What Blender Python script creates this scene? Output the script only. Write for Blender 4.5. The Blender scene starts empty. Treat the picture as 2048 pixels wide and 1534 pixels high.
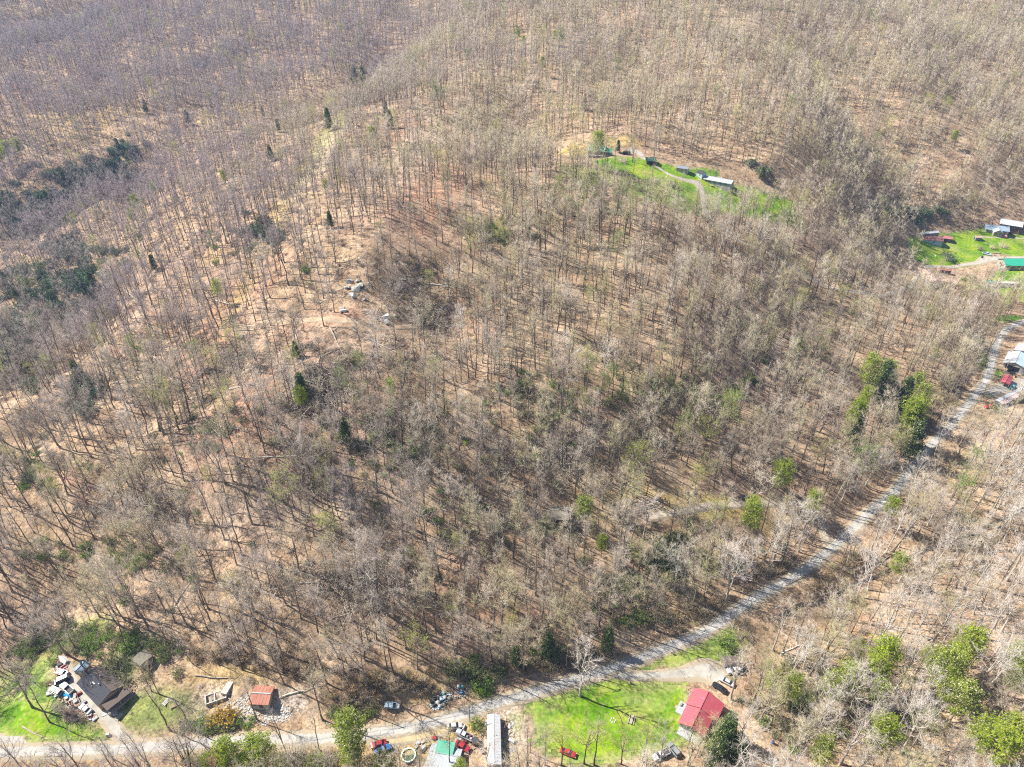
import bpy, math, random
import numpy as np
from mathutils import Vector, Matrix

random.seed(7)
RNG = np.random.default_rng(7)
scene = bpy.context.scene
COL = scene.collection

# ------------------------------------------------------------------ camera, sky, sun, exposure
CAM_H, FOC, PITCH = 205.0, 1421.0, math.radians(35.5)
cam_data = bpy.data.cameras.new('camera')
cam_data.sensor_width = 36.0
cam_data.sensor_fit = 'HORIZONTAL'
cam_data.lens = 36.0 * FOC / 2048.0
cam_data.clip_start = 1.0
cam_data.clip_end = 20000.0
cam = bpy.data.objects.new('camera', cam_data)
COL.objects.link(cam)
cam.location = (0, 0, CAM_H)
cam.rotation_euler = (math.pi / 2 - PITCH, 0, 0)
scene.camera = cam

SUN_EL, SUN_AZ = math.radians(46), math.atan2(0.36, -0.93)      # direction to the sun: left of the view and a little ahead
sun_dir = Vector((math.cos(SUN_EL) * math.cos(SUN_AZ), math.cos(SUN_EL) * math.sin(SUN_AZ), math.sin(SUN_EL)))
world = bpy.data.worlds.new('World')
scene.world = world
world.use_nodes = True
wn = world.node_tree
for n in list(wn.nodes):
    wn.nodes.remove(n)
sky = wn.nodes.new('ShaderNodeTexSky')
sky.sky_type = 'NISHITA'
sky.sun_disc = False
sky.sun_elevation = SUN_EL
sky.sun_rotation = math.pi / 2 - SUN_AZ
sky.altitude = 500
bg = wn.nodes.new('ShaderNodeBackground')
bg.inputs['Strength'].default_value = 0.06
wo = wn.nodes.new('ShaderNodeOutputWorld')
wn.links.new(sky.outputs[0], bg.inputs['Color'])
wn.links.new(bg.outputs[0], wo.inputs['Surface'])
sun_data = bpy.data.lights.new('sun', 'SUN')
sun_data.energy = 5.0
sun_data.angle = math.radians(0.5)
sun_data.color = (1.0, 0.955, 0.88)
sun = bpy.data.objects.new('sun', sun_data)
COL.objects.link(sun)
sun.rotation_euler = sun_dir.to_track_quat('Z', 'Y').to_euler()
scene.view_settings.view_transform = 'Standard'
scene.view_settings.look = 'None'
scene.view_settings.gamma = 1.0
scene.view_settings.use_curve_mapping = False
scene.view_settings.exposure = 1.25
scene.cycles.use_denoising = False
scene.cycles.pixel_filter_type = 'BLACKMAN_HARRIS'
scene.cycles.filter_width = 1.15
scene.cycles.max_bounces = 5
scene.cycles.diffuse_bounces = 2
scene.cycles.glossy_bounces = 2
scene.cycles.volume_bounces = 0
scene.cycles.transparent_max_bounces = 4

# ------------------------------------------------------------------ helpers
def rays(px, py):
    """unit view rays for pixels of the 2048 x 1534 frame"""
    px = np.atleast_1d(np.asarray(px, float)); py = np.atleast_1d(np.asarray(py, float))
    u = (px - 1024.0) / FOC; v = (py - 767.0) / FOC
    c, s = math.cos(PITCH), math.sin(PITCH)
    d = np.stack([u, c - v * s, -s - v * c], -1)
    return d / np.linalg.norm(d, axis=-1, keepdims=True)

def on_level(px, py, z):
    d = rays(px, py)
    t = (z - CAM_H) / d[:, 2]
    return d[:, 0] * t, d[:, 1] * t

def to_px(x, y, z):
    c, s = math.cos(PITCH), math.sin(PITCH)
    zz = np.asarray(z) - CAM_H
    dep = y * c - zz * s
    up = y * s + zz * c
    return 1024 + FOC * x / dep, 767 - FOC * up / dep, dep

def vnoise(x, y, seed=0):
    """smooth value noise in -1..1"""
    x = np.asarray(x, float); y = np.asarray(y, float)
    xi = np.floor(x).astype(np.int64); yi = np.floor(y).astype(np.int64)
    xf = x - xi; yf = y - yi
    xf = xf * xf * (3 - 2 * xf); yf = yf * yf * (3 - 2 * yf)
    def h(a, b):
        n = (a * 374761393 + b * 668265263 + seed * 974711) & 0x7fffffff
        n = ((n ^ (n >> 13)) * 1274126177) & 0x7fffffff
        return ((n ^ (n >> 16)) & 0xffff) / 32767.5 - 1.0
    return (h(xi, yi) * (1 - xf) + h(xi + 1, yi) * xf) * (1 - yf) + (h(xi, yi + 1) * (1 - xf) + h(xi + 1, yi + 1) * xf) * yf

def fbm(x, y, octv=4, seed=0):
    a, o, f = 1.0, 0.0, 1.0
    for k in range(octv):
        o = o + a * vnoise(x * f + 17.3 * k, y * f - 9.1 * k, seed + k)
        a *= 0.5; f *= 2.03
    return o

def tag(o, label=None, cat=None, group=None, kind=None):
    if label: o['label'] = label
    if cat: o['category'] = cat
    if group: o['group'] = group
    if kind: o['kind'] = kind
    return o

def link(name, data, parent=None):
    o = bpy.data.objects.new(name, data)
    COL.objects.link(o)
    if parent is not None: o.parent = parent
    return o

def empty(name, loc=(0, 0, 0), rz=0.0):
    o = link(name, None)
    o.location = loc
    o.rotation_euler = (0, 0, rz)
    o.empty_display_size = 0.5
    return o

def copy_tree(o, parent=None):
    c = o.copy()
    COL.objects.link(c)
    c.parent = parent
    for k in CHILDREN.get(o.name, ()):
        copy_tree(k, c)
    return c
CHILDREN = {}

class MB:
    """collects boxes, prisms, tubes; build() links them as one mesh object"""
    def __init__(s):
        s.v, s.f, s.m = [], [], []
    def quad(s, a, b, c, d, m=0):
        n = len(s.v); s.v += [a, b, c, d]; s.f.append((n, n + 1, n + 2, n + 3)); s.m.append(m); return s
    def poly(s, pts, m=0):
        n = len(s.v); s.v += list(pts); s.f.append(tuple(range(n, n + len(pts)))); s.m.append(m); return s
    def box(s, x0, y0, z0, x1, y1, z1, m=0):
        n = len(s.v)
        s.v += [(x0, y0, z0), (x1, y0, z0), (x1, y1, z0), (x0, y1, z0), (x0, y0, z1), (x1, y0, z1), (x1, y1, z1), (x0, y1, z1)]
        for f in ((0, 3, 2, 1), (4, 5, 6, 7), (0, 1, 5, 4), (1, 2, 6, 5), (2, 3, 7, 6), (3, 0, 4, 7)):
            s.f.append(tuple(n + k for k in f)); s.m.append(m)
        return s
    def prism(s, pts, z0, z1, m=0, mt=None):
        """vertical prism over a 2-D outline (counter-clockwise)"""
        n = len(s.v); k = len(pts)
        s.v += [(p[0], p[1], z0) for p in pts] + [(p[0], p[1], z1) for p in pts]
        s.f.append(tuple(n + k - 1 - i for i in range(k))); s.m.append(m)
        s.f.append(tuple(n + k + i for i in range(k))); s.m.append(m if mt is None else mt)
        for i in range(k):
            j = (i + 1) % k
            s.f.append((n + i, n + j, n + k + j, n + k + i)); s.m.append(m)
        return s
    def loft(s, rings, m=0, cap=True):
        """rings of equal count joined in order"""
        n = len(s.v); k = len(rings[0])
        for r in rings: s.v += [tuple(p) for p in r]
        for a in range(len(rings) - 1):
            for i in range(k):
                j = (i + 1) % k
                s.f.append((n + a * k + i, n + a * k + j, n + (a + 1) * k + j, n + (a + 1) * k + i)); s.m.append(m)
        if cap:
            s.f.append(tuple(n + k - 1 - i for i in range(k))); s.m.append(m)
            b = n + (len(rings) - 1) * k
            s.f.append(tuple(b + i for i in range(k))); s.m.append(m)
        return s
    def tube(s, p0, p1, r0, r1=None, n=6, m=0):
        r1 = r0 if r1 is None else r1
        p0 = Vector(p0); p1 = Vector(p1); d = (p1 - p0).normalized()
        a = d.orthogonal().normalized(); b = d.cross(a)
        ring = lambda p, r: [tuple(p + a * (r * math.cos(2 * math.pi * i / n)) + b * (r * math.sin(2 * math.pi * i / n))) for i in range(n)]
        return s.loft([ring(p0, r0), ring(p1, r1)], m)
    def slab(s, a, b, c, d, t, m=0):
        """quad a b c d (counter-clockwise from above) given thickness t downwards"""
        low = lambda p: (p[0], p[1], p[2] - t)
        n = len(s.v)
        s.v += [a, b, c, d, low(a), low(b), low(c), low(d)]
        for f in ((0, 1, 2, 3), (7, 6, 5, 4), (4, 5, 1, 0), (5, 6, 2, 1), (6, 7, 3, 2), (7, 4, 0, 3)):
            s.f.append(tuple(n + k for k in f)); s.m.append(m)
        return s
    def mesh(s, name, mats, smooth=False):
        me = bpy.data.meshes.new(name)
        me.from_pydata(s.v, [], s.f)
        for m in (mats if isinstance(mats, (list, tuple)) else [mats]): me.materials.append(m)
        if any(s.m): me.polygons.foreach_set('material_index', s.m)
        if smooth: me.polygons.foreach_set('use_smooth', [True] * len(s.f))
        me.update()
        return me
    def build(s, name, mats, parent=None, smooth=False):
        o = link(name, s.mesh(name, mats, smooth), parent)
        if parent is not None: CHILDREN.setdefault(parent.name, []).append(o)
        return o

def tri_mesh(name, V, F, mats, mi=None, smooth=False):
    me = bpy.data.meshes.new(name)
    V = np.asarray(V, np.float32); F = np.asarray(F, np.int32); k = F.shape[1]
    me.vertices.add(len(V)); me.vertices.foreach_set('co', V.ravel())
    me.loops.add(F.size); me.loops.foreach_set('vertex_index', F.ravel())
    me.polygons.add(len(F))
    me.polygons.foreach_set('loop_start', np.arange(0, F.size, k, dtype=np.int32))
    me.polygons.foreach_set('loop_total', np.full(len(F), k, np.int32))
    for m in (mats if isinstance(mats, (list, tuple)) else [mats]): me.materials.append(m)
    if mi is not None: me.polygons.foreach_set('material_index', np.asarray(mi, np.int32))
    if smooth: me.polygons.foreach_set('use_smooth', np.ones(len(F), bool))
    me.update(calc_edges=True)
    return me

# ------------------------------------------------------------------ materials
MATS = {}
def nodes_of(name):
    m = bpy.data.materials.new(name); m.use_nodes = True
    nt = m.node_tree; p = nt.nodes['Principled BSDF']
    MATS[name] = m
    return m, nt, p
def N(nt, t, **kw):
    n = nt.nodes.new(t)
    for k, v in kw.items():
        if k.startswith('i_'): n.inputs[k[2:].replace('_', ' ')].default_value = v
        else: setattr(n, k, v)
    return n
def noise(nt, scale, detail=3, rough=0.6, coord='Object', vec=None):
    n = N(nt, 'ShaderNodeTexNoise'); n.inputs['Scale'].default_value = scale
    n.inputs['Detail'].default_value = detail; n.inputs['Roughness'].default_value = rough
    if vec is None:
        tc = N(nt, 'ShaderNodeTexCoord'); vec = tc.outputs[coord]
    nt.links.new(vec, n.inputs['Vector'])
    return n.outputs['Fac']
def ramp(nt, fac, stops):
    r = N(nt, 'ShaderNodeValToRGB')
    el = r.color_ramp.elements
    while len(el) < len(stops): el.new(0.5)
    for e, (p, c) in zip(el, stops):
        e.position = p; e.color = (c[0], c[1], c[2], 1)
    nt.links.new(fac, r.inputs['Fac'])
    return r.outputs['Color']
def mix(nt, fac, a, b, mode='MIX'):
    m = N(nt, 'ShaderNodeMix', data_type='RGBA', blend_type=mode)
    for sock, v in ((0, fac), (6, a), (7, b)):
        if isinstance(v, (int, float)): m.inputs[sock].default_value = v
        elif isinstance(v, tuple): m.inputs[sock].default_value = (v[0], v[1], v[2], 1)
        else: nt.links.new(v, m.inputs[sock])
    return m.outputs[2]
def bump(nt, p, fac, strength=0.5, dist=0.1):
    b = N(nt, 'ShaderNodeBump'); b.inputs['Strength'].default_value = strength; b.inputs['Distance'].default_value = dist
    nt.links.new(fac, b.inputs['Height']); nt.links.new(b.outputs[0], p.inputs['Normal'])

def mat(name, col, rough=0.75, var=0.18, scale=1.5, metal=0.0, col2=None, spec=0.3, bmp=0.0, coord='Object'):
    """a plain surface with uneven tone and wear"""
    if name in MATS: return MATS[name]
    m, nt, p = nodes_of(name)
    f = noise(nt, scale, 5, 0.65, coord)
    c2 = col2 or tuple(max(0, c * (1 - 2.2 * var)) for c in col)
    c1 = tuple(min(1, c * (1 + var)) for c in col)
    nt.links.new(ramp(nt, f, [(0.32, c2), (0.55, col), (0.75, c1)]), p.inputs['Base Color'])
    p.inputs['Roughness'].default_value = rough
    p.inputs['Metallic'].default_value = metal
    p.inputs['Specular IOR Level'].default_value = spec
    if bmp: bump(nt, p, noise(nt, scale * 6, 4), bmp, 0.05)
    return m

def roof_mat(name, col, stain, rust=0.0, rough=0.45, gap=0.4, axis=0):
    """ribbed sheet metal: ribs across local x, streaks of rust or dirt"""
    if name in MATS: return MATS[name]
    m, nt, p = nodes_of(name)
    tc = N(nt, 'ShaderNodeTexCoord')
    mp = N(nt, 'ShaderNodeMapping'); mp.inputs['Scale'].default_value = (1.6, 0.35, 0.35) if axis == 0 else (0.35, 1.6, .35)
    nt.links.new(tc.outputs['Object'], mp.inputs['Vector'])
    f = noise(nt, 1.0, 6, 0.7, vec=mp.outputs[0])
    f2 = noise(nt, 0.5, 4, 0.6)
    a = mix(nt, f2, tuple(c * 0.88 for c in col), tuple(min(1, c * 1.1) for c in col))
    r = ramp(nt, f, [(0.62 - 0.35 * rust, (0, 0, 0)), (0.78 - 0.25 * rust, (1, 1, 1))])
    nt.links.new(mix(nt, r, a, stain), p.inputs['Base Color'])
    p.inputs['Roughness'].default_value = rough
    w = N(nt, 'ShaderNodeTexWave', bands_direction='X' if axis == 0 else 'Y'); w.inputs['Scale'].default_value = 1 / gap * 0.314
    nt.links.new(tc.outputs['Object'], w.inputs['Vector'])
    bump(nt, p, w.outputs['Fac'], 0.12, 0.03)
    return m
# ------------------------------------------------------------------ terrain: heights known at points of the place, smoothed between
ROAD_PX = [(-260, 1530), (-120, 1518), (0, 1506), (60, 1503), (171, 1501), (270, 1496), (366, 1490), (488, 1481), (572, 1479), (694, 1474), (760, 1465), (816, 1456), (880, 1442),
           (938, 1425), (1000, 1404), (1082, 1381), (1164, 1356), (1246, 1330), (1328, 1298), (1410, 1264), (1481, 1216), (1535, 1183), (1583, 1158), (1625, 1128),
           (1670, 1091), (1705, 1058), (1745, 1020), (1791, 981), (1824, 936), (1856, 897), (1889, 864), (1921, 828), (1950, 792), (1969, 765), (1982, 730),
           (1990, 695), (2004, 668), (2026, 652), (2060, 641), (2120, 632), (2250, 625)]
HEIGHTS = [(-60, 1540, 0), (500, 1560, 0), (1024, 1560, -0.5), (1500, 1560, -1), (2100, 1560, 3), (300, 1500, 0), (700, 1500, 0), (1050, 1480, 0), (1300, 1440, 0), (1500, 1380, 0),
           (190, 1380, 1.5), (120, 1420, 0.5), (350, 1420, 1.5), (480, 1400, 1.5), (520, 1380, 2), (760, 1410, 2.5), (880, 1400, 1), (1150, 1420, -0.3), (1430, 1440, -0.5),
           (1700, 1300, -2), (1900, 1250, 1), (2000, 1400, 4), (1750, 1170, -4), (1950, 1080, -4), (2048, 950, -2), (1800, 1450, 1), (1600, 1200, -3), (1640, 1210, -4.5),
           (0, 1250, 3), (100, 1100, 12), (60, 1300, 1.5), (250, 1270, 6), (400, 1300, 6), (600, 1300, 9), (600, 1200, 16), (850, 1330, 5), (300, 1100, 20), (500, 1000, 32), (350, 900, 36), (100, 900, 25),
           (600, 880, 45), (700, 780, 52), (640, 640, 60), (770, 640, 59), (720, 560, 63), (900, 1200, 14), (1000, 1300, 5), (1100, 1250, 7), (900, 1050, 25), (850, 900, 38),
           (1000, 1000, 24), (1120, 1035, 17), (1270, 1015, 16), (1400, 1005, 14), (1500, 1000, 10), (1600, 1010, 5), (1300, 1150, 8), (1450, 1120, 4), (1600, 1080, 2), (1200, 920, 25), (1350, 880, 24), (1080, 810, 42),
           (1300, 720, 41), (1500, 900, 18), (1500, 780, 28), (1650, 820, 16), (1750, 820, 10), (1850, 800, 5), (1700, 680, 19), (1880, 680, 6), (1500, 600, 33), (1650, 590, 22), (1780, 590, 9), (1850, 570, 4),
           (1150, 600, 51), (950, 600, 55), (950, 480, 63), (1150, 450, 60), (1250, 400, 63), (1300, 370, 64), (1440, 370, 58), (1560, 400, 50), (1195, 305, 68), (1330, 325, 65), (1700, 440, 32),
           (650, 470, 68), (800, 420, 70), (850, 320, 69), (850, 230, 71), (700, 300, 64), (1000, 300, 64), (560, 330, 52), (500, 450, 55), (420, 560, 48), (300, 700, 36), (250, 560, 26), (350, 400, 38),
           (0, 750, 10), (0, 620, 3), (100, 640, 6), (0, 520, 6), (130, 450, 14), (200, 400, 17), (300, 340, 24), (40, 400, 14), (0, 300, 30), (200, 280, 33), (450, 230, 44), (200, 180, 42), (600, 180, 50), (700, 130, 55), (780, 80, 60),
           (0, 100, 52), (200, 50, 62), (500, 60, 66), (900, 160, 72), (1000, 100, 80), (1000, 20, 92), (700, 10, 78), (300, 5, 72), (1060, 250, 66), (1250, 260, 72), (1300, 150, 82), (1500, 100, 90), (1500, 10, 106), (1550, 300, 68),
           (1700, 350, 50), (1800, 250, 56), (1800, 120, 80), (2040, 100, 72), (2040, 10, 92), (2048, 250, 46), (1950, 370, 27), (1830, 430, 14), (1950, 430, 11),
           (1860, 490, 5.5), (1920, 470, 6), (2010, 465, 6.5), (1880, 530, 4), (1980, 520, 3), (2040, 540, 2.5), (1920, 560, 3), (2020, 590, 2), (1960, 620, 1), (2020, 720, 0), (2030, 800, -1), (1990, 850, -2)]
EXTRA = [(-400, 60, 0), (400, 60, 5), (0, 20, 0), (-700, 300, 20), (-1100, 700, 60), (900, 250, 20), (1200, 600, 60), (-900, 1400, 130), (0, 1500, 150), (900, 1400, 150), (-1500, 1500, 170), (1500, 1300, 170),
         (-300, 1300, 105), (400, 1250, 135), (-1600, 200, 60), (1700, 300, 80), (0, -200, -5), (-900, -200, 0), (900, -200, 10)]

hp = np.array(HEIGHTS, float)
hx, hy = on_level(hp[:, 0], hp[:, 1], hp[:, 2])
rp = np.array(ROAD_PX, float)
RZ = np.interp(np.arange(len(rp)), [0, 22, len(rp) - 1], [0, 0, 1.0])
rx, ry = on_level(rp[:, 0], rp[:, 1], RZ)
ex = np.array(EXTRA, float)
cx = np.concatenate([hx, rx, ex[:, 0]]); cy = np.concatenate([hy, ry, ex[:, 1]]); cz = np.concatenate([hp[:, 2], RZ, ex[:, 2]])
S_ = 100.0
def _tps(r2): return 0.5 * r2 * np.log(r2 + 1e-9)
A = np.stack([cx, cy], -1) / S_
K = _tps(((A[:, None] - A[None]) ** 2).sum(-1)) + np.eye(len(A)) * 0.02
Pm = np.concatenate([np.ones((len(A), 1)), A], 1)
M_ = np.block([[K, Pm], [Pm.T, np.zeros((3, 3))]])
sol = np.linalg.solve(M_, np.concatenate([cz, np.zeros(3)]))
def tps(x, y):
    q = np.stack([x, y], -1).reshape(-1, 2) / S_
    out = np.empty(len(q))
    for i in range(0, len(q), 20000):
        b = q[i:i + 20000]
        r2 = ((b[:, None] - A[None]) ** 2).sum(-1)
        out[i:i + 20000] = _tps(r2) @ sol[:-3] + sol[-3] + b @ sol[-2:]
    return out.reshape(np.shape(x))

def grow(a, b, step, k, lim):
    o = [a]
    while o[-1] < b:
        o.append(o[-1] + step); step = min(step * k, lim)
    return o
xr = list(np.arange(0, 340, 2.6)) + grow(340, 1500, 2.8, 1.012, 9) + grow(1510, 7000, 30, 1.25, 900)[1:]
GX = np.array(sorted(set([-v for v in xr] + xr)))
GY = np.array([-5000, -3000, -1800, -1000, -600, -400, -250, -150, -100, -60, -30, -10, 10, 25, 40, 50, 60] + list(np.arange(66, 520, 2.6)) + grow(520, 1300, 2.8, 1.01, 7) + grow(1310, 9000, 30, 1.25, 900)[1:])
XX, YY = np.meshgrid(GX, GY)
HX, HY = np.clip(XX, -1650, 1750), np.clip(YY, -250, 1600)
ZZ = tps(HX, HY)
far = np.hypot(XX - HX, YY - HY)
ZZ = ZZ + np.clip(far, 0, 1500) * 0.10 * (YY > 300) + fbm(XX / 400, YY / 400, 3, 5) * np.clip(far / 20, 0, 40)

# flat places keep their shape: the road, the yards
def dist_poly(x, y, X, Y):
    """distance to a polyline and the nearest parameter"""
    best = np.full(np.shape(x), 1e9); par = np.zeros(np.shape(x))
    for i in range(len(X) - 1):
        dx, dy = X[i + 1] - X[i], Y[i + 1] - Y[i]
        t = np.clip(((x - X[i]) * dx + (y - Y[i]) * dy) / (dx * dx + dy * dy), 0, 1)
        d = np.hypot(x - X[i] - t * dx, y - Y[i] - t * dy)
        par = np.where(d < best, i + t, par); best = np.minimum(best, d)
    return best, par
def smooth_line(X, Y, Z, n):
    """Catmull-Rom through the points"""
    P = np.stack([X, Y, Z], -1); P = np.concatenate([[2 * P[0] - P[1]], P, [2 * P[-1] - P[-2]]])
    o = []
    for i in range(1, len(P) - 2):
        for t in np.arange(0, 1, 1 / n):
            o.append(0.5 * ((2 * P[i]) + (-P[i - 1] + P[i + 1]) * t + (2 * P[i - 1] - 5 * P[i] + 4 * P[i + 1] - P[i + 2]) * t * t + (-P[i - 1] + 3 * P[i] - 3 * P[i + 1] + P[i + 2]) * t ** 3))
    o.append(P[-2])
    return np.array(o)
ROAD = smooth_line(rx, ry, RZ, 4)
rd, rpar = dist_poly(XX, YY, rx, ry)
YARDS = [(x, y, r) for (a, b, z, r) in [(180, 1390, 1.2, 26), (500, 1395, 1.5, 24), (900, 1490, 0, 26), (1000, 1490, 0, 20), (1230, 1430, 0, 34), (1400, 1420, -.3, 26), (1440, 370, 58, 26), (1300, 320, 66, 24), (1195, 300, 68, 18),
          (1860, 490, 5.5, 26), (1960, 500, 5, 34), (2020, 540, 3, 26), (1900, 560, 3, 24), (2020, 750, 0, 26), (1400, 1005, 14, 24), (1120, 1030, 17, 12)] for x, y in [tuple(v[0] for v in on_level(a, b, z))] for _ in (0,)]
flat = np.clip((rd - 5) / 14, 0, 1)
for x, y, r in YARDS:
    flat = np.minimum(flat, np.clip((np.hypot(XX - x, YY - y) - r * .7) / 15, 0, 1))
relief = fbm(XX / 75, YY / 75, 3, 21) * 4.2 - np.abs(fbm(XX / 130 + 3, YY / 130, 2, 33)) * 7.0 + 3.0 + fbm(XX / 17, YY / 17, 3, 3) * 0.9 + fbm(XX / 6.5, YY / 6.5, 2, 71) * .28
ZZ = ZZ + relief * flat
GULLIES = [([(0, 480), (70, 425), (130, 385), (210, 365), (270, 355), (330, 385)], 20, 24), ([(600, 250), (650, 215), (710, 175), (780, 110), (830, 70)], 24, 30), ([(-40, 800), (30, 720), (110, 650), (180, 590), (230, 520)], 24, 30), ([(700, 1060), (660, 960), (640, 880), (610, 800), (590, 740)], 8, 15),
           ([(880, 700), (870, 630), (830, 580), (790, 540)], 5, 12), ([(1290, 960), (1340, 900), (1440, 830), (1520, 740), (1570, 650)], 7, 15), ([(120, 800), (60, 850), (0, 920), (-60, 960)], 8, 16), ([(350, 100), (420, 130), (470, 110), (520, 70)], 9, 20), ([(1000, 330), (1080, 290), (1040, 220), (1000, 170)], 9, 24),
           ([(1850, 425), (1760, 330), (1700, 240), (1660, 150), (1640, 60)], 10, 30), ([(1240, 240), (1280, 180), (1290, 110), (1330, 40)], 8, 24), ([(500, 1120), (420, 1040), (330, 960), (260, 860), (250, 790)], 6, 16), ([(900, 1330), (880, 1240), (840, 1150), (800, 1060)], 4, 12), ([(-20, 90), (60, 50), (140, 30), (220, 8)], 22, 45), ([(2048, 1040), (1960, 1068), (1850, 1105), (1760, 1150), (1690, 1180), (1610, 1210)], 1.8, 9)]
for gp, gdep, gwid in GULLIES:
    zg = griddata_z = None
    gx_, gy_ = [], []
    for (a, b) in gp:
        # first hit of the view ray with the smooth terrain
        dd = rays([a], [b])[0]; t = 80.0
        while t < 3000:
            x_, y_, z_ = dd[0] * t, dd[1] * t, CAM_H + dd[2] * t
            i_ = min(max(np.searchsorted(GX, x_) - 1, 0), len(GX) - 2); j_ = min(max(np.searchsorted(GY, y_) - 1, 0), len(GY) - 2)
            if z_ <= ZZ[j_, i_]: break
            t += 2.0
        gx_.append(x_); gy_.append(y_)
    gd, gpar = dist_poly(XX, YY, gx_, gy_)
    gd = gd + 4 * fbm(XX / 25, YY / 25, 2, 90)
    endf = np.clip(gpar / .8, 0.2, 1) * np.clip((len(gp) - 1 - gpar) / .8, 0.2, 1)
    ZZ = ZZ - gdep * endf * np.exp(-(np.maximum(gd, 0) / gwid) ** 1.6) * flat
rz = np.interp(rpar, np.arange(len(RZ)), RZ)
w = np.clip((rd - 3.6) / 9, 0, 1); w = w * w * (3 - 2 * w)
ZZ = rz * (1 - w) + ZZ * w

def H(x, y):
    x = np.asarray(x, float); y = np.asarray(y, float)
    i = np.clip(np.searchsorted(GX, x) - 1, 0, len(GX) - 2); j = np.clip(np.searchsorted(GY, y) - 1, 0, len(GY) - 2)
    u = (x - GX[i]) / (GX[i + 1] - GX[i]); v = (y - GY[j]) / (GY[j + 1] - GY[j])
    return (ZZ[j, i] * (1 - u) + ZZ[j, i + 1] * u) * (1 - v) + (ZZ[j + 1, i] * (1 - u) + ZZ[j + 1, i + 1] * u) * v

def on_ground(px, py, h=0.0):
    """where the place seen at these pixels stands (h metres above the ground)"""
    d = rays(px, py); n = len(d)
    t = np.full(n, 60.0); done = np.zeros(n, bool)
    prev = t.copy()
    for _ in range(1500):
        x, y, z = d[:, 0] * t, d[:, 1] * t, CAM_H + d[:, 2] * t
        gap = z - H(x, y) - h
        done |= gap <= 0
        if done.all() or t.min() > 2600: break
        prev = np.where(done, prev, t)
        t = np.where(done, t, t + np.maximum(0.4, np.clip(gap * 0.35, 0.4, 12)))
    lo, hi = prev, t
    for _ in range(14):
        m = (lo + hi) / 2
        g = CAM_H + d[:, 2] * m - H(d[:, 0] * m, d[:, 1] * m) - h
        lo = np.where(g > 0, m, lo); hi = np.where(g > 0, hi, m)
    return np.stack([d[:, 0] * hi, d[:, 1] * hi, CAM_H + d[:, 2] * hi], -1)
def G(px, py, h=0.0):
    return Vector(on_ground([px], [py], h)[0])

# ------------------------------------------------------------------ what grows where, painted as weights on the ground sheet
def blob_weight(blobs, x, y, jag=0.35):
    out = np.zeros(np.shape(x))
    for (px, py, rpx, rpy, a) in blobs:
        c = G(px, py); e = G(px + rpx, py); f = G(px, py - rpy)
        sx = max(3, abs(e.x - c.x)); sy = max(3, abs(f.y - c.y))
        q = np.hypot((x - c.x) / sx, (y - c.y) / sy) + jag * fbm(x / 9, y / 9, 3, 40)
        out = np.maximum(out, a * np.clip((1.25 - q) / 0.5, 0, 1))
    return out
def in_poly(x, y, poly):
    c = np.zeros(np.shape(x), bool)
    n = len(poly); j = n - 1
    for i in range(n):
        xi, yi = poly[i]; xj, yj = poly[j]
        k = ((yi > y) != (yj > y)) & (x < (xj - xi) * (y - yi) / (yj - yi + 1e-12) + xi)
        c ^= k; j = i
    return c
LAWN_PX = {
    'house_lawn': [(1052, 1400), (1130, 1375), (1240, 1352), (1300, 1358), (1375, 1374), (1372, 1440), (1385, 1475), (1330, 1505), (1150, 1534), (1080, 1500), (1060, 1440)],
    'roadside_lawn': [(1268, 1342), (1345, 1305), (1430, 1262), (1462, 1262), (1468, 1300), (1450, 1326), (1400, 1330), (1310, 1340)],
    'hollow_lawn': [(1815, 475), (1850, 466), (1935, 462), (1970, 452), (2048, 468), (2060, 500), (2060, 606), (2010, 596), (1945, 578), (1975, 560), (1985, 545), (2048, 520), (1990, 505), (1960, 530), (1850, 531), (1820, 510)],
    'meadow': [(1310, 322), (1350, 332), (1400, 350), (1450, 366), (1520, 380), (1590, 400), (1585, 430), (1500, 436), (1400, 415), (1340, 385), (1230, 345), (1180, 325), (1250, 312)],
    'farmyard_grass': [(-40, 1340), (60, 1390), (110, 1420), (190, 1460), (205, 1486), (60, 1486), (-40, 1470)],
}
LAWNS = {k: [tuple(v[:2]) for v in on_ground([p[0] for p in pts], [p[1] for p in pts])] for k, pts in LAWN_PX.items()}
GREEN = [(40, 1400, 90, 60, .9), (240, 1340, 40, 40, .75), (300, 1420, 80, 45, .7), (100, 1460, 110, 30, .9), (150, 1270, 60, 25, .6), (270, 1290, 40, 25, .8), (965, 1375, 22, 22, .8),
         (1420, 1290, 60, 30, .8), (1270, 340, 60, 18, .7), (1180, 350, 80, 22, .5), (1330, 390, 90, 25, .8), (1550, 420, 60, 25, .8), (1390, 345, 50, 10, 1), (1700, 1130, 20, 15, .2), (1450, 1290, 40, 50, .8),
         (1960, 710, 10, 60, .9), (2030, 640, 40, 8, 1), (1100, 1045, 22, 8, .7), (950, 450, 60, 25, .35), (1030, 1440, 25, 25, .4), (1190, 310, 30, 12, .4), (1000, 1500, 20, 40, .25), (680, 230, 20, 25, .3)]
YELLOW = [(1150, 300, 40, 12, 1), (1240, 285, 50, 10, .8), (1400, 1014, 150, 24, .9), (1180, 1030, 60, 14, .5), (790, 1480, 140, 22, .6), (880, 1465, 90, 14, .9), (470, 1350, 80, 25, .6), (1700, 1290, 90, 30, .5), (450, 500, 40, 12, .3),
          (1590, 1020, 60, 20, .5), (1600, 390, 40, 12, .5), (840, 1370, 60, 25, .5), (1900, 640, 40, 12, .3), (650, 290, 22, 60, .6), (680, 350, 20, 30, .5), (150, 230, 90, 20, .4), (450, 230, 60, 20, .5), (1850, 560, 70, 12, .5)]
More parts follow.
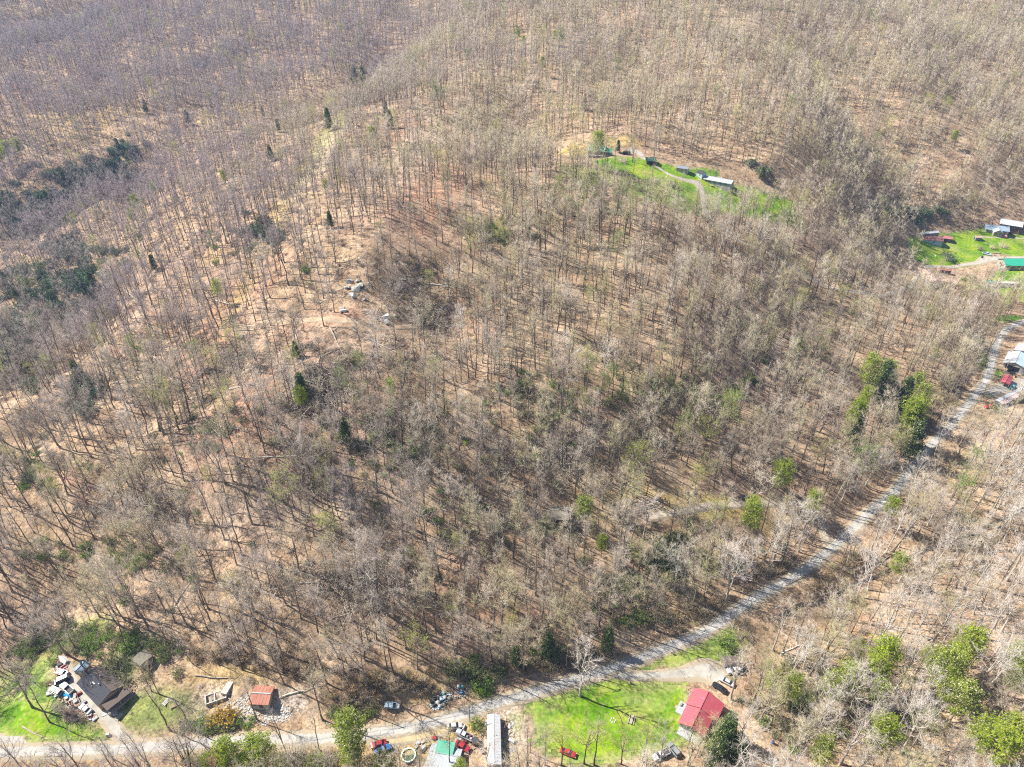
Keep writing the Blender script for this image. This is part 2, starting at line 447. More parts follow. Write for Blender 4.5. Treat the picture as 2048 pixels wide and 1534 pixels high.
RED = [(400, 700, 70, 60, .55), (330, 640, 40, 30, .35), (520, 560, 60, 40, .45), (640, 640, 110, 12, .45), (800, 780, 60, 40, .35), (870, 360, 90, 70, .55), (820, 260, 50, 30, .6), (480, 820, 90, 50, .6), (600, 900, 90, 60, .45), (900, 1200, 160, 90, .35), (940, 640, 70, 60, .5), (1700, 1260, 70, 40, .6)]
PALE = [(840, 290, 50, 70, .35), (650, 300, 20, 60, .4), (560, 1410, 70, 28, .8), (430, 1395, 50, 20, .5), (1290, 1020, 60, 14, .5), (1020, 1440, 30, 50, .6), (600, 1000, 200, 60, .2), (140, 1400, 40, 30, .6)]
gsub = (YY > 60) & (YY < 1300) & (np.abs(XX) < 1200)
def wfield(bl):
    o = np.zeros(XX.shape); o[gsub] = blob_weight(bl, XX[gsub], YY[gsub]); return o
w_green, w_yel, w_red, w_pale = wfield(GREEN), wfield(YELLOW), wfield(RED), wfield(PALE)
for k, poly in LAWNS.items():
    w_green = np.maximum(w_green, 0.9 * in_poly(XX, YY, poly))

# materials of the ground
def ground_material():
    m, nt, p = nodes_of('leaf_litter')
    a = N(nt, 'ShaderNodeAttribute', attribute_name='cover')
    sep = N(nt, 'ShaderNodeSeparateColor'); nt.links.new(a.outputs['Color'], sep.inputs[0])
    big = noise(nt, 0.012, 4, 0.6); mid = noise(nt, 0.09, 5, 0.65); fine = noise(nt, 1.1, 5, 0.7); tiny = noise(nt, 4.5, 3, 0.7)
    base = ramp(nt, mid, [(0.30, (0.22, 0.15, 0.095)), (0.46, (0.35, 0.25, 0.16)), (0.60, (0.45, 0.335, 0.225)), (0.76, (0.55, 0.43, 0.29))])
    pink = ramp(nt, mid, [(0.30, (0.21, 0.14, 0.10)), (0.6, (0.40, 0.285, 0.205)), (0.78, (0.52, 0.385, 0.29))])
    base = mix(nt, ramp(nt, big, [(0.48, (0, 0, 0)), (0.66, (1, 1, 1))]), base, pink)
    red = ramp(nt, noise(nt, .22, 4, .7), [(0.35, (0.24, 0.14, 0.10)), (0.55, (0.40, 0.22, 0.145)), (0.7, (0.52, 0.30, 0.18))])
    base = mix(nt, sep.outputs['Blue'], base, red)
    yel = ramp(nt, mid, [(0.3, (0.32, 0.235, 0.09)), (0.7, (0.56, 0.415, 0.17))])
    base = mix(nt, sep.outputs['Green'], base, yel)
    pale = ramp(nt, fine, [(0.4, (0.38, 0.32, 0.26)), (0.6, (0.55, 0.50, 0.44))])
    base = mix(nt, a.outputs['Alpha'], base, pale)
    grs = ramp(nt, noise(nt, .16, 6, .7), [(0.30, (0.06, 0.105, 0.022)), (0.48, (0.10, 0.20, 0.025)), (0.62, (0.19, 0.27, 0.05)), (0.75, (0.28, 0.28, 0.10))])
    base = mix(nt, sep.outputs['Red'], base, grs)
    spk = ramp(nt, fine, [(0.30, (0.22, 0.20, 0.20)), (0.46, (0.85, 0.84, 0.83)), (0.70, (1.45, 1.40, 1.36))])
    spk2 = ramp(nt, tiny, [(0.3, (0.55, 0.55, 0.55)), (0.7, (1.3, 1.3, 1.3))])
    base = mix(nt, 0.85, base, spk, 'MULTIPLY')
    base = mix(nt, 0.8, base, spk2, 'MULTIPLY')
    spk3 = ramp(nt, noise(nt, 0.38, 6, 0.75), [(0.34, (0.40, 0.38, 0.36)), (0.46, (0.9, 0.89, 0.88)), (0.66, (1.25, 1.22, 1.2))])
    base = mix(nt, 0.85, base, spk3, 'MULTIPLY')
    nt.links.new(base, p.inputs['Base Color'])
    p.inputs['Roughness'].default_value = 1.0
    p.inputs['Specular IOR Level'].default_value = 0.05
    bump(nt, p, fine, 0.7, 0.35)
    return m
def grass_material():
    m, nt, p = nodes_of('spring_grass')
    big = noise(nt, 0.08, 5, 0.6); fine = noise(nt, 0.9, 5, 0.7)
    c = ramp(nt, big, [(0.30, (0.05, 0.125, 0.005)), (0.45, (0.10, 0.215, 0.006)), (0.58, (0.19, 0.285, 0.010)), (0.72, (0.31, 0.31, 0.045))])
    c = mix(nt, ramp(nt, noise(nt, .35, 4, .7), [(.50, (0, 0, 0)), (.70, (.85, .85, .85))]), c, (0.27, 0.25, 0.09))
    a = N(nt, 'ShaderNodeAttribute', attribute_name='worn')
    c = mix(nt, a.outputs['Fac'], c, (0.34, 0.29, 0.15))
    c = mix(nt, 0.8, c, ramp(nt, fine, [(0.33, (0.5, 0.5, 0.5)), (0.66, (1.35, 1.35, 1.35))]), 'MULTIPLY')
    nt.links.new(c, p.inputs['Base Color'])
    p.inputs['Roughness'].default_value = 0.95; p.inputs['Specular IOR Level'].default_value = 0.1
    bump(nt, p, fine, 0.5, 0.15)
    return m
def asphalt_material(name, col, dark, crack=True):
    m, nt, p = nodes_of(name)
    f = noise(nt, 0.35, 5, 0.6); g = noise(nt, 6, 4, 0.7)
    c = ramp(nt, f, [(0.3, dark), (0.55, col), (0.75, tuple(min(1, v * 1.12) for v in col))])
    a = N(nt, 'ShaderNodeAttribute', attribute_name='edge')
    f3 = N(nt, 'ShaderNodeMath', operation='ADD'); nt.links.new(a.outputs['Fac'], f3.inputs[0]); nt.links.new(noise(nt, 0.8, 4), f3.inputs[1])
    c = mix(nt, ramp(nt, f3.outputs[0], [(0.95, (0, 0, 0)), (1.35, (1, 1, 1))]), c, (0.33, 0.27, 0.19))
    c = mix(nt, 0.35, c, ramp(nt, g, [(0.3, (0.85, 0.85, 0.85)), (0.7, (1.1, 1.1, 1.1))]), 'MULTIPLY')
    if crack:
        v = N(nt, 'ShaderNodeTexVoronoi', feature='DISTANCE_TO_EDGE'); v.inputs['Scale'].default_value = 0.12
        tc = N(nt, 'ShaderNodeTexCoord'); wv = N(nt, 'ShaderNodeVectorMath', operation='ADD')
        nn = N(nt, 'ShaderNodeTexNoise'); nn.inputs['Scale'].default_value = .5
        nt.links.new(tc.outputs['Object'], wv.inputs[0]); nt.links.new(nn.outputs['Color'], wv.inputs[1]); nt.links.new(wv.outputs[0], v.inputs['Vector'])
        c = mix(nt, ramp(nt, v.outputs['Distance'], [(0.0, (.6, .6, .6)), (0.008, (0, 0, 0))]), c, tuple(v_ * .7 for v_ in dark))
    nt.links.new(c, p.inputs['Base Color'])
    p.inputs['Roughness'].default_value = 0.95; p.inputs['Specular IOR Level'].default_value = 0.1
    return m
M_ground = ground_material(); M_grass = grass_material()
M_road = asphalt_material('worn_asphalt', (0.385, 0.365, 0.33), (0.31, 0.295, 0.27))
M_gravel = asphalt_material('pale_gravel', (0.37, 0.345, 0.30), (0.29, 0.265, 0.225), False)
M_bridge_deck = M_road

nx, ny = len(GX), len(GY)
idx = np.arange(nx * ny).reshape(ny, nx)
F = np.stack([idx[:-1, :-1], idx[:-1, 1:], idx[1:, 1:], idx[1:, :-1]], -1).reshape(-1, 4)
gm = tri_mesh('ground', np.stack([XX, YY, ZZ], -1).reshape(-1, 3), F, M_ground, smooth=True)
att = gm.color_attributes.new('cover', 'FLOAT_COLOR', 'POINT')
att.data.foreach_set('color', np.stack([w_green, w_yel, w_red, w_pale], -1).astype(np.float32).ravel())
ground = tag(link('ground', gm), kind='structure')

def ribbon(name, line, width, M, lift, kind='structure', edge_jag=0.25, profile=False):
    """a track draped on the ground along a line of points (x, y)"""
    L = [Vector((p[0], p[1], 0)) for p in line]
    V, Fq, E = [], [], []
    offs = [-1.0, -0.8, -0.4, 0, 0.4, 0.8, 1.0]
    for i, p in enumerate(L):
        d = (L[min(i + 1, len(L) - 1)] - L[max(i - 1, 0)]).normalized(); n = Vector((-d.y, d.x, 0))
        wd = (width[i] if hasattr(width, '__len__') else width) / 2
        for o in offs:
            jag = edge_jag * float(vnoise(p.x * .7 + o * 9, p.y * .7, 4)) if abs(o) == 1 else 0
            q = p + n * (o * wd + jag * (1 if o > 0 else -1))
            V.append((q.x, q.y, float(H(q.x, q.y)) + lift - (0.25 if abs(o) == 1 else 0)))
            E.append(abs(o))
    k = len(offs)
    for i in range(len(L) - 1):
        for j in range(k - 1):
            a = i * k + j
            Fq.append((a, a + k, a + k + 1, a + 1))
    Fq = [f[::-1] for f in Fq]
    me = tri_mesh(name, V, Fq, M, smooth=False)
    # orient upwards
    if len(me.polygons) and me.polygons[0].normal.z < 0:
        me.flip_normals()
    at = me.attributes.new('edge', 'FLOAT', 'POINT'); at.data.foreach_set('value', np.array(E, np.float32))
    return tag(link(name, me), kind=kind)
road_w = 6.0
dense = smooth_line(rx, ry, RZ, 14)
ribbon('road', dense[:, :2], road_w, M_road, 0.16, edge_jag=.15)

def px_line(pts, n=8):
    w_ = on_ground([p[0] for p in pts], [p[1] for p in pts])
    return smooth_line(w_[:, 0], w_[:, 1], w_[:, 2], n)[:, :2]
TRACKS = {
    'driveway': ([(262, 1497), (240, 1470), (222, 1448), (203, 1425), (180, 1402), (158, 1378), (138, 1352), (128, 1330)], [8, 5.0, 4.6, 4.6, 4.6, 4.4, 5, 4]),
    'house_driveway': ([(1215, 1345), (1262, 1352), (1310, 1351), (1360, 1348), (1400, 1342), (1425, 1345), (1440, 1360)], [4, 4.6, 4.2, 5.5, 9, 11, 9]),
    'gravel_drive': ([(1660, 1102), (1640, 1040), (1600, 1008), (1540, 1006), (1480, 1008), (1420, 1012), (1370, 1022), (1300, 1035)], [4, 4, 4, 4, 4, 3.6, 3.2, 3]),
    'hill_driveway': ([(1255, 300), (1276, 305), (1290, 318), (1320, 338), (1345, 352), (1372, 361), (1395, 368), (1405, 390), (1412, 425), (1440, 450), (1500, 490), (1560, 520), (1620, 555), (1690, 582), (1760, 592), (1810, 580), (1830, 560), (1850, 540)], [9, 7, 3, 2.6, 3, 5, 7, 4, 3, 3, 3, 3, 3, 3, 3, 3.5, 4, 4]),
    'hollow_lane': ([(1845, 534), (1880, 533), (1920, 531), (1955, 526), (1975, 518), (2000, 518), (2048, 516), (2110, 515)], [4, 4, 4, 6, 11, 9, 6, 6]),
    'yard_path': ([(1962, 474), (1990, 475), (2020, 476), (2060, 480)], 1.6),
    'farm_yard': ([(1968, 790), (1990, 782), (2015, 775), (2048, 765), (2110, 745)], [9, 10, 10, 9, 9]),
    'road_apron': ([(-60, 1490), (0, 1483), (30, 1482), (55, 1492)], [7, 7, 6, 5]),
    'dirt_shoulder': ([(768, 1484), (800, 1477), (840, 1468), (880, 1459), (915, 1452)], [2, 5.5, 6.5, 6, 3]),
    'old_logging_road': ([(480, 660), (520, 648), (560, 640), (620, 640), (680, 640), (740, 650), (800, 655), (850, 650)], 2.8),
}
TRACK_LINES = {}
M_dirt = asphalt_material('sandy_dirt', (0.44, 0.345, 0.20), (0.35, 0.26, 0.15), False)
M_paledirt = asphalt_material('pale_dirt', (0.50, 0.42, 0.32), (0.40, 0.33, 0.25), False)
M_track = asphalt_material('bare_track', (0.40, 0.285, 0.19), (0.28, 0.19, 0.13), False)
for nm, (pts, wd) in TRACKS.items():
    ln = px_line(pts); TRACK_LINES[nm] = ln
    ws = np.interp(np.linspace(0, len(pts) - 1, len(ln)), np.arange(len(pts)), wd) if hasattr(wd, '__len__') else wd
    ribbon(nm, ln, ws, M_track if nm == 'old_logging_road' else M_dirt if nm == 'dirt_shoulder' else M_paledirt if nm == 'gravel_drive' else M_gravel, 0.13 if nm not in ('road_apron', 'dirt_shoulder') else 0.09, edge_jag=.9 if nm == 'dirt_shoulder' else .25)

def patch(name, poly, M, lift=0.09, cell=1.0, jag=2.6):
    X0, Y0 = np.min(poly, 0) - 3; X1, Y1 = np.max(poly, 0) + 3
    if name in ('hollow_lawn', 'meadow'): cell = 1.6
    gx = np.arange(X0, X1, cell); gy = np.arange(Y0, Y1, cell)
    a, b = np.meshgrid(gx, gy)
    ja, jb = jag * fbm(a / 4, b / 4, 3, 8), jag * fbm(a / 4, b / 4, 3, 9)
    keep = in_poly(a + ja, b + jb, poly)
    dd, _ = dist_poly(a, b, [p[0] for p in poly] + [poly[0][0]], [p[1] for p in poly] + [poly[0][1]])
    ix = np.arange(a.size).reshape(a.shape)
    fk = keep[:-1, :-1] & keep[1:, 1:]
    Fq = np.stack([ix[:-1, :-1], ix[:-1, 1:], ix[1:, 1:], ix[1:, :-1]], -1)[fk]
    used = np.unique(Fq); remap = np.full(a.size, -1); remap[used] = np.arange(len(used))
    V = np.stack([a.ravel()[used], b.ravel()[used], H(a.ravel()[used], b.ravel()[used]) + lift], -1)
    me = tri_mesh(name, V, remap[Fq], M, smooth=True)
    worn = np.clip(1 - dd.ravel()[used] / 3.0, 0, 1) * 0.6 + np.clip(fbm(V[:, 0] / 14, V[:, 1] / 14, 3, 55), 0, 1) * 0.35
    at = me.attributes.new('worn', 'FLOAT', 'POINT'); at.data.foreach_set('value', np.clip(worn, 0, 1).astype(np.float32))
    return tag(link(name, me), kind='structure')
for k, poly in LAWNS.items():
    patch('lawn' if k != 'meadow' else 'meadow', np.array(poly), M_grass)
# ------------------------------------------------------------------ trees
def bark_material(name, lo, hi, region=False, olive=None):
    """bark and twigs: each tree its own tone, and region tints the left woods with bud colour and painted haze"""
    m, nt, p = nodes_of(name)
    oi = N(nt, 'ShaderNodeObjectInfo')
    c = mix(nt, oi.outputs['Random'], lo, hi)
    if olive:
        r2 = N(nt, 'ShaderNodeMath', operation='FRACT'); r1 = N(nt, 'ShaderNodeMath', operation='MULTIPLY'); r1.inputs[1].default_value = 7.31
        nt.links.new(oi.outputs['Random'], r1.inputs[0]); nt.links.new(r1.outputs[0], r2.inputs[0])
        c = mix(nt, ramp(nt, r2.outputs[0], [(0.60, (0, 0, 0)), (0.85, (.8, .8, .8))]), c, olive)
    if region:
        g = N(nt, 'ShaderNodeNewGeometry')
        f = noise(nt, 0.008, 3, 0.5, vec=g.outputs['Position'])
        sp = N(nt, 'ShaderNodeSeparateXYZ'); nt.links.new(g.outputs['Position'], sp.inputs[0])
        k = N(nt, 'ShaderNodeMath', operation='MULTIPLY_ADD'); k.inputs[1].default_value = -0.0011; nt.links.new(sp.outputs['X'], k.inputs[0]); nt.links.new(f, k.inputs[2])
        c = mix(nt, ramp(nt, k.outputs[0], [(0.50, (0, 0, 0)), (0.78, (.85, .85, .85))]), c, region)  # purple-grey growing to the left: distance haze painted into bud-toned twigs
    nt.links.new(c, p.inputs['Base Color'])
    p.inputs['Roughness'].default_value = 0.95; p.inputs['Specular IOR Level'].default_value = 0.1
    return m
M_bark = bark_material('bark', (0.10, 0.082, 0.062), (0.30, 0.25, 0.195))
M_palebark = bark_material('pale_bark', (0.36, 0.32, 0.27), (0.52, 0.48, 0.42))
M_twig = bark_material('twigs', (0.30, 0.24, 0.175), (0.66, 0.57, 0.45), region=(0.31, 0.255, 0.275), olive=(0.50, 0.45, 0.22))
M_paletwig = bark_material('pale_twigs', (0.56, 0.48, 0.40), (0.68, 0.61, 0.54))
M_redtwig = bark_material('red_budded_twigs', (0.36, 0.15, 0.13), (0.42, 0.22, 0.19))
def leaf_material(name, a, b, trans=0.3):
    m, nt, p = nodes_of(name)
    oi = N(nt, 'ShaderNodeObjectInfo'); g = N(nt, 'ShaderNodeNewGeometry')
    f = noise(nt, 0.6, 3, 0.6, vec=g.outputs['Position'])
    c = mix(nt, ramp(nt, f, [(0.35, (0, 0, 0)), (0.65, (1, 1, 1))]), a, b)
    c = mix(nt, oi.outputs['Random'], c, mix(nt, 0.35, c, (0.10, 0.12, 0.03)))
    p.inputs['Roughness'].default_value = 0.6; p.inputs['Specular IOR Level'].default_value = 0.25
    nt.links.new(c, p.inputs['Base Color'])
    t = N(nt, 'ShaderNodeBsdfTranslucent'); nt.links.new(c, t.inputs['Color'])
    ms = N(nt, 'ShaderNodeMixShader'); ms.inputs[0].default_value = trans
    nt.links.new(p.outputs[0], ms.inputs[1]); nt.links.new(t.outputs[0], ms.inputs[2])
    nt.links.new(ms.outputs[0], nt.nodes['Material Output'].inputs['Surface'])
    return m
M_needle = leaf_material('pine_needles', (0.27, 0.38, 0.03), (0.56, 0.68, 0.02), 0.5)
M_darkneedle = leaf_material('dark_needles', (0.075, 0.14, 0.045), (0.16, 0.25, 0.06), 0.3)
M_bud = leaf_material('young_leaves', (0.40, 0.48, 0.06), (0.56, 0.58, 0.10), 0.5)
M_leaf = leaf_material('fresh_leaves', (0.13, 0.28, 0.02), (0.25, 0.40, 0.03), 0.4)
M_olive = leaf_material('olive_brush', (0.16, 0.19, 0.07), (0.26, 0.26, 0.10), 0.3)
M_rhodo = leaf_material('evergreen_leaves', (0.07, 0.14, 0.065), (0.17, 0.26, 0.15), 0.25)
M_orange = leaf_material('orange_blossom', (0.50, 0.30, 0.02), (0.60, 0.38, 0.03), 0.3)
M_dry = leaf_material('dry_leaves', (0.34, 0.22, 0.12), (0.46, 0.31, 0.18), 0.3)

def seg_mesh(P0, P1, R0, R1, sides):
    """tapered tubes without caps; cones where the tip radius is zero"""
    P0 = np.asarray(P0); P1 = np.asarray(P1); R0 = np.asarray(R0); R1 = np.asarray(R1)
    d = P1 - P0; d = d / (np.linalg.norm(d, axis=1, keepdims=True) + 1e-9)
    ref = np.where(np.abs(d[:, 2:3]) < 0.9, [[0, 0, 1.0]], [[1.0, 0, 0]])
    a = np.cross(d, ref); a /= np.linalg.norm(a, axis=1, keepdims=True); b = np.cross(d, a)
    ang = np.arange(sides) * 2 * math.pi / sides
    c, s = np.cos(ang)[None, :, None], np.sin(ang)[None, :, None]
    n = len(P0)
    ring = a[:, None] * c + b[:, None] * s
    A0 = P0[:, None] + ring * R0[:, None, None]
    if (R1 <= 1e-6).all():
        V = np.concatenate([A0, P1[:, None]], 1).reshape(-1, 3)
        base = np.arange(n)[:, None] * (sides + 1); i = np.arange(sides)[None]
        T = np.stack([base + i, base + (i + 1) % sides, np.broadcast_to(base + sides, (n, sides))], -1).reshape(-1, 3)
        return V, T
    A1 = P1[:, None] + ring * R1[:, None, None]
    V = np.concatenate([A0, A1], 1).reshape(-1, 3)
    base = np.arange(n)[:, None] * 2 * sides; i = np.arange(sides)[None]; j = (i + 1) % sides
    q0, q1, q2, q3 = base + i, base + j, base + sides + j, base + sides + i
    T = np.concatenate([np.stack([q0, q1, q2], -1).reshape(-1, 3), np.stack([q0, q2, q3], -1).reshape(-1, 3)])
    return V, T
class Soup:
    def __init__(s): s.V, s.T, s.M, s.n = [], [], [], 0
    def add(s, VT, m=0):
        V, T = VT
        s.V.append(V); s.T.append(T + s.n); s.M.append(np.full(len(T), m)); s.n += len(V)
    def mesh(s, name, mats):
        return tri_mesh(name, np.concatenate(s.V), np.concatenate(s.T), mats, np.concatenate(s.M))

def unit(v): return v / (np.linalg.norm(v, axis=-1, keepdims=True) + 1e-9)
def branchy(rng, h=25, r=0.24, start=0.5, nlimb=14, spread=3.6, nsub=7, ntwig=8, twl=1.3, twr=0.014, lean=0.6, up=0.75, fork=False, sides=6):
    """a bare tree: trunk with limbs, and the fine branches of the crown as a second soup"""
    trunk, crown = Soup(), Soup()
    k = 8
    t = np.linspace(0, 1, k + 1)
    wob = np.cumsum(rng.normal(0, 0.16, (k + 1, 2)), 0) * (h / 25); wob -= wob[0]
    ln = rng.normal(0, lean, 2)
    ctr = np.stack([wob[:, 0] + ln[0] * t ** 1.5, wob[:, 1] + ln[1] * t ** 1.5, t * h * 0.93], -1)
    rad = r * (1 - t) ** 0.8 + 0.03
    rad[0] *= 1.35
    trunk.add(seg_mesh(ctr[:-1], ctr[1:], rad[:-1], rad[1:], sides))
    if fork:
        a = rng.uniform(0, 6.28); f0 = ctr[3]
        off = np.array([math.cos(a), math.sin(a), 0]) * spread * 0.55
        c2 = f0 + np.stack([off * s_ for s_ in np.linspace(0, 1, 5) ** 0.8]) + np.stack([[0, 0, s_ * h * 0.5] for s_ in np.linspace(0, 1, 5)])
        r2 = rad[3] * 0.8 * (1 - np.linspace(0, 0.9, 5)) + .02
        trunk.add(seg_mesh(c2[:-1], c2[1:], r2[:-1], r2[1:], sides))
    L0, L1, LR0, LR1 = [], [], [], []
    S0, S1, SR = [], [], []
    for i in range(nlimb):
        tt = start + (0.985 - start) * ((i + rng.uniform(0, 0.8)) / nlimb)
        if fork and i % 2:
            q = rng.uniform(0.15, 1); p = np.array([np.interp(q, np.linspace(0, 1, 5), c2[:, j]) for j in range(3)]); rr = 0.06 + .05 * (1 - q)
        else:
            p = np.array([np.interp(tt, t, ctr[:, j]) for j in range(3)]); rr = np.interp(tt, t, rad) * 0.55
        az = i * 2.4 + rng.normal(0, 0.4)
        rel = (tt - start) / (1 - start)
        ln_ = spread * (0.55 + 0.75 * math.sin(math.pi * min(1, rel * 0.8 + 0.18))) * rng.uniform(0.7, 1.2)
        el = math.radians(rng.uniform(20, 45) + 28 * rel) * up / 0.75
        d = np.array([math.cos(az) * math.cos(el), math.sin(az) * math.cos(el), math.sin(el)])
        pts = [p]; dd = d.copy(); ns = 4
        for s_ in range(ns):
            dd = unit(dd + np.array([0, 0, 0.13]) + rng.normal(0, 0.16, 3)); pts.append(pts[-1] + dd * ln_ / ns * 1.25)
        pts = np.array(pts); rs = rr * (1 - np.linspace(0, 0.85, ns + 1))
        for s_ in range(ns):
            L0.append(pts[s_]); L1.append(pts[s_ + 1]); LR0.append(rs[s_]); LR1.append(rs[s_ + 1])
        for s_ in range(nsub):
            q = rng.uniform(0.25, 1.0) * ns; a = min(int(q), ns - 1)
            b = pts[a] + (pts[a + 1] - pts[a]) * (q - a)
            sd = unit(unit(pts[a + 1] - pts[a]) * 0.8 + rng.normal(0, 0.62, 3) + np.array([0, 0, 0.25]))
            sl = ln_ * rng.uniform(0.28, 0.55)
            S0.append(b); S1.append(b + sd * sl); SR.append(max(0.014, rr * 0.32))
    trunk.add(seg_mesh(L0, L1, np.array(LR0), np.array(LR1), 4))
    # leader tip twigs come from the last limbs
    S0, S1, SR = np.array(S0), np.array(S1), np.array(SR)
    mid = (S0 + S1) / 2 + rng.normal(0, 0.12, S0.shape)
    crown.add(seg_mesh(S0, mid, SR, SR * 0.6, 3)); crown.add(seg_mesh(mid, S1, SR * 0.6, SR * 0.25, 3))
    n = len(S0)
    q = rng.uniform(0.1, 1.0, (n, ntwig, 1))
    b = S0[:, None] * (1 - q) + S1[:, None] * q
    sd = unit(S1 - S0)[:, None]
    td = unit(sd * 0.7 + rng.normal(0, 0.6, (n, ntwig, 3)) + np.array([0, 0, 0.3]))
    tl = twl * rng.uniform(0.5, 1.25, (n, ntwig, 1))
    T0 = b.reshape(-1, 3); T1 = (b + td * tl).reshape(-1, 3)
    tw = twr * rng.uniform(0.7, 1.3, len(T0))
    crown.add(seg_mesh(T0, T1, tw, tw * 0, 3))
    return trunk, crown, T0, T1

def leaf_tris(rng, C, size, n_each=1, flat=0.0):
    """small leaf-sized triangles around points"""
    C = np.repeat(C, n_each, 0)
    n = len(C)
    u = unit(rng.normal(0, 1, (n, 3))); w_ = unit(np.cross(u, unit(rng.normal(0, 1, (n, 3)))))
    s = size * rng.uniform(0.6, 1.3, (n, 1))
    c = C + rng.normal(0, 0.35 * size, (n, 3))
    V = np.stack([c - u * s * 0.5, c + u * s * 0.5, c + w_ * s * 0.8], 1).reshape(-1, 3)
    return V, np.arange(n * 3).reshape(-1, 3)

def tree_parts(kind, seed):
    """meshes (trunk, crown) of one growth form"""
    rng = np.random.default_rng(seed)
    if kind == 'forest':
        tr, cr, a, b = branchy(rng, h=rng.uniform(21, 26), r=rng.uniform(0.17, 0.23), start=rng.uniform(0.44, 0.56), nlimb=14, spread=rng.uniform(2.5, 3.4), nsub=6, ntwig=7, twr=.015, fork=seed % 3 == 0)
        return tr.mesh('trunk', M_bark), cr.mesh('crown', M_twig)
    if kind == 'spreading':
        tr, cr, a, b = branchy(rng, h=rng.uniform(18, 22), r=0.28, start=0.26, nlimb=18, spread=rng.uniform(4.8, 5.8), nsub=9, ntwig=8, twr=.018, twl=1.5, up=0.7, fork=True)
        return tr.mesh('trunk', M_bark), cr.mesh('crown', M_twig)
    if kind == 'pale':
        tr, cr, a, b = branchy(rng, h=rng.uniform(21, 25), r=0.30, start=0.36, nlimb=17, spread=rng.uniform(4.2, 5.4), nsub=7, ntwig=7, twr=.016, twl=1.5, fork=seed % 2 == 0)
        return tr.mesh('trunk', M_palebark), cr.mesh('crown', M_paletwig)
    if kind == 'young':
        tr, cr, a, b = branchy(rng, h=rng.uniform(10, 15), r=0.10, start=0.3, nlimb=10, spread=2.0, nsub=4, ntwig=4, twl=1.0, twr=.012, sides=5)
        return tr.mesh('trunk', M_bark), cr.mesh('crown', M_twig)
    if kind == 'far':
        tr, cr, a, b = branchy(rng, h=rng.uniform(18, 23), r=0.17, start=0.36, nlimb=11, spread=3.0, nsub=5, ntwig=6, twl=1.6, twr=0.030, sides=4)
        return tr.mesh('trunk', M_bark), cr.mesh('crown', M_twig)
    if kind == 'red':
        tr, cr, a, b = branchy(rng, h=rng.uniform(15, 20), r=0.18, start=0.35, nlimb=14, spread=3.6, nsub=7, ntwig=8, twl=1.2)
        return tr.mesh('trunk', M_bark), cr.mesh('crown', M_redtwig)
    if kind in ('budding', 'leafy', 'lime'):
        tr, cr, a, b = branchy(rng, h=rng.uniform(16, 22), r=0.22, start=0.4, nlimb=14, spread=3.9, nsub=7, ntwig=6, twl=1.2, fork=seed % 2 == 0)
        k = rng.permutation(len(b))[: (420 if kind == 'budding' else 900)]
        cr.add(leaf_tris(rng, b[k], 0.22 if kind == 'budding' else 0.25, 3), 1)
        return tr.mesh('trunk', M_bark), cr.mesh('crown', [M_twig, M_leaf if kind == 'leafy' else M_bud])
    if kind in ('pine', 'hemlock'):
        tr, cr = Soup(), Soup()
        h = rng.uniform(16, 21) if kind == 'pine' else rng.uniform(14, 18)
        t = np.linspace(0, 1, 7)
        ctr = np.stack([np.cumsum(rng.normal(0, 0.14, 7)), np.cumsum(rng.normal(0, 0.14, 7)), t * h], -1); ctr -= ctr[0] * [1, 1, 0]
        rad = 0.24 * (1 - t) + 0.03
        tr.add(seg_mesh(ctr[:-1], ctr[1:], rad[:-1], rad[1:], 6))
        nb = 75 if kind == 'pine' else 85
        B0, B1 = [], []
        lo = 0.48 if kind == 'pine' else 0.15
        for i in range(nb):
            q = lo + (0.98 - lo) * (i + rng.uniform(0, 1)) / nb
            p = np.array([np.interp(q, t, ctr[:, j]) for j in range(3)])
            rel = (q - lo) / (1 - lo)
            if kind == 'pine': ln_ = 4.5 * math.sqrt(max(0.03, math.sin(math.pi * (0.12 + 0.86 * rel)))) * rng.uniform(0.6, 1.12); el = 0.05 + 0.75 * rel
            else: ln_ = (3.4 * (1 - rel) ** 0.75 + 0.4) * rng.uniform(0.7, 1.1); el = -0.1 + 0.3 * rel
            az = i * 2.4 + rng.normal(0, 0.3)
            B0.append(p); B1.append(p + ln_ * np.array([math.cos(az) * math.cos(el), math.sin(az) * math.cos(el), math.sin(el)]))
        B0, B1 = np.array(B0), np.array(B1)
        cr.add(seg_mesh(B0, B1, np.full(nb, 0.05), np.full(nb, 0.012), 3), 1)
        m = 24
        q = np.sqrt(rng.uniform(0.10, 1.0, (nb, m, 1)))
        C = (B0[:, None] * (1 - q) + B1[:, None] * q + rng.normal(0, 0.45, (nb, m, 3))).reshape(-1, 3)
        nn = 7                                                      # each clump is a tuft of narrow needle sprays
        d = unit(rng.normal(0, 1, (len(C), nn, 3)) + np.array([0, 0, 0.55]))
        L = rng.uniform(0.26, 0.50, (len(C), nn, 1)) if kind == 'pine' else rng.uniform(0.35, 0.6, (len(C), nn, 1))
        side = unit(np.cross(d, rng.normal(0, 1, d.shape))) * L * 0.20
        c = C[:, None] + np.zeros_like(d)
        V = np.stack([c - side, c + side, c + d * L], 2).reshape(-1, 3)
        T = np.arange(len(V)).reshape(-1, 3)
        dead = rng.uniform(0, 1, len(T)) < (.18 if kind == 'pine' else .12)      # bare twigs showing between the needles
        cr.add((V, T[~dead]), 0)
        cr.T.append(T[dead] + cr.n - len(V)); cr.M.append(np.full(int(dead.sum()), 2))
        return tr.mesh('trunk', M_bark), cr.mesh('crown', [M_needle if kind == 'pine' else M_darkneedle, M_bark, M_twig])
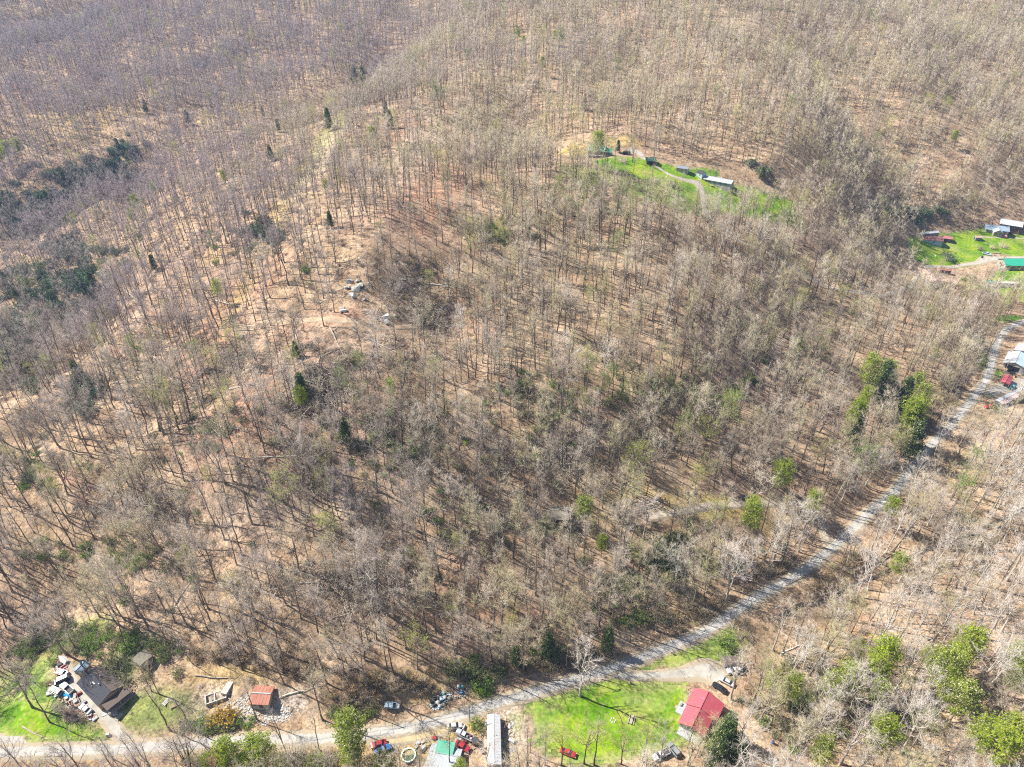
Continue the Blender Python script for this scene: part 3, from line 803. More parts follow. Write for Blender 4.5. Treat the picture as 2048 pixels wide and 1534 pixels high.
def bush_mesh(name, seed, h, w_, n, mats, leafn=0, leafs=0.3):
    rng = np.random.default_rng(seed)
    s = Soup()
    a = rng.uniform(0, 6.28, n); r = rng.uniform(0, 0.35, n) * w_
    P0 = np.stack([r * np.cos(a), r * np.sin(a), np.full(n, -0.1)], -1)
    o = a + rng.normal(0, 0.5, n)
    P1 = P0 + np.stack([np.cos(o) * w_ * rng.uniform(.1, .6, n), np.sin(o) * w_ * rng.uniform(.1, .6, n), h * rng.uniform(0.45, 1, n)], -1)
    s.add(seg_mesh(P0, P1, np.full(n, 0.028), np.full(n, 0.0), 3))
    q = rng.uniform(0.3, 0.95, (n, 4, 1)); b = (P0[:, None] * (1 - q) + P1[:, None] * q).reshape(-1, 3)
    e = b + unit(rng.normal(0, 1, b.shape) + np.array([0, 0, .6])) * h * rng.uniform(.15, .4, (len(b), 1))
    s.add(seg_mesh(b, e, np.full(len(b), 0.016), np.zeros(len(b)), 3))
    if leafn:
        k = rng.integers(0, len(e), leafn)
        s.add(leaf_tris(rng, e[k], leafs, 1), 1)
    return s.mesh(name, mats)

VARIANTS = {}
for kind, seeds in (('forest', (1, 2, 3, 4, 5)), ('spreading', (11, 12)), ('pale', (21, 22)), ('young', (31, 32)), ('far', (41, 42, 43)), ('red', (51,)), ('budding', (61, 62)), ('leafy', (71, 72)), ('lime', (73, 74)), ('pine', (81, 82, 83)), ('hemlock', (91, 92))):
    VARIANTS[kind] = [tree_parts(kind, s) for s in seeds]

def put_tree(name, kind, var, loc, rz, sc, label, cat, group):
    """one tree as a thing: trunk and crown are its parts"""
    t = empty(name, loc, rz)
    t.scale = (sc, sc, sc)
    me = VARIANTS[kind][var % len(VARIANTS[kind])]
    link('trunk', me[0], t); link('crown', me[1], t)
    tag(t, label, cat, group)
    return t

def scatter(name, P, var, rot, scl, sources, kind='stuff', label=None):
    """points carrying copies of the source meshes through geometry nodes; one object"""
    me = bpy.data.meshes.new(name)
    me.vertices.add(len(P)); me.vertices.foreach_set('co', np.asarray(P, np.float32).ravel())
    a = me.attributes.new('var', 'INT', 'POINT'); a.data.foreach_set('value', np.asarray(var, np.int32))
    a = me.attributes.new('rot', 'FLOAT_VECTOR', 'POINT'); a.data.foreach_set('vector', np.asarray(rot, np.float32).ravel())
    a = me.attributes.new('scl', 'FLOAT_VECTOR', 'POINT'); a.data.foreach_set('vector', np.asarray(scl, np.float32).ravel())
    o = link(name, me); tag(o, label, kind=kind)
    ng = bpy.data.node_groups.new(name, 'GeometryNodeTree')
    ng.interface.new_socket('Geometry', in_out='INPUT', socket_type='NodeSocketGeometry')
    ng.interface.new_socket('Geometry', in_out='OUTPUT', socket_type='NodeSocketGeometry')
    gi = ng.nodes.new('NodeGroupInput'); go = ng.nodes.new('NodeGroupOutput')
    def named(nm, ty):
        n = ng.nodes.new('GeometryNodeInputNamedAttribute'); n.data_type = ty; n.inputs['Name'].default_value = nm; return n.outputs[0]
    av, ar, as_ = named('var', 'INT'), named('rot', 'FLOAT_VECTOR'), named('scl', 'FLOAT_VECTOR')
    out = ng.nodes.new('GeometryNodeJoinGeometry')
    for i, objs in enumerate(sources):
        cmp_ = ng.nodes.new('FunctionNodeCompare'); cmp_.data_type = 'INT'; cmp_.operation = 'EQUAL'
        ng.links.new(av, cmp_.inputs[2]); cmp_.inputs[3].default_value = i
        jn = ng.nodes.new('GeometryNodeJoinGeometry')
        for ob in objs:
            oi = ng.nodes.new('GeometryNodeObjectInfo'); oi.transform_space = 'ORIGINAL'; oi.inputs['Object'].default_value = ob
            ng.links.new(oi.outputs['Geometry'], jn.inputs[0])
        ip = ng.nodes.new('GeometryNodeInstanceOnPoints')
        ng.links.new(gi.outputs[0], ip.inputs['Points']); ng.links.new(cmp_.outputs[0], ip.inputs['Selection'])
        ng.links.new(jn.outputs[0], ip.inputs['Instance'])
        ng.links.new(ar, ip.inputs['Rotation']); ng.links.new(as_, ip.inputs['Scale'])
        ng.links.new(ip.outputs[0], out.inputs[0])
    ng.links.new(out.outputs[0], go.inputs[0])
    md = o.modifiers.new('scatter', 'NODES'); md.node_group = ng
    return o
# ------------------------------------------------------------------ building kit
C_ = dict(
    white=(0.42, 0.415, 0.40), cream=(0.36, 0.32, 0.25), grey=(0.24, 0.245, 0.25), lightgrey=(0.36, 0.365, 0.37), dark=(0.05, 0.05, 0.055), black=(0.02, 0.02, 0.022), red=(0.36, 0.03, 0.035), blue=(0.05, 0.16, 0.42),
    brown=(0.16, 0.09, 0.055), tan=(0.40, 0.30, 0.20), rust=(0.30, 0.11, 0.06), green=(0.03, 0.22, 0.12), teal=(0.22, 0.42, 0.40), yellow=(0.62, 0.42, 0.03), silver=(0.45, 0.46, 0.48), darkgreen=(0.03, 0.09, 0.05),
    wood=(0.33, 0.24, 0.16), greywood=(0.30, 0.27, 0.24), paleblue=(0.40, 0.52, 0.60), turq=(0.06, 0.35, 0.40), pink=(0.55, 0.25, 0.25), stone=(0.46, 0.43, 0.38), concrete=(0.42, 0.40, 0.36), maroon=(0.20, 0.04, 0.035))
def cm(c, rough=0.7, metal=0.0):
    """a weathered material of a named colour"""
    return mat('painted_' + c if metal == 0 else 'metal_' + c, C_[c], rough, 0.15, 2.2, metal)
M_glass = mat('window_glass', (0.03, 0.04, 0.05), 0.12, 0.1, 1.0, 0.0, spec=0.6)
M_cglass = mat('car_glass', (0.02, 0.025, 0.03), 0.08, 0.05, 1.0, spec=0.7)
M_tyre = mat('tyre_rubber', (0.025, 0.025, 0.026), 0.9)
M_rim = mat('wheel_metal', (0.42, 0.42, 0.43), 0.35, metal=0.8)
M_chrome = mat('bright_trim', (0.55, 0.55, 0.55), 0.3, metal=0.7)
M_lamp = mat('lamp_lens', (0.7, 0.68, 0.62), 0.2)
M_tail = mat('tail_lens', (0.35, 0.02, 0.02), 0.25)
M_poleW = mat('pole_wood', (0.26, 0.21, 0.17), 0.95, 0.2, 3.0)
def cpaint(c):
    n = 'car_paint_' + c
    if n in MATS: return MATS[n]
    m = mat(n, C_[c], 0.28, 0.06, 1.3, 0.0, spec=0.5)
    return m

class Building:
    def __init__(s, name, label, cat, a, b, hr, group=None, flip=False):
        """a, b: pixels of the two ends of the ridge, hr metres above the ground"""
        m0 = G((a[0] + b[0]) / 2, (a[1] + b[1]) / 2, hr); zr = float(H(m0.x, m0.y)) + hr
        lx, ly = on_level([a[0], b[0]], [a[1], b[1]], zr)
        A_, B_ = Vector((lx[0], ly[0], zr)), Vector((lx[1], ly[1], zr))
        mid = (A_ + B_) / 2; d = B_ - A_
        s.L = math.hypot(d.x, d.y)
        s.yaw = math.atan2(d.y, d.x)
        s.z = float(H(mid.x, mid.y))
        s.e = tag(empty(name, (mid.x, mid.y, s.z), s.yaw), label, cat, group)
        s.hr = hr
        KEEP_OUT.append((mid.x, mid.y, s.L * 0.5 + 3.5))
    def walls(s, x0, x1, y0, y1, eave, ridge, M, drop=2.2, base=None, axis='x', name='wall', ycen=None):
        """four walls with gables at the ends of the ridge; stands on its own foundation"""
        b = MB(); yc = (y0 + y1) / 2 if ycen is None else ycen
        if axis == 'x':
            prof = [(y0, -drop), (y1, -drop), (y1, eave), (yc, ridge - .06), (y0, eave)]
            b.loft([[(x0, y, z) for y, z in prof], [(x1, y, z) for y, z in prof]])
        else:
            xc = (x0 + x1) / 2
            prof = [(x0, -drop), (x1, -drop), (x1, eave), (xc, ridge - .06), (x0, eave)]
            b.loft([[(x, y1, z) for x, z in prof], [(x, y0, z) for x, z in prof]])
        o = b.build(name, M, s.e)
        if base:
            MB().box(x0 - .06, y0 - .06, -drop, x1 + .06, y1 + .06, 0.35).build('foundation', base, s.e)
        return o
    def gable(s, x0, x1, y0, y1, eave, ridge, M, over=0.45, t=0.12, axis='x', ribs=True, ycen=None, M2=None, name='roof'):
        if axis == 'x':
            yc = (y0 + y1) / 2 if ycen is None else ycen
            X0, X1 = x0 - over, x1 + over
            for k, (ye, sg) in enumerate(((y0, -1), (y1, 1))):
                sl = (ridge - eave) / abs(yc - ye)
                yo = ye + sg * over; zo = eave - sl * over + .06
                b = MB()
                if sg < 0: b.slab((X0, yo, zo), (X1, yo, zo), (X1, yc, ridge + .06), (X0, yc, ridge + .06), t)
                else: b.slab((X0, yc, ridge + .063), (X1, yc, ridge + .063), (X1, yo, zo), (X0, yo, zo), t)
                Mm = M if (M2 is None or k == 0) else M2
                if ribs:
                    n = max(2, int((X1 - X0) / 0.9))
                    for i in range(n + 1):
                        x = X0 + .03 + (X1 - X0 - .06) * i / n
                        p0 = (x, yo, zo + .03); p1 = (x, yc, ridge + .09)
                        b.tube(p0, p1, .018, .018, 3)
                b.build(name, Mm, s.e)
            MB().tube((X0, yc, ridge + .1), (X1, yc, ridge + .1), .10, .10, 6).build('ridge_cap', M, s.e)
        else:
            xc = (x0 + x1) / 2
            Y0, Y1 = y0 - over, y1 + over
            for k, (xe, sg) in enumerate(((x0, -1), (x1, 1))):
                sl = (ridge - eave) / abs(xc - xe)
                xo = xe + sg * over; zo = eave - sl * over + .06
                b = MB()
                if sg > 0: b.slab((xc, Y0, ridge + .063), (xo, Y0, zo), (xo, Y1, zo), (xc, Y1, ridge + .063), t)
                else: b.slab((xo, Y0, zo), (xc, Y0, ridge + .06), (xc, Y1, ridge + .06), (xo, Y1, zo), t)
                b.build(name, M if (M2 is None or k == 0) else M2, s.e)
            MB().tube((xc, Y0, ridge + .1), (xc, Y1, ridge + .1), .10, .10, 6).build('ridge_cap', M, s.e)
    def shed_roof(s, x0, x1, y0, y1, z0, z1, M, t=0.1, name='roof', ribs=True, axis='y'):
        """single slope, z0 at y0 rising to z1 at y1 (or along x)"""
        b = MB()
        if axis == 'y':
            b.slab((x0, y0, z0), (x1, y0, z0), (x1, y1, z1), (x0, y1, z1), t)
            if ribs:
                n = max(2, int((x1 - x0) / 0.9))
                for i in range(n + 1):
                    x = x0 + .03 + (x1 - x0 - .06) * i / n
                    b.tube((x, y0, z0 + .02), (x, y1, z1 + .02), .018, .018, 3)
        else:
            b.slab((x0, y0, z0), (x1, y0, z1), (x1, y1, z1), (x0, y1, z0), t)
        return b.build(name, M, s.e)
    def box(s, name, x0, y0, z0, x1, y1, z1, M):
        return MB().box(x0, y0, z0, x1, y1, z1).build(name, M, s.e)
    def window(s, side, pos, w_, h_, z, wall, frame=None, open_=False):
        """side: '-y', '+y', '-x', '+x'; wall: that wall's coordinate"""
        frame = frame or cm('white')
        def place(b, lo, hi, d0, d1, z0, z1):
            if side == '-y': b.box(lo, wall - d1, z0, hi, wall - d0, z1)
            elif side == '+y': b.box(lo, wall + d0, z0, hi, wall + d1, z1)
            elif side == '-x': b.box(wall - d1, lo, z0, wall - d0, hi, z1)
            else: b.box(wall + d0, lo, z0, wall + d1, hi, z1)
        f = MB(); a, c = pos - w_ / 2, pos + w_ / 2
        place(f, a - .1, a, -.02, .07, z - .1, z + h_ + .1); place(f, c, c + .1, -.02, .07, z - .1, z + h_ + .1)
        place(f, a, c, -.02, .07, z + h_, z + h_ + .1); place(f, a, c, -.02, .09, z - .1, z); place(f, a, c, -.02, .05, z + h_ / 2 - .03, z + h_ / 2 + .03)
        fo = f.build('window', frame, s.e)
        g = MB(); place(g, a + .003, c - .003, -.015, .03, z + .003, z + h_ - .003); g.build('pane', M_glass, fo)
        fo.name = 'window'
    def door(s, side, pos, w_, h_, z, wall, M):
        b = MB()
        def pl(lo, hi, d0, d1, z0, z1, bb):
            if side == '-y': bb.box(lo, wall - d1, z0, hi, wall - d0, z1)
            elif side == '+y': bb.box(lo, wall + d0, z0, hi, wall + d1, z1)
            elif side == '-x': bb.box(wall - d1, lo, z0, wall - d0, hi, z1)
            else: bb.box(wall + d0, lo, z0, wall + d1, hi, z1)
        pl(pos - w_ / 2, pos + w_ / 2, -.02, .06, z, z + h_, b)
        o = b.build('door', M, s.e)
        k = MB(); pl(pos + w_ * .35, pos + w_ * .42, .06, .12, z + h_ * .45, z + h_ * .5, k); k.build('handle', M_chrome, o)
    def vent(s, x, y, z, r=.12, h=.5, name='vent_pipe', M=None):
        MB().tube((x, y, z), (x, y, z + h), r, r, 8).tube((x, y, z + h), (x, y, z + h + .12), r * 1.7, r * .6, 8).build(name, M or M_chrome, s.e)
    def chimney(s, x, y, z0, z1, w_=.6, M=None):
        MB().box(x - w_ / 2, y - w_ / 2, z0, x + w_ / 2, y + w_ / 2, z1).box(x - w_ / 2 - .07, y - w_ / 2 - .07, z1, x + w_ / 2 + .07, y + w_ / 2 + .07, z1 + .12).build('chimney', M or cm('rust'), s.e)
    def posts(s, pts, z1, M, r=.07, drop=1.5):
        for (x, y) in pts: MB().box(x - r, y - r, -drop, x + r, y + r, z1).build('post', M, s.e)
KEEP_OUT = []

# ------------------------------------------------------------------ houses and sheds
R_char = roof_mat('charcoal_roof', (0.022, 0.023, 0.032), (0.06, 0.06, 0.06), 0.1, 0.8)
R_brown = roof_mat('brown_shingle_roof', (0.11, 0.085, 0.072), (0.08, 0.065, 0.058), 0.35, 0.9)
R_dkbrown = roof_mat('dark_shingle_roof', (0.10, 0.075, 0.06), (0.18, 0.14, 0.12), 0.2, 0.9)
R_red = roof_mat('red_metal_roof', (0.42, 0.08, 0.10), (0.38, 0.13, 0.14), 0.25, 0.42)
R_rust = roof_mat('rusty_roof', (0.36, 0.155, 0.105), (0.24, 0.075, 0.045), 0.45, 0.8)
R_rustpale = roof_mat('faded_rust_roof', (0.50, 0.34, 0.28), (0.33, 0.15, 0.09), 0.35, 0.75)
R_grey = roof_mat('galvanised_roof', (0.42, 0.44, 0.46), (0.32, 0.32, 0.32), 0.2, 0.5)
R_white = roof_mat('white_metal_roof', (0.40, 0.41, 0.42), (0.32, 0.31, 0.30), 0.15, 0.5)
R_greyblue = roof_mat('blue_grey_roof', (0.26, 0.33, 0.40), (0.20, 0.25, 0.30), 0.2, 0.5)
R_paleblue = roof_mat('pale_blue_roof', (0.42, 0.54, 0.58), (0.36, 0.46, 0.50), 0.2, 0.45)
R_green = roof_mat('green_metal_roof', (0.035, 0.36, 0.225), (0.06, 0.42, 0.28), 0.1, 0.42)
R_palegreen = roof_mat('pale_green_roof', (0.22, 0.40, 0.32), (0.45, 0.50, 0.46), 0.3, 0.5)
R_maroon = roof_mat('maroon_barn_roof', (0.22, 0.095, 0.085), (0.13, 0.05, 0.05), 0.35, 0.8)
R_moss = roof_mat('mossy_grey_roof', (0.17, 0.15, 0.12), (0.10, 0.105, 0.065), 0.4, 0.95)
W_siding = cm('white'); W_grey = cm('lightgrey'); W_wood = cm('greywood', .95); W_block = cm('concrete', .95); W_stone = cm('stone', .95); W_tan = cm('tan', .9); W_brown = cm('brown', .9); W_log = cm('wood', .95)

# dark-roofed house by the junk yard
B = Building('house', 'low house with one dark grey roof slope and one brown slope', 'house', (177, 1337), (221, 1383), 4.6)
L = B.L / 2
B.walls(-L + .4, L - .4, -4.2, 3.6, 2.7, 4.3, W_tan, ycen=0)
B.gable(-L + .4, L - .4, -4.2, 3.6, 2.7, 4.3, R_char, M2=R_brown, ycen=0, over=.35)
B.shed_roof(L + .1, L + 3.2, -3.6, 4.2, 2.65, 2.4, R_dkbrown, axis='x', name='porch_roof', ribs=False)
B.posts([(L + 3, -3.4), (L + 3, 0.3), (L + 3, 4.0)], 2.3, cm('white'))
MB().box(L - .38, -3.6, -1, L + 3.1, 4.2, .25).build('porch_floor', W_wood, B.e)
B.vent(-1.5, -2.1, 3.6); B.vent(-0.6, -2.4, 3.5, .1, .3); B.vent(1.2, -0.8, 4.2, .16, .5); B.vent(-1.3, .9, 4.1, .14, .4); B.box('roof_board', -1.6, -1.7, 3.85, -.4, -1.3, 3.95, cm('white'))
for x in (-3, 0.2, 3): B.window('-y', x, 1.1, 1.1, 1.0, -4.2)
B.window('+y', -2, 1.1, 1.1, 1.0, 3.6); B.door('+x', 1.0, .95, 2.05, .26, L - .4, cm('white')); B.window('+x', -2, 1.0, 1.1, 1.0, L - .4)

# small blue-grey lean-to behind it
B = Building('shed', 'narrow shed with a blue-grey metal roof behind the dark-roofed house', 'shed', (153, 1341), (170, 1323), 2.5)
L = B.L / 2
B.walls(-L, L, -1.6, 1.6, 2.0, 2.5, W_wood); B.gable(-L, L, -1.6, 1.6, 2.0, 2.5, roof_mat('slate_blue_roof', (0.17, 0.22, 0.26), (0.12, .15, .18), .3), over=.25, ribs=False)
B.door('-y', 0, 1.0, 1.8, 0, -1.6, W_brown)

B = Building('shed', 'small flat shed with a weathered brown roof among bushes', 'shed', (277, 1307), (291, 1320), 2.7)
L = B.L / 2
B.walls(-L, L, -2.0, 2.0, 2.3, 2.65, W_wood); B.gable(-L, L, -2.0, 2.0, 2.3, 2.65, R_moss, over=.2, ribs=False)
B.door('-x', 0, 1.0, 1.8, 0, -L, cm('teal'))

# roofless stone and block ruin
def ruin():
    p = G(432, 1396); e = tag(empty('ruin', p, 0.4), 'low broken concrete block foundation on bare tan ground', 'ruin')
    KEEP_OUT.append((p.x, p.y, 7))
    for k, (x0, y0, x1, y1, h) in enumerate([(-3, -1.5, 3, -1.2, .7), (-3, 1.5, 2.2, 1.8, .55), (-3, -1.2, -2.7, 1.5, .8), (2.7, -1.2, 3, 1.0, .5), (-.4, -1.2, -.1, 1.5, .6)]):
        MB().box(x0, y0, -.6, x1, y1, h).build('block_wall', W_block, e)
    for k in range(3): MB().box(-2 + 1.6 * k, -.9, 0, -1.2 + 1.6 * k, .9, .12).build('beam', W_wood, e)
ruin()
def slab_on_ground(name, label, cat, a, b, w_, h, M, zl=0.3):
    A_, B_ = G(*a), G(*b); mid = (A_ + B_) / 2
    e = empty(name, mid, math.atan2(B_.y - A_.y, B_.x - A_.x)); tag(e, label, cat); L = (B_ - A_).length / 2
    MB().box(-L, -w_ / 2, -.4, L, w_ / 2, h).build('slab', M, e)
    MB().box(-L * .6, -w_ / 2 - .4, -.5, -L * .3, -w_ / 2 - .003, h * .4).build('step', M, e)
    KEEP_OUT.append((mid.x, mid.y, L + 1)); return e
slab_on_ground('concrete_slab', 'long pale concrete slab tilted on bare ground below the woods', 'slab', (463, 1358), (449, 1391), 1.9, .5, W_block)

# rusty red roof shed with stone walls
B = Building('shed', 'small stone-walled shed under a rusty red metal roof beside rubble', 'shed', (504, 1386), (540, 1388), 3.1)
L = B.L / 2
B.walls(-L, L, -2.7, 2.7, 2.3, 3.05, W_stone); B.gable(-L, L, -2.7, 2.7, 2.3, 3.05, R_rust, over=.35)
B.box('roof_strip', -L - .2, -.10, 3.2, L + .2, .25, 3.28, cm('lightgrey')); B.door('-y', 0.5, 1.1, 1.9, 0, -2.7, W_brown); B.window('-y', -1.3, .7, .7, 1, -2.7)

# single-wide mobile home by the road
B = Building('mobile_home', 'long white-roofed mobile home standing end-on to the road', 'mobile home', (987, 1428), (989, 1528), 3.3)
L = B.L / 2
B.walls(-L, L, -1.85, 1.85, 2.9, 3.25, W_grey, base=W_block); B.gable(-L, L, -1.85, 1.85, 2.9, 3.25, R_white, over=.12)
for x in (-6, -3, 0.5, 4): B.window('+y', x, 1.1, .9, 1.4, 1.85); B.window('-y', x + .8, 1.1, .9, 1.4, -1.85)
B.door('+y', 2.2, .9, 2.0, .7, 1.85, cm('white')); B.box('step', 1.6, 1.853, -.3, 2.8, 3.0, .6, W_wood); B.vent(-1, .6, 3.15, .09, .3)

# shack with a grey and a green roof
B = Building('shack', 'wide low shack with a pale grey sheet metal roof by the round frame', 'shack', (859, 1503), (918, 1516), 2.7)
L = B.L / 2
B.walls(-L, L, -4.2, 2.6, 2.1, 2.65, W_wood, ycen=.2); B.gable(-L, L, -4.2, 2.6, 2.1, 2.65, roof_mat('zinc_sheets', (0.34, 0.36, 0.38), (0.26, .25, .24), .25, .45), over=.25, ycen=.2)
B.window('-y', -2, 1, .9, 1.0, -4.2); B.door('-y', 1.5, 1, 1.9, 0, -4.2, W_brown)
B = Building('carport', 'flat carport with a faded green sheet roof against the grey shack', 'carport', (873, 1492), (908, 1498), 2.6)
L = B.L / 2
B.shed_roof(-L, L, -1.9, 1.9, 2.45, 2.75, R_palegreen if False else roof_mat('faded_green_sheet', (0.07, 0.30, 0.20), (0.12, .34, .25), .25, .5), axis='y')
B.posts([(-L + .2, -1.7), (L - .2, -1.7), (-L + .2, 1.7), (L - .2, 1.7)], 2.4, W_wood); B.box('shelf', -L + .5, 1.2, 0, L - .6, 1.65, .9, W_wood)

# red-roofed house
B = Building('house', 'house with a bright red metal roof in two stepped wings', 'house', (1419, 1383), (1386, 1452), 4.7)
Lr = B.L / 2
def red_house():
    # upper wing (towards the drive) and lower wing stepped sideways
    a0, a1 = -Lr, -Lr + 2 * Lr * .46
    B.walls(a0 + .4, a1, -4.2, 4.7, 2.7, 4.6, W_siding, base=W_block, ycen=-.2)
    B.gable(a0 + .4, a1, -4.2, 4.7, 2.7, 4.6, R_red, ycen=-.2)
    B.walls(a1 + .003, Lr - .3, -3.9, 3.4, 2.5, 4.2, W_siding, base=W_block, ycen=-.2)
    B.gable(a1 + .46, Lr - .3, -3.9, 3.4, 2.5, 4.2, R_red, ycen=-.2)
    B.box('deck', a1 - 1, -6.6, -.6, a1 + 3.2, -4.22, .5, cm('lightgrey')); B.box('deck', Lr - .297, -3.6, -.6, Lr + 2.2, 3.2, .4, cm('lightgrey'))
    for x in (a0 + 2, a0 + 5): B.window('-y', x, 1.1, 1.2, 1.1, -4.2); B.window('+y', x, 1.1, 1.2, 1.1, 4.7)
    for x in (a1 + 2, a1 + 5): B.window('-y', x, 1.1, 1.2, 1.0, -3.9); B.window('+y', x, 1.1, 1.2, 1.0, 3.4)
    B.window('+x', -1.6, 1.2, 1.2, 1.1, Lr - .3); B.door('+x', 1.2, .95, 2.05, .42, Lr - .3, cm('brown')); B.door('-x', -1, .95, 2.05, .42, a0 + .4, cm('brown'))
    B.box('bench', a1 - .4, -6.2, .5, a1 + .8, -5.7, .95, W_wood); B.box('step', a1 + .8, -7.3, -.5, a1 + 2, -6.603, .2, W_wood)
red_house()

# small barrel-roofed shed at the end of the drive
B = Building('shed', 'small shed with a rounded dark brown roof at the end of the drive', 'shed', (1451, 1319), (1477, 1319), 2.6)
L = B.L / 2
b = MB(); ring = [(1.9 * math.cos(t), 1.5 + 1.2 * math.sin(t)) for t in np.linspace(0, math.pi, 9)]
b.loft([[(-L - .2, y, z) for y, z in ring + [(-1.9, 1.45), (1.9, 1.45)]], [(L + .2, y, z) for y, z in ring + [(-1.9, 1.45), (1.9, 1.45)]]]); b.build('roof', R_dkbrown, B.e, smooth=False)
B.box('wall', -L, -1.75, -1, L, 1.75, 1.43, W_wood); B.door('-y', 0, 1.4, 1.4, 0, -1.75, W_brown)
for k in range(3): MB().box(-L - 3.2 + .1 * k, -1.2 + 1.0 * k, .1, -L - .25, -1.05 + 1.0 * k, .25).build('beam', cm('white'), B.e)

# green-roofed cabin in the hollow above
B = Building('cabin', 'two-storey cabin with a green roof half hidden by a round pine', 'cabin', (1183, 289), (1207, 291), 6.4)
L = B.L / 2 + 1.0
B.walls(-L, L, -4.2, 4.2, 4.4, 6.4, W_log, drop=4, base=W_block); B.gable(-L, L, -4.2, 4.2, 4.4, 6.4, R_palegreen, over=.6)
B.box('deck', -L - 1.5, -6.4, 1.8, L, -4.21, 2.0, W_wood); B.posts([(-L - 1.3, -6.2), (-2, -6.2), (2, -6.2), (L - .2, -6.2)], 3.0, W_wood, drop=4)
B.box('railing', -L - 1.5, -6.4, 2.9, L, -6.3, 3.0, W_wood)
for x in (-3.5, 0, 3.5): B.window('-y', x, 1.2, 1.3, 2.6, -4.2)
B.door('-y', 1.8, .95, 2.0, 2.0, -4.2, cm('white')); B.chimney(2.5, 1.2, 5.0, 7.3)
B.shed_roof(L + .1, L + 4.2, -3.8, 3.8, 4.4, 3.6, R_green, axis='x', name='porch_roof'); B.posts([(L + 4, -3.6), (L + 4, 3.6)], 3.5, W_siding, drop=4); B.box('porch_floor', L + .003, -3.8, -2, L + 4.1, 3.8, 1.4, W_grey)

B = Building('garage', 'open-fronted garage under a dark green hipped roof with logs stacked behind', 'garage', (1295, 315), (1309, 315), 3.4)
L = B.L / 2 + .6
B.walls(-L, L, -2.4, 2.8, 2.3, 3.4, W_brown, drop=3); B.gable(-L, L, -2.4, 2.8, 2.3, 3.4, roof_mat('deep_green_roof', (0.03, 0.10, 0.07), (.05, .13, .09), .2), over=.5, ribs=False)
B.box('bay_shade', -1.6, -2.43, .1, 1.6, -2.403, 2.1, cm('black'))  # black panel on the closed front paints the dark inside the bay
B = Building('shed', 'weathered grey plank shed at the edge of the woods in the upper hollow', 'shed', (1355, 330), (1378, 333), 3.3)
L = B.L / 2
B.walls(-L, L, -2.2, 2.2, 2.4, 3.2, cm('silver', .9), drop=3); B.gable(-L, L, -2.2, 2.2, 2.4, 3.2, R_greyblue if False else roof_mat('grey_roll_roof', (0.22, .23, .25), (.16, .15, .15), .2), over=.2, ribs=False)
for k in range(5):
    B.box('plank', -L + .4 + k * (2 * L - .8) / 5, -2.24, 0, -L + .4 + k * (2 * L - .8) / 5 + .9, -2.203, 2.3, W_grey if k % 2 else cm('greywood'))
B.door('-y', 1.4, 1.1, 1.9, 0, -2.24, cm('silver'))
B = Building('shed', 'tiny pale blue shed with a dark gambrel roof beside the white mobile home', 'shed', (1398, 340), (1409, 344), 3.4)
L = B.L / 2
B.walls(-L, L, -1.6, 1.6, 2.4, 3.4, cm('paleblue'), drop=2); B.gable(-L, L, -1.6, 1.6, 2.4, 3.4, R_char, over=.15, ribs=False); B.door('-x', 0, 1.2, 1.9, 0, -L, cm('white')); B.window('-y', .3, .6, .6, 1.2, -1.6)
B = Building('mobile_home', 'white-roofed mobile home with turquoise shutters on the hollow lawn', 'mobile home', (1412, 351), (1466, 361), 3.7)
L = B.L / 2
B.walls(-L, L, -3.3, 3.3, 2.7, 3.6, W_siding, drop=2.5, base=W_block); B.gable(-L, L, -3.3, 3.3, 2.7, 3.6, R_white, over=.3)
for x in (-4.5, -1.5, 2.0, 5.0):
    B.window('-y', x, 1.2, 1.1, 1.1, -3.3)
    for d_ in (-.95, .95): B.box('shutter', x + d_ - .25, -3.36, 1.0, x + d_ + .25, -3.303, 2.3, cm('turq'))
B.box('deck', -L - 1, -5.6, -1, -L + 3.4, -3.33, .7, W_wood); B.door('-y', -6.6 if L > 7 else -L + .8, .95, 2, .72, -3.3, cm('brown')); B.vent(1, .4, 3.6)

# the farm by the lane, upper right
B = Building('barn', 'long low barn with a maroon roof dotted with round patches', 'barn', (1845, 471), (1886, 474), 4.2)
L = B.L / 2
B.walls(-L, L, -2.9, 3.3, 2.6, 4.1, cm('paleblue'), drop=2, ycen=.4); B.gable(-L, L, -2.9, 3.3, 2.6, 4.1, R_maroon, over=.3, ribs=False, ycen=.4)
for k in range(7):
    x = -L + 1.2 + k * (2 * L - 2.4) / 6; y = -1.4 + .25 * (k % 2)
    z = 2.6 + (y + 2.9) / 3.3 * 1.5 + .1
    MB().tube((x, y, z), (x, y, z + .1), .34, .30, 10).build('roof_patch', cm('black'), B.e)
B.box('bay_shade', -L - .03, -2.2, 0, -L - .003, .2, 2.2, cm('black')); B.window('-y', 1, 1, .8, 1, -2.9)  # barn end: flat black sheet painted in for the shaded opening
B = Building('shed', 'long shed with a white roof joined behind the maroon barn', 'shed', (1839, 466), (1877, 462), 4.6)
L = B.L / 2
B.walls(-L, L, -1.1, 1.5, 4.1, 4.5, cm('grey'), drop=2); B.gable(-L, L, -1.1, 1.5, 4.1, 4.5, R_white, over=.2)
B = Building('shed', 'short shed with a streaked red-brown roof at the barn end', 'shed', (1887, 471), (1905, 473), 3.2)
L = B.L / 2
B.walls(-L, L, -2.4, 2.4, 2.3, 3.1, W_brown, drop=2); B.gable(-L, L, -2.4, 2.4, 2.3, 3.1, R_rustpale if False else roof_mat('red_brown_roof', (.34, .13, .11), (.45, .28, .24), .3, .8), over=.3); B.window('-y', .6, 1, .8, 1, -2.4)
B = Building('shed', 'little round-roofed grey shed alone on the lawn beside the path', 'shed', (1951, 471), (1963, 471), 3.0)
L = B.L / 2
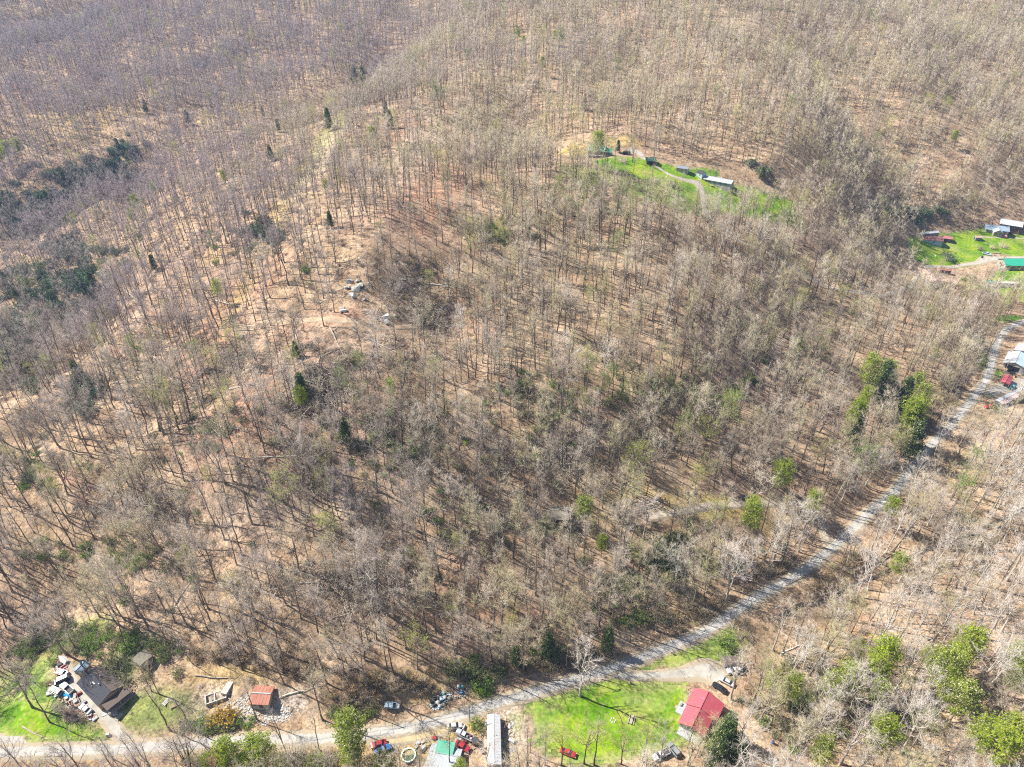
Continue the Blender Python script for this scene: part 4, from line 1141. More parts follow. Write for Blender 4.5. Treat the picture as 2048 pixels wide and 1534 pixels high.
B.walls(-L, L, -1.5, 1.5, 2.2, 2.9, cm('grey'), drop=2); B.gable(-L, L, -1.5, 1.5, 2.2, 2.9, R_rustpale, over=.2, ribs=False); B.door('-x', 0, 1.0, 1.8, 0, -L, cm('dark'))
B = Building('house', 'house with a blue-grey roof and a jutting front wing', 'house', (1972, 448), (2018, 453), 4.9)
L = B.L / 2
B.walls(-L, L, -3.6, 3.6, 2.9, 4.8, W_siding, drop=2, base=W_block); B.gable(-L, L, -3.6, 3.6, 2.9, 4.8, R_greyblue)
B.walls(-2.6, 2.6, -7.4, -3.61, 2.7, 4.4, cm('cream'), drop=2, axis='y', name='wing_wall'); B.gable(-2.6, 2.6, -7.4, -3.4, 2.7, 4.4, R_paleblue, axis='y', over=.35)
for x in (-1.2, 1.2): B.window('-y', x, .9, 1.1, 1.1, -7.4)
for x in (-5.5, 5): B.window('-y', x, 1.1, 1.1, 1.1, -3.6)
B.door('-y', 3.6, .95, 2.0, .3, -3.6, W_brown); B.box('porch_floor', 2.7, -6.6, -1, 6.4, -3.61, .25, cm('pink')); B.chimney(-3, 1, 4.2, 5.6)
B = Building('garage', 'large garage with a wide pale grey roof behind the blue-grey house', 'garage', (2003, 437), (2046, 444), 5.6)
L = B.L / 2
B.walls(-L, L, -4.2, 4.2, 3.6, 5.5, W_brown, drop=2); B.gable(-L, L, -4.2, 4.2, 3.6, 5.5, R_grey, M2=R_greyblue); B.window('-y', 2, 1.2, 1, 1.4, -4.2)
B = Building('house', 'house with a bright green metal roof and a pale gable wall', 'house', (2008, 517), (2072, 517), 5.6)
L = B.L / 2
B.walls(-L, L, -4.6, 4.6, 3.3, 5.5, cm('cream'), drop=2, base=W_block); B.gable(-L, L, -4.6, 4.6, 3.3, 5.5, R_green, over=.6)
for x in (-6, -2, 2): B.window('-y', x, 1.2, 1.2, 1.2, -4.6)
B.window('-x', -1.5, 1, 1.2, 1.2, -L); B.window('-x', 1.5, 1, 1.2, 1.2, -L); B.door('-x', 0, .9, 2.0, .3, -L, W_brown); B.box('deck', -L - 1.8, -3.4, -1, -L - .07, 3.4, .3, W_wood)
B = Building('shed', 'long teal trailer shed below the green-roofed house', 'shed', (1976, 561), (2037, 564), 2.9)
L = B.L / 2
B.walls(-L, L, -1.5, 1.5, 2.4, 2.8, cm('turq'), drop=2); B.gable(-L, -L + L * .8, -1.5, 1.5, 2.4, 2.8, R_green, over=.1, ribs=False); B.gable(-L + L * .8 + .25, L, -1.5, 1.5, 2.4, 2.8, roof_mat('cream_roof', (.62, .55, .46), (.5, .42, .35), .2), over=.1, ribs=False); B.window('-y', 3, 1, .8, 1, -1.5)
B = Building('barn', 'tumbledown barn with a faded pinkish tin roof by the creek', 'barn', (1850, 538), (1875, 560), 4.2)
B = B
L = B.L / 2
B.walls(-L, L, -3.6, 3.6, 2.8, 4.1, W_wood, drop=2); B.gable(-L, L, -3.6, 3.6, 2.8, 4.1, R_rustpale, over=.3); B.door('-y', 0, 2, 2.2, 0, -3.6, W_brown)
B = Building('barn', 'collapsing barn with a grey upper and rusty lower roof by the lane', 'barn', (1877, 548), (1918, 560), 3.8)
L = B.L / 2
B.walls(-L, L, -4.0, 3.2, 2.3, 3.7, W_wood, drop=2); B.gable(-L, L, -4.0, 3.2, 2.3, 3.7, roof_mat('dull_rust_roof', (.36, .25, .21), (.24, .12, .08), .4, .9), M2=roof_mat('grey_tin_roof', (.34, .33, .32), (.26, .2, .17), .3), over=.3); B.door('-y', 0, 1.8, 2, 0, -4, W_brown)
B = Building('shed', 'low rusty red lean-to roof beside the lane', 'shed', (1874, 536), (1903, 539), 2.6)
L = B.L / 2
B.walls(-L, L, -.9, .9, 2.1, 2.5, W_brown, drop=2); B.gable(-L, L, -.9, .9, 2.1, 2.5, R_rust, over=.2)

# right edge: barn, canopies, long trailer
B = Building('barn', 'white-roofed barn with an open front near the road bend', 'barn', (2041, 702), (2031, 724), 5.2)
L = B.L / 2
B.walls(-L, L, -4.3, 6.3, 3.1, 5.1, W_siding, drop=1.5, ycen=0); B.gable(-L, L, -4.3, 6.3, 3.1, 5.1, R_white, over=.5, ycen=0, M2=R_paleblue)
B.box('bay_shade', L + .003, -3.2, 0, L + .03, 3, 2.6, cm('black'))  # shade of the open front, put on the solid wall as black
B = Building('barn', 'second white-roofed barn just behind the open-front barn', 'barn', (2060, 690), (2052, 700), 5.0)
B.walls(-5, 4, -4.6, 4, 3.1, 4.9, W_siding, drop=1.5); B.gable(-5, 4, -4.6, 4, 3.1, 4.9, R_white)
B = Building('canopy', 'red arched metal canopy open at the front by the road', 'canopy', (2019, 750), (2011, 764), 3.0)
L = B.L / 2
B.gable(-L, L, -1.9, 1.9, 2.2, 3.0, R_red, over=.1, ribs=False); B.posts([(-L + .1, -1.8), (L - .1, -1.8), (-L + .1, 1.8), (L - .1, 1.8)], 2.15, cm('silver')); B.box('gable_panel', L - .05, -1.75, 2.2, L + .02, 1.75, 2.6, cm('red'))
B = Building('mobile_home', 'long mobile home half white half rust along the farm yard edge', 'mobile home', (1999, 803), (2062, 771), 3.4)
L = B.L / 2
B.walls(-L, L, -1.9, 1.9, 2.9, 3.3, W_siding, drop=1.5); B.gable(-L, L, -1.9, 1.9, 2.9, 3.3, roof_mat('rust_stained_roof', (.46, .33, .30), (.58, .56, .54), .4, .7), M2=R_white, over=.2)
B.window('-x', 0, 1.4, 1.0, 1.2, -L); B.window('-y', -4, 1.2, .9, 1.2, -1.9); B.door('-y', 0, .9, 2, .4, -1.9, cm('white'))

# old place in the clearing
B = Building('shed', 'old shed with a mossy grey roof beside a bright round bush in the clearing', 'shed', (1101, 1020), (1140, 1022), 3.4)
L = B.L / 2
B.walls(-L, L, -3.0, 3.0, 2.3, 3.3, W_brown, drop=2); B.gable(-L, L, -3.0, 3.0, 2.3, 3.3, R_moss, over=.4, ribs=False); B.door('-y', 0, 1.1, 1.9, 0, -3.0, cm('black')); B.chimney(3, 0, 2.8, 4.0, .6, W_stone)

# ------------------------------------------------------------------ vehicles
CARS = {}
def car_meshes(kind, c):
    key = (kind, c)
    if key in CARS: return CARS[key]
    P_ = cpaint(c)
    Lh, W = {'sedan': (2.35, .92), 'suv': (2.3, .95), 'pickup': (2.7, .96), 'van': (2.5, .98)}[kind]
    out = []
    belt = {'sedan': .92, 'suv': 1.05, 'pickup': 1.02, 'van': 1.1}[kind]
    top = {'sedan': 1.42, 'suv': 1.75, 'pickup': 1.75, 'van': 2.0}[kind]
    b = MB()
    prof = [(-Lh, .42, .86), (-Lh + .12, .3, .9), (-Lh + .45, .28, .97), (-.9, .28, 1), (.9, .28, 1), (Lh - .6, .28, .97), (Lh - .15, .3, .9), (Lh, .42, .82)]
    tops = {'sedan': [.80, .92, .95, .95, .95, .88, .78, .62], 'suv': [.95, 1.05, 1.08, 1.08, 1.08, 1.02, .92, .72], 'pickup': [.98, 1.02, 1.04, 1.04, 1.06, 1.04, .98, .8], 'van': [1.0, 1.1, 1.12, 1.12, 1.12, 1.02, .9, .75]}[kind]
    rings = []
    for (x, zb, wf), zt in zip(prof, tops):
        w_ = W * wf
        rings.append([(x, -w_ * .92, zb), (x, w_ * .92, zb), (x, w_, zb + .22), (x, w_ * .98, zt - .08), (x, w_ * .88, zt), (x, -w_ * .88, zt), (x, -w_ * .98, zt - .08), (x, -w_, zb + .22)])
    b.loft(rings); out.append(('body', b.mesh('body', P_), ()))
    cab = {'sedan': (-1.75, -1.05, .45, 1.15), 'suv': (-2.15, -1.95, .35, 1.1), 'pickup': (-.55, -.4, .75, 1.35), 'van': (-2.4, -2.3, .9, 1.5)}[kind]
    x0, x1, x2, x3 = cab; wl, wt = W * .86, W * .70; z0 = belt - .03
    rf = MB(); rf.loft([[(x1, -wt, top - .07), (x2, -wt, top - .07), (x2, wt, top - .07), (x1, wt, top - .07)], [(x1 + .1, -wt * .9, top), (x2 - .12, -wt * .9, top), (x2 - .12, wt * .9, top), (x1 + .1, wt * .9, top)]])
    for sx0, sx1 in (((x1 + x2) / 2 - .05, (x1 + x2) / 2 + .05),):
        for sg in (-1, 1): rf.poly([(sx0, sg * (wl + .012), z0), (sx1, sg * (wl + .012), z0), (sx1, sg * (wt + .012), top - .06), (sx0, sg * (wt + .012), top - .06)][::sg])
    out.append(('cabin_roof', rf.mesh('cabin_roof', P_), ()))
    zt = top - .075
    out.append(('windscreen', MB().quad((x3, -wl, z0), (x3, wl, z0), (x2, wt, zt), (x2, -wt, zt)).mesh('windscreen', M_cglass), ()))
    out.append(('rear_window', MB().quad((x0, wl, z0), (x0, -wl, z0), (x1, -wt, zt), (x1, wt, zt)).mesh('rear_window', M_cglass), ()))
    for sg in (-1, 1):
        out.append(('side_window', MB().poly([(x0, sg * wl, z0), (x3, sg * wl, z0), (x2, sg * wt, zt), (x1, sg * wt, zt)][::-sg]).mesh('side_window', M_cglass), ()))
        out.append(('headlight', MB().box(Lh - .16, sg * .62 - .16, .55, Lh + .015, sg * .62 + .16, .70).mesh('headlight', M_lamp), ()))
        out.append(('tail_light', MB().box(-Lh - .015, sg * .66 - .12, .62, -Lh + .14, sg * .66 + .12, .80).mesh('tail_light', M_tail), ()))
        for wx in (-Lh * .62, Lh * .64):
            y0, y1 = sg * (W - .20), sg * (W + .02)
            w_ = MB(); w_.tube((wx, y0, .33), (wx, y1, .33), .33, .33, 14)
            r_ = MB(); r_.tube((wx, y1, .33), (wx, y1 + sg * .012, .33), .2, .18, 10)
            out.append(('wheel', w_.mesh('wheel', M_tyre), (('rim', r_.mesh('rim', M_rim)),)))
    out.append(('bumper', MB().box(Lh - .08, -.75, .36, Lh + .08, .75, .5).mesh('bumper', M_chrome if kind == 'pickup' else P_), ()))
    if kind == 'pickup':
        out.append(('bed', MB().box(-2.5, -.78, 1.0, -.7, .78, 1.055).mesh('bed', cm('dark')), ()))
        for sg in (-1, 1): out.append(('bed_side', MB().box(-2.6, sg * .86 - .06, 1.0, -.66, sg * .86 + .06, 1.22).mesh('bed_side', P_), ()))
    CARS[key] = out
    return out
def car(name, label, a, b, kind, c, cat='car', extra=None, group=None):
    """a: pixel of the front, b: pixel of the back (at half height)"""
    A_, B_ = G(*a, .8), G(*b, .8); mid = (A_ + B_) / 2
    yaw = math.atan2(A_.y - B_.y, A_.x - B_.x)
    z = float(H(mid.x, mid.y))
    lift = 0.17
    e = tag(empty(name, (mid.x, mid.y, z + lift - .02), yaw), label, cat, group)
    ux = Vector((math.cos(yaw), math.sin(yaw), 0)); uy = Vector((-ux.y, ux.x, 0))
    def hh(v): q = mid + v; return float(H(q.x, q.y))
    e.rotation_euler = (math.atan2(hh(uy) - hh(-uy), 2), -math.atan2(hh(ux * 1.6) - hh(-ux * 1.6), 3.2), yaw)
    for nm, me, sub in car_meshes(kind, c):
        o = link(nm, me, e)
        for n2, m2 in sub: link(n2, m2, o)
    KEEP_OUT.append((mid.x, mid.y, 3.6))
    if extra: extra(e)
    return e
def cargo(cols):
    def f(e):
        for k, c in enumerate(cols):
            x = -2.2 + k * .62; y = .25 * (-1) ** k
            MB().box(x - .26, y - .32, 1.07, x + .26, y + .3, 1.35 + .12 * (k % 2)).build('box', cm(c), e)
    return f
def hood_up(e):
    MB().slab((1.1, -.7, 1.0), (2.2, -.66, 1.25), (2.2, .66, 1.25), (1.1, .7, 1.0), .05).build('hood', cm('white'), e)
car('parked_car', 'silver-blue car with a white hood abandoned on brush below the woods', (796, 1409), (772, 1407), 'suv', 'paleblue', extra=hood_up)
car('parked_car', 'white sedan parked on the dirt shoulder of the road', (924, 1449), (895, 1454), 'sedan', 'white')
car('pickup_truck', 'pale pickup with junk piled in its bed beside the white sedan', (914, 1462), (944, 1477), 'pickup', 'silver', 'pickup truck', extra=cargo(['white', 'maroon', 'grey']))
car('parked_car', 'bright red sedan with a smashed front beside the junk-filled pickup', (936, 1498), (914, 1484), 'sedan', 'red')
car('parked_car', 'wrecked red car with its engine exposed under the roadside pine', (748, 1490), (766, 1485), 'sedan', 'red')
car('parked_car', 'small blue wrecked car in shade behind the wrecked red car', (775, 1494), (757, 1503), 'sedan', 'blue')
car('parked_car', 'silver SUV at the end of the gravel drive by the rounded shed', (1455, 1343), (1480, 1342), 'suv', 'silver')
car('parked_car', 'white car half under bare branches beside the red-roofed house drive', (1445, 1358), (1462, 1367), 'sedan', 'white')
car('parked_car', 'black car closest to the wall of the red-roofed house', (1432, 1370), (1447, 1380), 'sedan', 'black')
car('parked_car', 'red and silver car under bare trees at the bottom of the lawn', (1149, 1510), (1124, 1500), 'sedan', 'red')
car('pickup_truck', 'silver pickup parked at the lower edge of the lawn', (1310, 1515), (1335, 1503), 'pickup', 'silver', 'pickup truck')
car('parked_car', 'dark silver car just beyond the silver pickup on the lawn edge', (1342, 1492), (1353, 1506), 'suv', 'grey')
car('parked_car', 'dark car near the gravel turnaround outside the green-roofed cabin', (1247, 303), (1260, 306), 'suv', 'dark')
car('parked_van', 'dark blue van on the clearing drive under a spreading bare tree', (1504, 996), (1476, 993), 'suv', 'dark')
car('pickup_truck', 'pale blue pickup parked in the farm lane turnaround', (1984, 510), (1964, 505), 'pickup', 'paleblue', 'pickup truck')
car('parked_car', 'teal-blue car nosed up to the red canopy', (2019, 777), (2030, 770), 'sedan', 'turq')
car('pickup_truck', 'black pickup between the red canopy and the barn front', (2015, 745), (2024, 734), 'pickup', 'black', 'pickup truck')
car('parked_car', 'small red car at the roadside near the long mobile home', (1972, 813), (1987, 812), 'sedan', 'red')
car('parked_car', 'red hatchback with its doors sagging in the junk yard', (118, 1342), (130, 1346), 'sedan', 'red')
car('parked_van', 'black van in deep shade at the head of the junk row', (110, 1366), (136, 1354), 'van', 'black', 'van')
car('parked_van', 'cream box van facing the black van in the junk row', (104, 1377), (120, 1386), 'van', 'cream', 'van')
car('pickup_truck', 'old grey pickup beside the blue tarp in the junk row', (128, 1370), (140, 1380), 'pickup', 'lightgrey', 'pickup truck')
car('parked_car', 'dark grey car with sun glinting at the lane end of the junk row', (164, 1412), (178, 1422), 'sedan', 'grey')

# ------------------------------------------------------------------ yard things
def small(name, label, cat, px, py, rz, parts, tilt=(0, 0), sink=0.05, group=None, h=0):
    p = G(px, py, 0.3); p.z = float(H(p.x, p.y)) - sink + h
    e = tag(empty(name, p, rz), label, cat, group)
    e.rotation_euler = (tilt[0], tilt[1], rz)
    for (nm, mb, m) in parts: mb.build(nm, m, e)
    KEEP_OUT.append((p.x, p.y, 1.6))
    return e
def crate(c, sx, sy, sz):
    return [('box', MB().box(-sx / 2, -sy / 2, 0, sx / 2, sy / 2, sz), cm(c)), ('lid', MB().box(-sx / 2 - .04, -sy / 2 - .04, sz, sx / 2 + .04, sy / 2 + .04, sz + .07), cm(c)), ('handle', MB().box(-.15, -sy / 2 - .08, sz * .6, .15, -sy / 2 - .003, sz * .7), M_chrome)]
def fridge(c): return [('body', MB().box(-.9, -.4, 0, .9, .4, .7), cm(c)), ('door', MB().box(-.88, -.38, .703, .35, .38, .78), cm(c)), ('freezer_door', MB().box(.38, -.38, .703, .88, .38, .78), cm(c)), ('handle', MB().box(.2, -.3, .783, .26, -.24, .84), M_chrome)]
def drum(c, r=.3, h=.9): return [('barrel', MB().tube((0, 0, 0), (0, 0, h), r, r, 12), cm(c)), ('hoop', MB().tube((0, 0, h * .33), (0, 0, h * .37), r * 1.04, r * 1.04, 12), cm(c)), ('lid', MB().tube((0, 0, h), (0, 0, h + .04), r * .92, r * .9, 12), cm('dark'))]
def mower(c): return [('body', MB().loft([[(-.8, -.4, .3), (.8, -.35, .3), (.8, .35, .3), (-.8, .4, .3)], [(-.7, -.35, .6), (.75, -.25, .75), (.75, .25, .75), (-.7, .35, .6)]]), cm(c)), ('seat', MB().box(-.5, -.22, .6, -.1, .22, .95), cm('dark')), ('steering_wheel', MB().tube((.15, 0, .72), (.1, 0, 1.0), .02).tube((.1, 0, 1.0), (.09, 0, 1.03), .18, .18, 10), cm('dark')),
    ] + [('wheel', MB().tube((x, s * .42, r), (x, s * .62, r), r, r, 10), M_tyre) for x, r in ((-.5, .34), (.6, .24)) for s in (-1, 1)]
def boatp(c): return [('hull', MB().loft([[(-2.2, -.8, .6), (-2.2, .8, .6), (-2.2, .5, 0), (-2.2, -.5, 0)], [(.5, -.9, .7), (.5, .9, .7), (.5, .5, 0), (.5, -.5, 0)], [(2.4, -.08, .9), (2.4, .08, .9), (2.2, .05, .45), (2.2, -.05, .45)]]), cm(c)), ('cover', MB().loft([[(-2.0, -.7, .63), (-2.0, .7, .63), (-2.0, 0, 1.2)], [(1.6, -.45, .85), (1.6, .45, .85), (1.6, 0, 1.0)]]), cm('white')), ('bench', MB().box(-1.2, -.6, .7, -.8, .6, .75), cm('wood'))]
def lounge(c): return [('seat', MB().box(-.9, -.45, .15, .9, .35, .45), cm(c)), ('backrest', MB().box(-.9, .353, .15, .9, .6, .95), cm(c)), ('armrest', MB().box(-1.1, -.45, .15, -.903, .6, .65), cm(c)), ('armrest', MB().box(.903, -.45, .15, 1.1, .6, .65), cm(c))]
def boards(c, n=4, L=3.0):
    o = []
    for k in range(n): o.append(('board', MB().box(-L / 2 + .15 * (k % 2), -.5 + k * .28, .02 + .06 * (k % 2), L / 2, -.28 + k * .28, .08 + .06 * (k % 2)), cm(c)))
    return o
def panel(c, a=2.0, b=1.2): return [('sheet', MB().slab((-a / 2, -b / 2, .1), (a / 2, -b / 2, .16), (a / 2, b / 2, .3), (-a / 2, b / 2, .22), .05), cm(c)), ('batten', MB().box(-a / 2, -.05, -.02, a / 2, .05, .1), cm('wood'))]
def trailer(c, L=3.0): return [('bed', MB().box(-L / 2, -.9, .45, L / 2, .9, .6), cm('wood')), ('rail', MB().box(-L / 2, -.96, .6, L / 2, -.9, 1.0), cm(c)), ('rail', MB().box(-L / 2, .9, .6, L / 2, .96, 1.0), cm(c)), ('drawbar', MB().box(L / 2, -.08, .45, L / 2 + 1.1, .08, .55), cm(c))] + [('wheel', MB().tube((0, s * .98, .3), (0, s * 1.15, .3), .3, .3, 12), M_tyre) for s in (-1, 1)]
YARD = [
    ('boat', 'white covered boat beached at the top of the junk row', 'boat', 127, 1320, 2.6, boatp('lightgrey')),
    ('tarpaulin', 'bright blue tarpaulin draped over junk in the yard', 'tarpaulin', 135, 1390, -.6, [('sheet', MB().loft([[(-1.8, -1.1, .1), (1.8, -1.0, .1), (1.7, 1.1, .1), (-1.7, 1.0, .1)], [(-1.3, -.5, .9), (.2, -.7, 1.1), (1.2, .5, .7), (-1.0, .6, 1.0)]]), mat('blue_tarp', (.02, .28, .62), .35)), ('rope', MB().tube((-1.9, 0, .3), (1.9, 0, .32), .03), cm('white'))]),
    ('riding_mower', 'small red riding mower on the concrete near the dark-roofed house', 'mower', 158, 1388, .8, mower('red')),
    ('flatbed_trailer', 'grey flatbed trailer loaded with scrap behind the blue tarpaulin', 'trailer', 134, 1398, -.8, trailer('grey') + crate('white', .9, .8, 1.1)),
    ('flatbed_trailer', 'wooden flatbed trailer piled with pale scrap midway down the junk row', 'trailer', 153, 1406, -.8, trailer('greywood') + [('box', MB().box(-1, -.5, .6, .2, .5, 1.2), cm('lightgrey'))]),
    ('refrigerator', 'white refrigerator lying on its back near the blue tarpaulin', 'refrigerator', 146, 1399, .4, fridge('white')),
    ('refrigerator', 'cream refrigerator lying beside the riding mower', 'refrigerator', 150, 1393, 1.9, fridge('cream')),
    ('crate', 'grey crate on the gravel beyond the wooden trailer', 'crate', 168, 1405, .7, crate('grey', 1.1, .9, .8)),
    ('crate', 'white crate standing next to the dark grey car', 'crate', 180, 1430, .2, crate('white', 1.0, .8, .7)),
    ('tub', 'pale plastic tub lying where the driveway narrows', 'tub', 190, 1437, .9, crate('lightgrey', 1.5, .9, .5)),
    ('crate', 'dark crate under the covered boat bow', 'crate', 120, 1330, .5, crate('dark', 1.2, 1.0, .9)),
    ('armchair', 'pink armchair left outside by the red hatchback', 'armchair', 128, 1335, .9, lounge('pink')),
    ('board_pile', 'loose grey boards stacked against the small blue-grey shed', 'lumber', 140, 1335, .9, boards('greywood')),
    ('crate', 'teal chest on the gravel above the old grey pickup', 'chest', 121, 1368, .3, crate('teal', 1.6, 1.1, .8)),
    ('mattress', 'white mattress flopped over junk behind the cream van', 'mattress', 100, 1386, .4, [('mattress', MB().slab((-1, -.6, .5), (1, -.6, .5), (1, .6, .7), (-1, .6, .7), .22), cm('white')), ('frame', MB().box(-1, -.6, .0, 1, .6, .25), cm('wood'))]),
    ('crate', 'pale blue cooler at the foot of the cream van', 'cooler', 112, 1392, .9, crate('paleblue', .9, .6, .5)),
    ('board_pile', 'long pale boards lying on the grass above the ruin', 'lumber', 338, 1397, 1.1, boards('stone', 5, 4.5)),
    ('board_pile', 'second bundle of boards with darker planks near the ruin', 'lumber', 350, 1409, .5, boards('wood', 4, 3.4)),
    ('pallet', 'grey wooden pallet lying on the grass above the orange bush', 'pallet', 400, 1431, .1, boards('lightgrey', 5, 1.8)),
    ('scrap_panel', 'white sheet of roofing at the corner of the dark porch', 'panel', 213, 1424, .5, panel('white', 2.6, 1.6)),
    ('scrap_panel', 'cream board leaning on junk beside the white roofing sheet', 'panel', 240, 1430, 1.2, panel('cream', 3.2, 1.3)),
    ('crate', 'grey box under the cream board by the porch', 'crate', 231, 1427, .4, crate('lightgrey', 1.2, 1.0, .7)),
    ('crate', 'yellow box on the corner of the driveway', 'crate', 209, 1419, .4, crate('yellow', .7, .6, .5)),
    ('barrel', 'blue barrel in the shade of the dark porch', 'barrel', 218, 1415, 0, drum('blue')),
    ('mailbox_post', 'white utility box on the grass corner where the driveway meets the road', 'box', 216, 1470, .2, crate('white', .9, .7, 1.0)),
    ('wading_pool', 'round pale green pool frame with poles lying across it', 'pool frame', 817, 1511, 0, None),
    ('water_tank', 'round brown water tank behind the junk-filled pickup', 'tank', 951, 1484, 0, drum('brown', 1.1, 1.4)),
    ('crate', 'red toolbox by the corner of the green carport', 'toolbox', 868, 1476, .3, crate('red', 1.2, .8, .6)),
    ('barrel', 'white barrel between the pool frame and the carport', 'barrel', 841, 1501, 0, drum('white', .5, .9)),
    ('refrigerator', 'white freezer lying near the white barrel', 'freezer', 848, 1494, .8, fridge('white')),
    ('crate', 'yellow bin among junk beside the green carport', 'bin', 856, 1489, .3, crate('yellow', .8, .6, .5)),
    ('crate', 'grey wooden box close to the pool frame', 'box', 833, 1493, .9, crate('greywood', 1.2, .8, .6)),
    ('crate', 'cream cabinet next to the yellow bin', 'cabinet', 846, 1485, .5, crate('cream', 1.0, .7, .8)),
    ('tub', 'dented grey washtub on the dirt by the cream cabinet', 'tub', 836, 1485, .1, crate('silver', .9, .7, .4)),
    ('scrap_panel', 'white sheet lying in front of the red sedan', 'panel', 917, 1477, .5, panel('white', 1.8, 1.1)),
    ('crate', 'maroon box between the pickup and the red sedan', 'box', 930, 1483, .5, crate('maroon', .9, .7, .6)),
    ('refrigerator', 'white appliance lying on leaves beyond the long mobile home shadow', 'appliance', 1023, 1482, -.5, fridge('white')),
    ('scrap_panel', 'white scrap sheets near the road end of the mobile home', 'panel', 1021, 1449, .8, panel('white', 2.2, 1.1)),
    ('porch_swing', 'rusty metal frame standing in the mobile home shadow', 'frame', 1011, 1451, 1.4, [('frame', MB().box(-1.6, -.05, 0, -1.5, .05, 1.8).box(1.5, -.05, 0, 1.6, .05, 1.8).box(-1.6, -.05, 1.8, 1.6, .05, 1.9), cm('rust')), ('seat', MB().box(-.8, -.3, .5, .8, .3, .6), cm('wood'))]),
    ('tub', 'white bathtub outside the middle of the long mobile home', 'bathtub', 973, 1446, 1.5, crate('white', 1.7, .8, .5)),
    ('crate', 'cream cupboard against the side of the long mobile home', 'cupboard', 972, 1488, 1.57, crate('cream', 2.4, .9, .9)),
    ('crate', 'grey bin below the cream cupboard', 'bin', 966, 1504, .3, crate('grey', .9, .8, .7)),
    ('board_pile', 'grey scrap boards on bare soil beside the white appliance', 'lumber', 1025, 1500, .4, boards('grey', 4, 2.2)),
    ('propane_tank', 'small white propane tank near the white sedan', 'tank', 928, 1455, 1.2, [('tank', MB().tube((-.8, 0, .5), (.8, 0, .5), .35, .35, 10), cm('white')), ('foot', MB().box(-.6, -.25, 0, -.5, .25, .3), cm('grey')), ('foot', MB().box(.5, -.25, 0, .6, .25, .3), cm('grey'))]),
    ('lawn_statue', 'tan stump-like garden ornament near the road on the big lawn', 'ornament', 1260, 1366, 0, [('base', MB().tube((0, 0, 0), (0, 0, .5), .5, .4, 8), cm('stone')), ('figure', MB().tube((0, 0, .5), (0, 0, 2.0), .3, .12, 7), cm('tan'))]),
    ('fire_pit', 'black fire pit ringed with white blocks in the lawn', 'fire pit', 1226, 1440, 0, [('block', MB().box(.7 * math.cos(t) - .2, .7 * math.sin(t) - .2, 0, .7 * math.cos(t) + .2, .7 * math.sin(t) + .2, .3), cm('white')) for t in np.arange(0, 6.2, 1.05)] + [('ash_bowl', MB().tube((0, 0, 0), (0, 0, .12), .6, .6, 10), cm('black'))]),
    ('picnic_table', 'pale picnic bench tipped on the lawn under the bare trees', 'table', 1263, 1440, 1.2, [('tabletop', MB().box(-1.4, -.4, .7, 1.4, .4, .78), cm('cream')), ('bench', MB().box(-1.4, -.95, .4, 1.4, -.65, .46), cm('cream')), ('bench', MB().box(-1.4, .65, .4, 1.4, .95, .46), cm('cream')), ('leg', MB().box(-1.1, -.9, 0, -1.0, .9, .4), cm('wood')), ('leg', MB().box(1.0, -.9, 0, 1.1, .9, .4), cm('wood'))]),
    ('mailbox', 'white mailbox on a post beside the roadside lawn', 'mailbox', 1343, 1307, 0, [('post', MB().box(-.07, -.07, 0, .07, .07, 1.1), cm('wood')), ('box', MB().box(-.35, -.2, 1.1, .35, .2, 1.55), cm('white'))]),
    ('wood_rack', 'dark wood rack with tools beside the rounded shed', 'rack', 1467, 1332, 0, boards('brown', 4, 3.4)),
    ('crate', 'blue box behind the silver SUV', 'box', 1451, 1333, 0, crate('blue', .7, .6, .5)),
    ('barrel', 'blue barrel in the bare woods past the cars', 'barrel', 1558, 1361, 0, drum('blue', .4, 1.0)),
    ('barrel', 'second blue barrel deep in shade near the bottom edge', 'barrel', 1546, 1485, 0, drum('blue', .4, 1.0)),
    ('barrel', 'bright blue drum at the edge of the clearing debris', 'barrel', 1376, 988, 0, drum('blue', .5, 1.2)),
    ('barrel', 'second blue drum on the clearing edge beside brush', 'barrel', 1390, 986, .4, drum('blue', .6, 1.2)),
    ('tractor', 'yellow tractor parked by the white-roofed barn', 'tractor', 2029, 752, .6, mower('yellow')),
    ('mailbox', 'white mailbox beside the short roadside pole', 'mailbox', 1999, 755, 0, [('post', MB().box(-.07, -.07, 0, .07, .07, 1.1), cm('wood')), ('box', MB().box(-.35, -.2, 1.1, .35, .2, 1.55), cm('white'))]),
    ('garden_table', 'dark grill table on the upper hollow lawn near the mobile home deck', 'table', 1424, 372, 0, [('tabletop', MB().box(-.8, -.5, .7, .8, .5, .78), cm('wood')), ('leg', MB().box(-.7, -.4, 0, -.6, .4, .7), cm('wood')), ('leg', MB().box(.6, -.4, 0, .7, .4, .7), cm('wood'))]),
    ('satellite_dish', 'white dish on a short post beside the farm lane', 'dish', 1870, 514, 0, [('post', MB().tube((0, 0, 0), (0, 0, 1.2), .05), cm('silver')), ('dish', MB().tube((0, 0, 1.2), (-.2, -.2, 1.35), .1, .5, 10), cm('white'))]),
    ('garbage_bin', 'two-wheeled dark bin at the farm lane corner', 'bin', 1964, 515, 0, crate('dark', .9, .9, 1.3)),
    ('crate', 'pale stone trough on the lawn above the farm turnaround', 'trough', 1960, 496, .4, crate('stone', 1.6, .8, .6)),
    ('bench', 'black slatted bench set in the bank by the turnaround', 'bench', 1992, 506, 0, boards('dark', 4, 3.0)),
    ('bench', 'second black bench beside the first in the bank', 'bench', 2003, 507, 0, boards('dark', 4, 3.0)),
    ('garden_bed', 'cluster of pale patio stones in front of the blue-grey house', 'patio', 1968, 462, .2, boards('stone', 5, 4.0)),
]
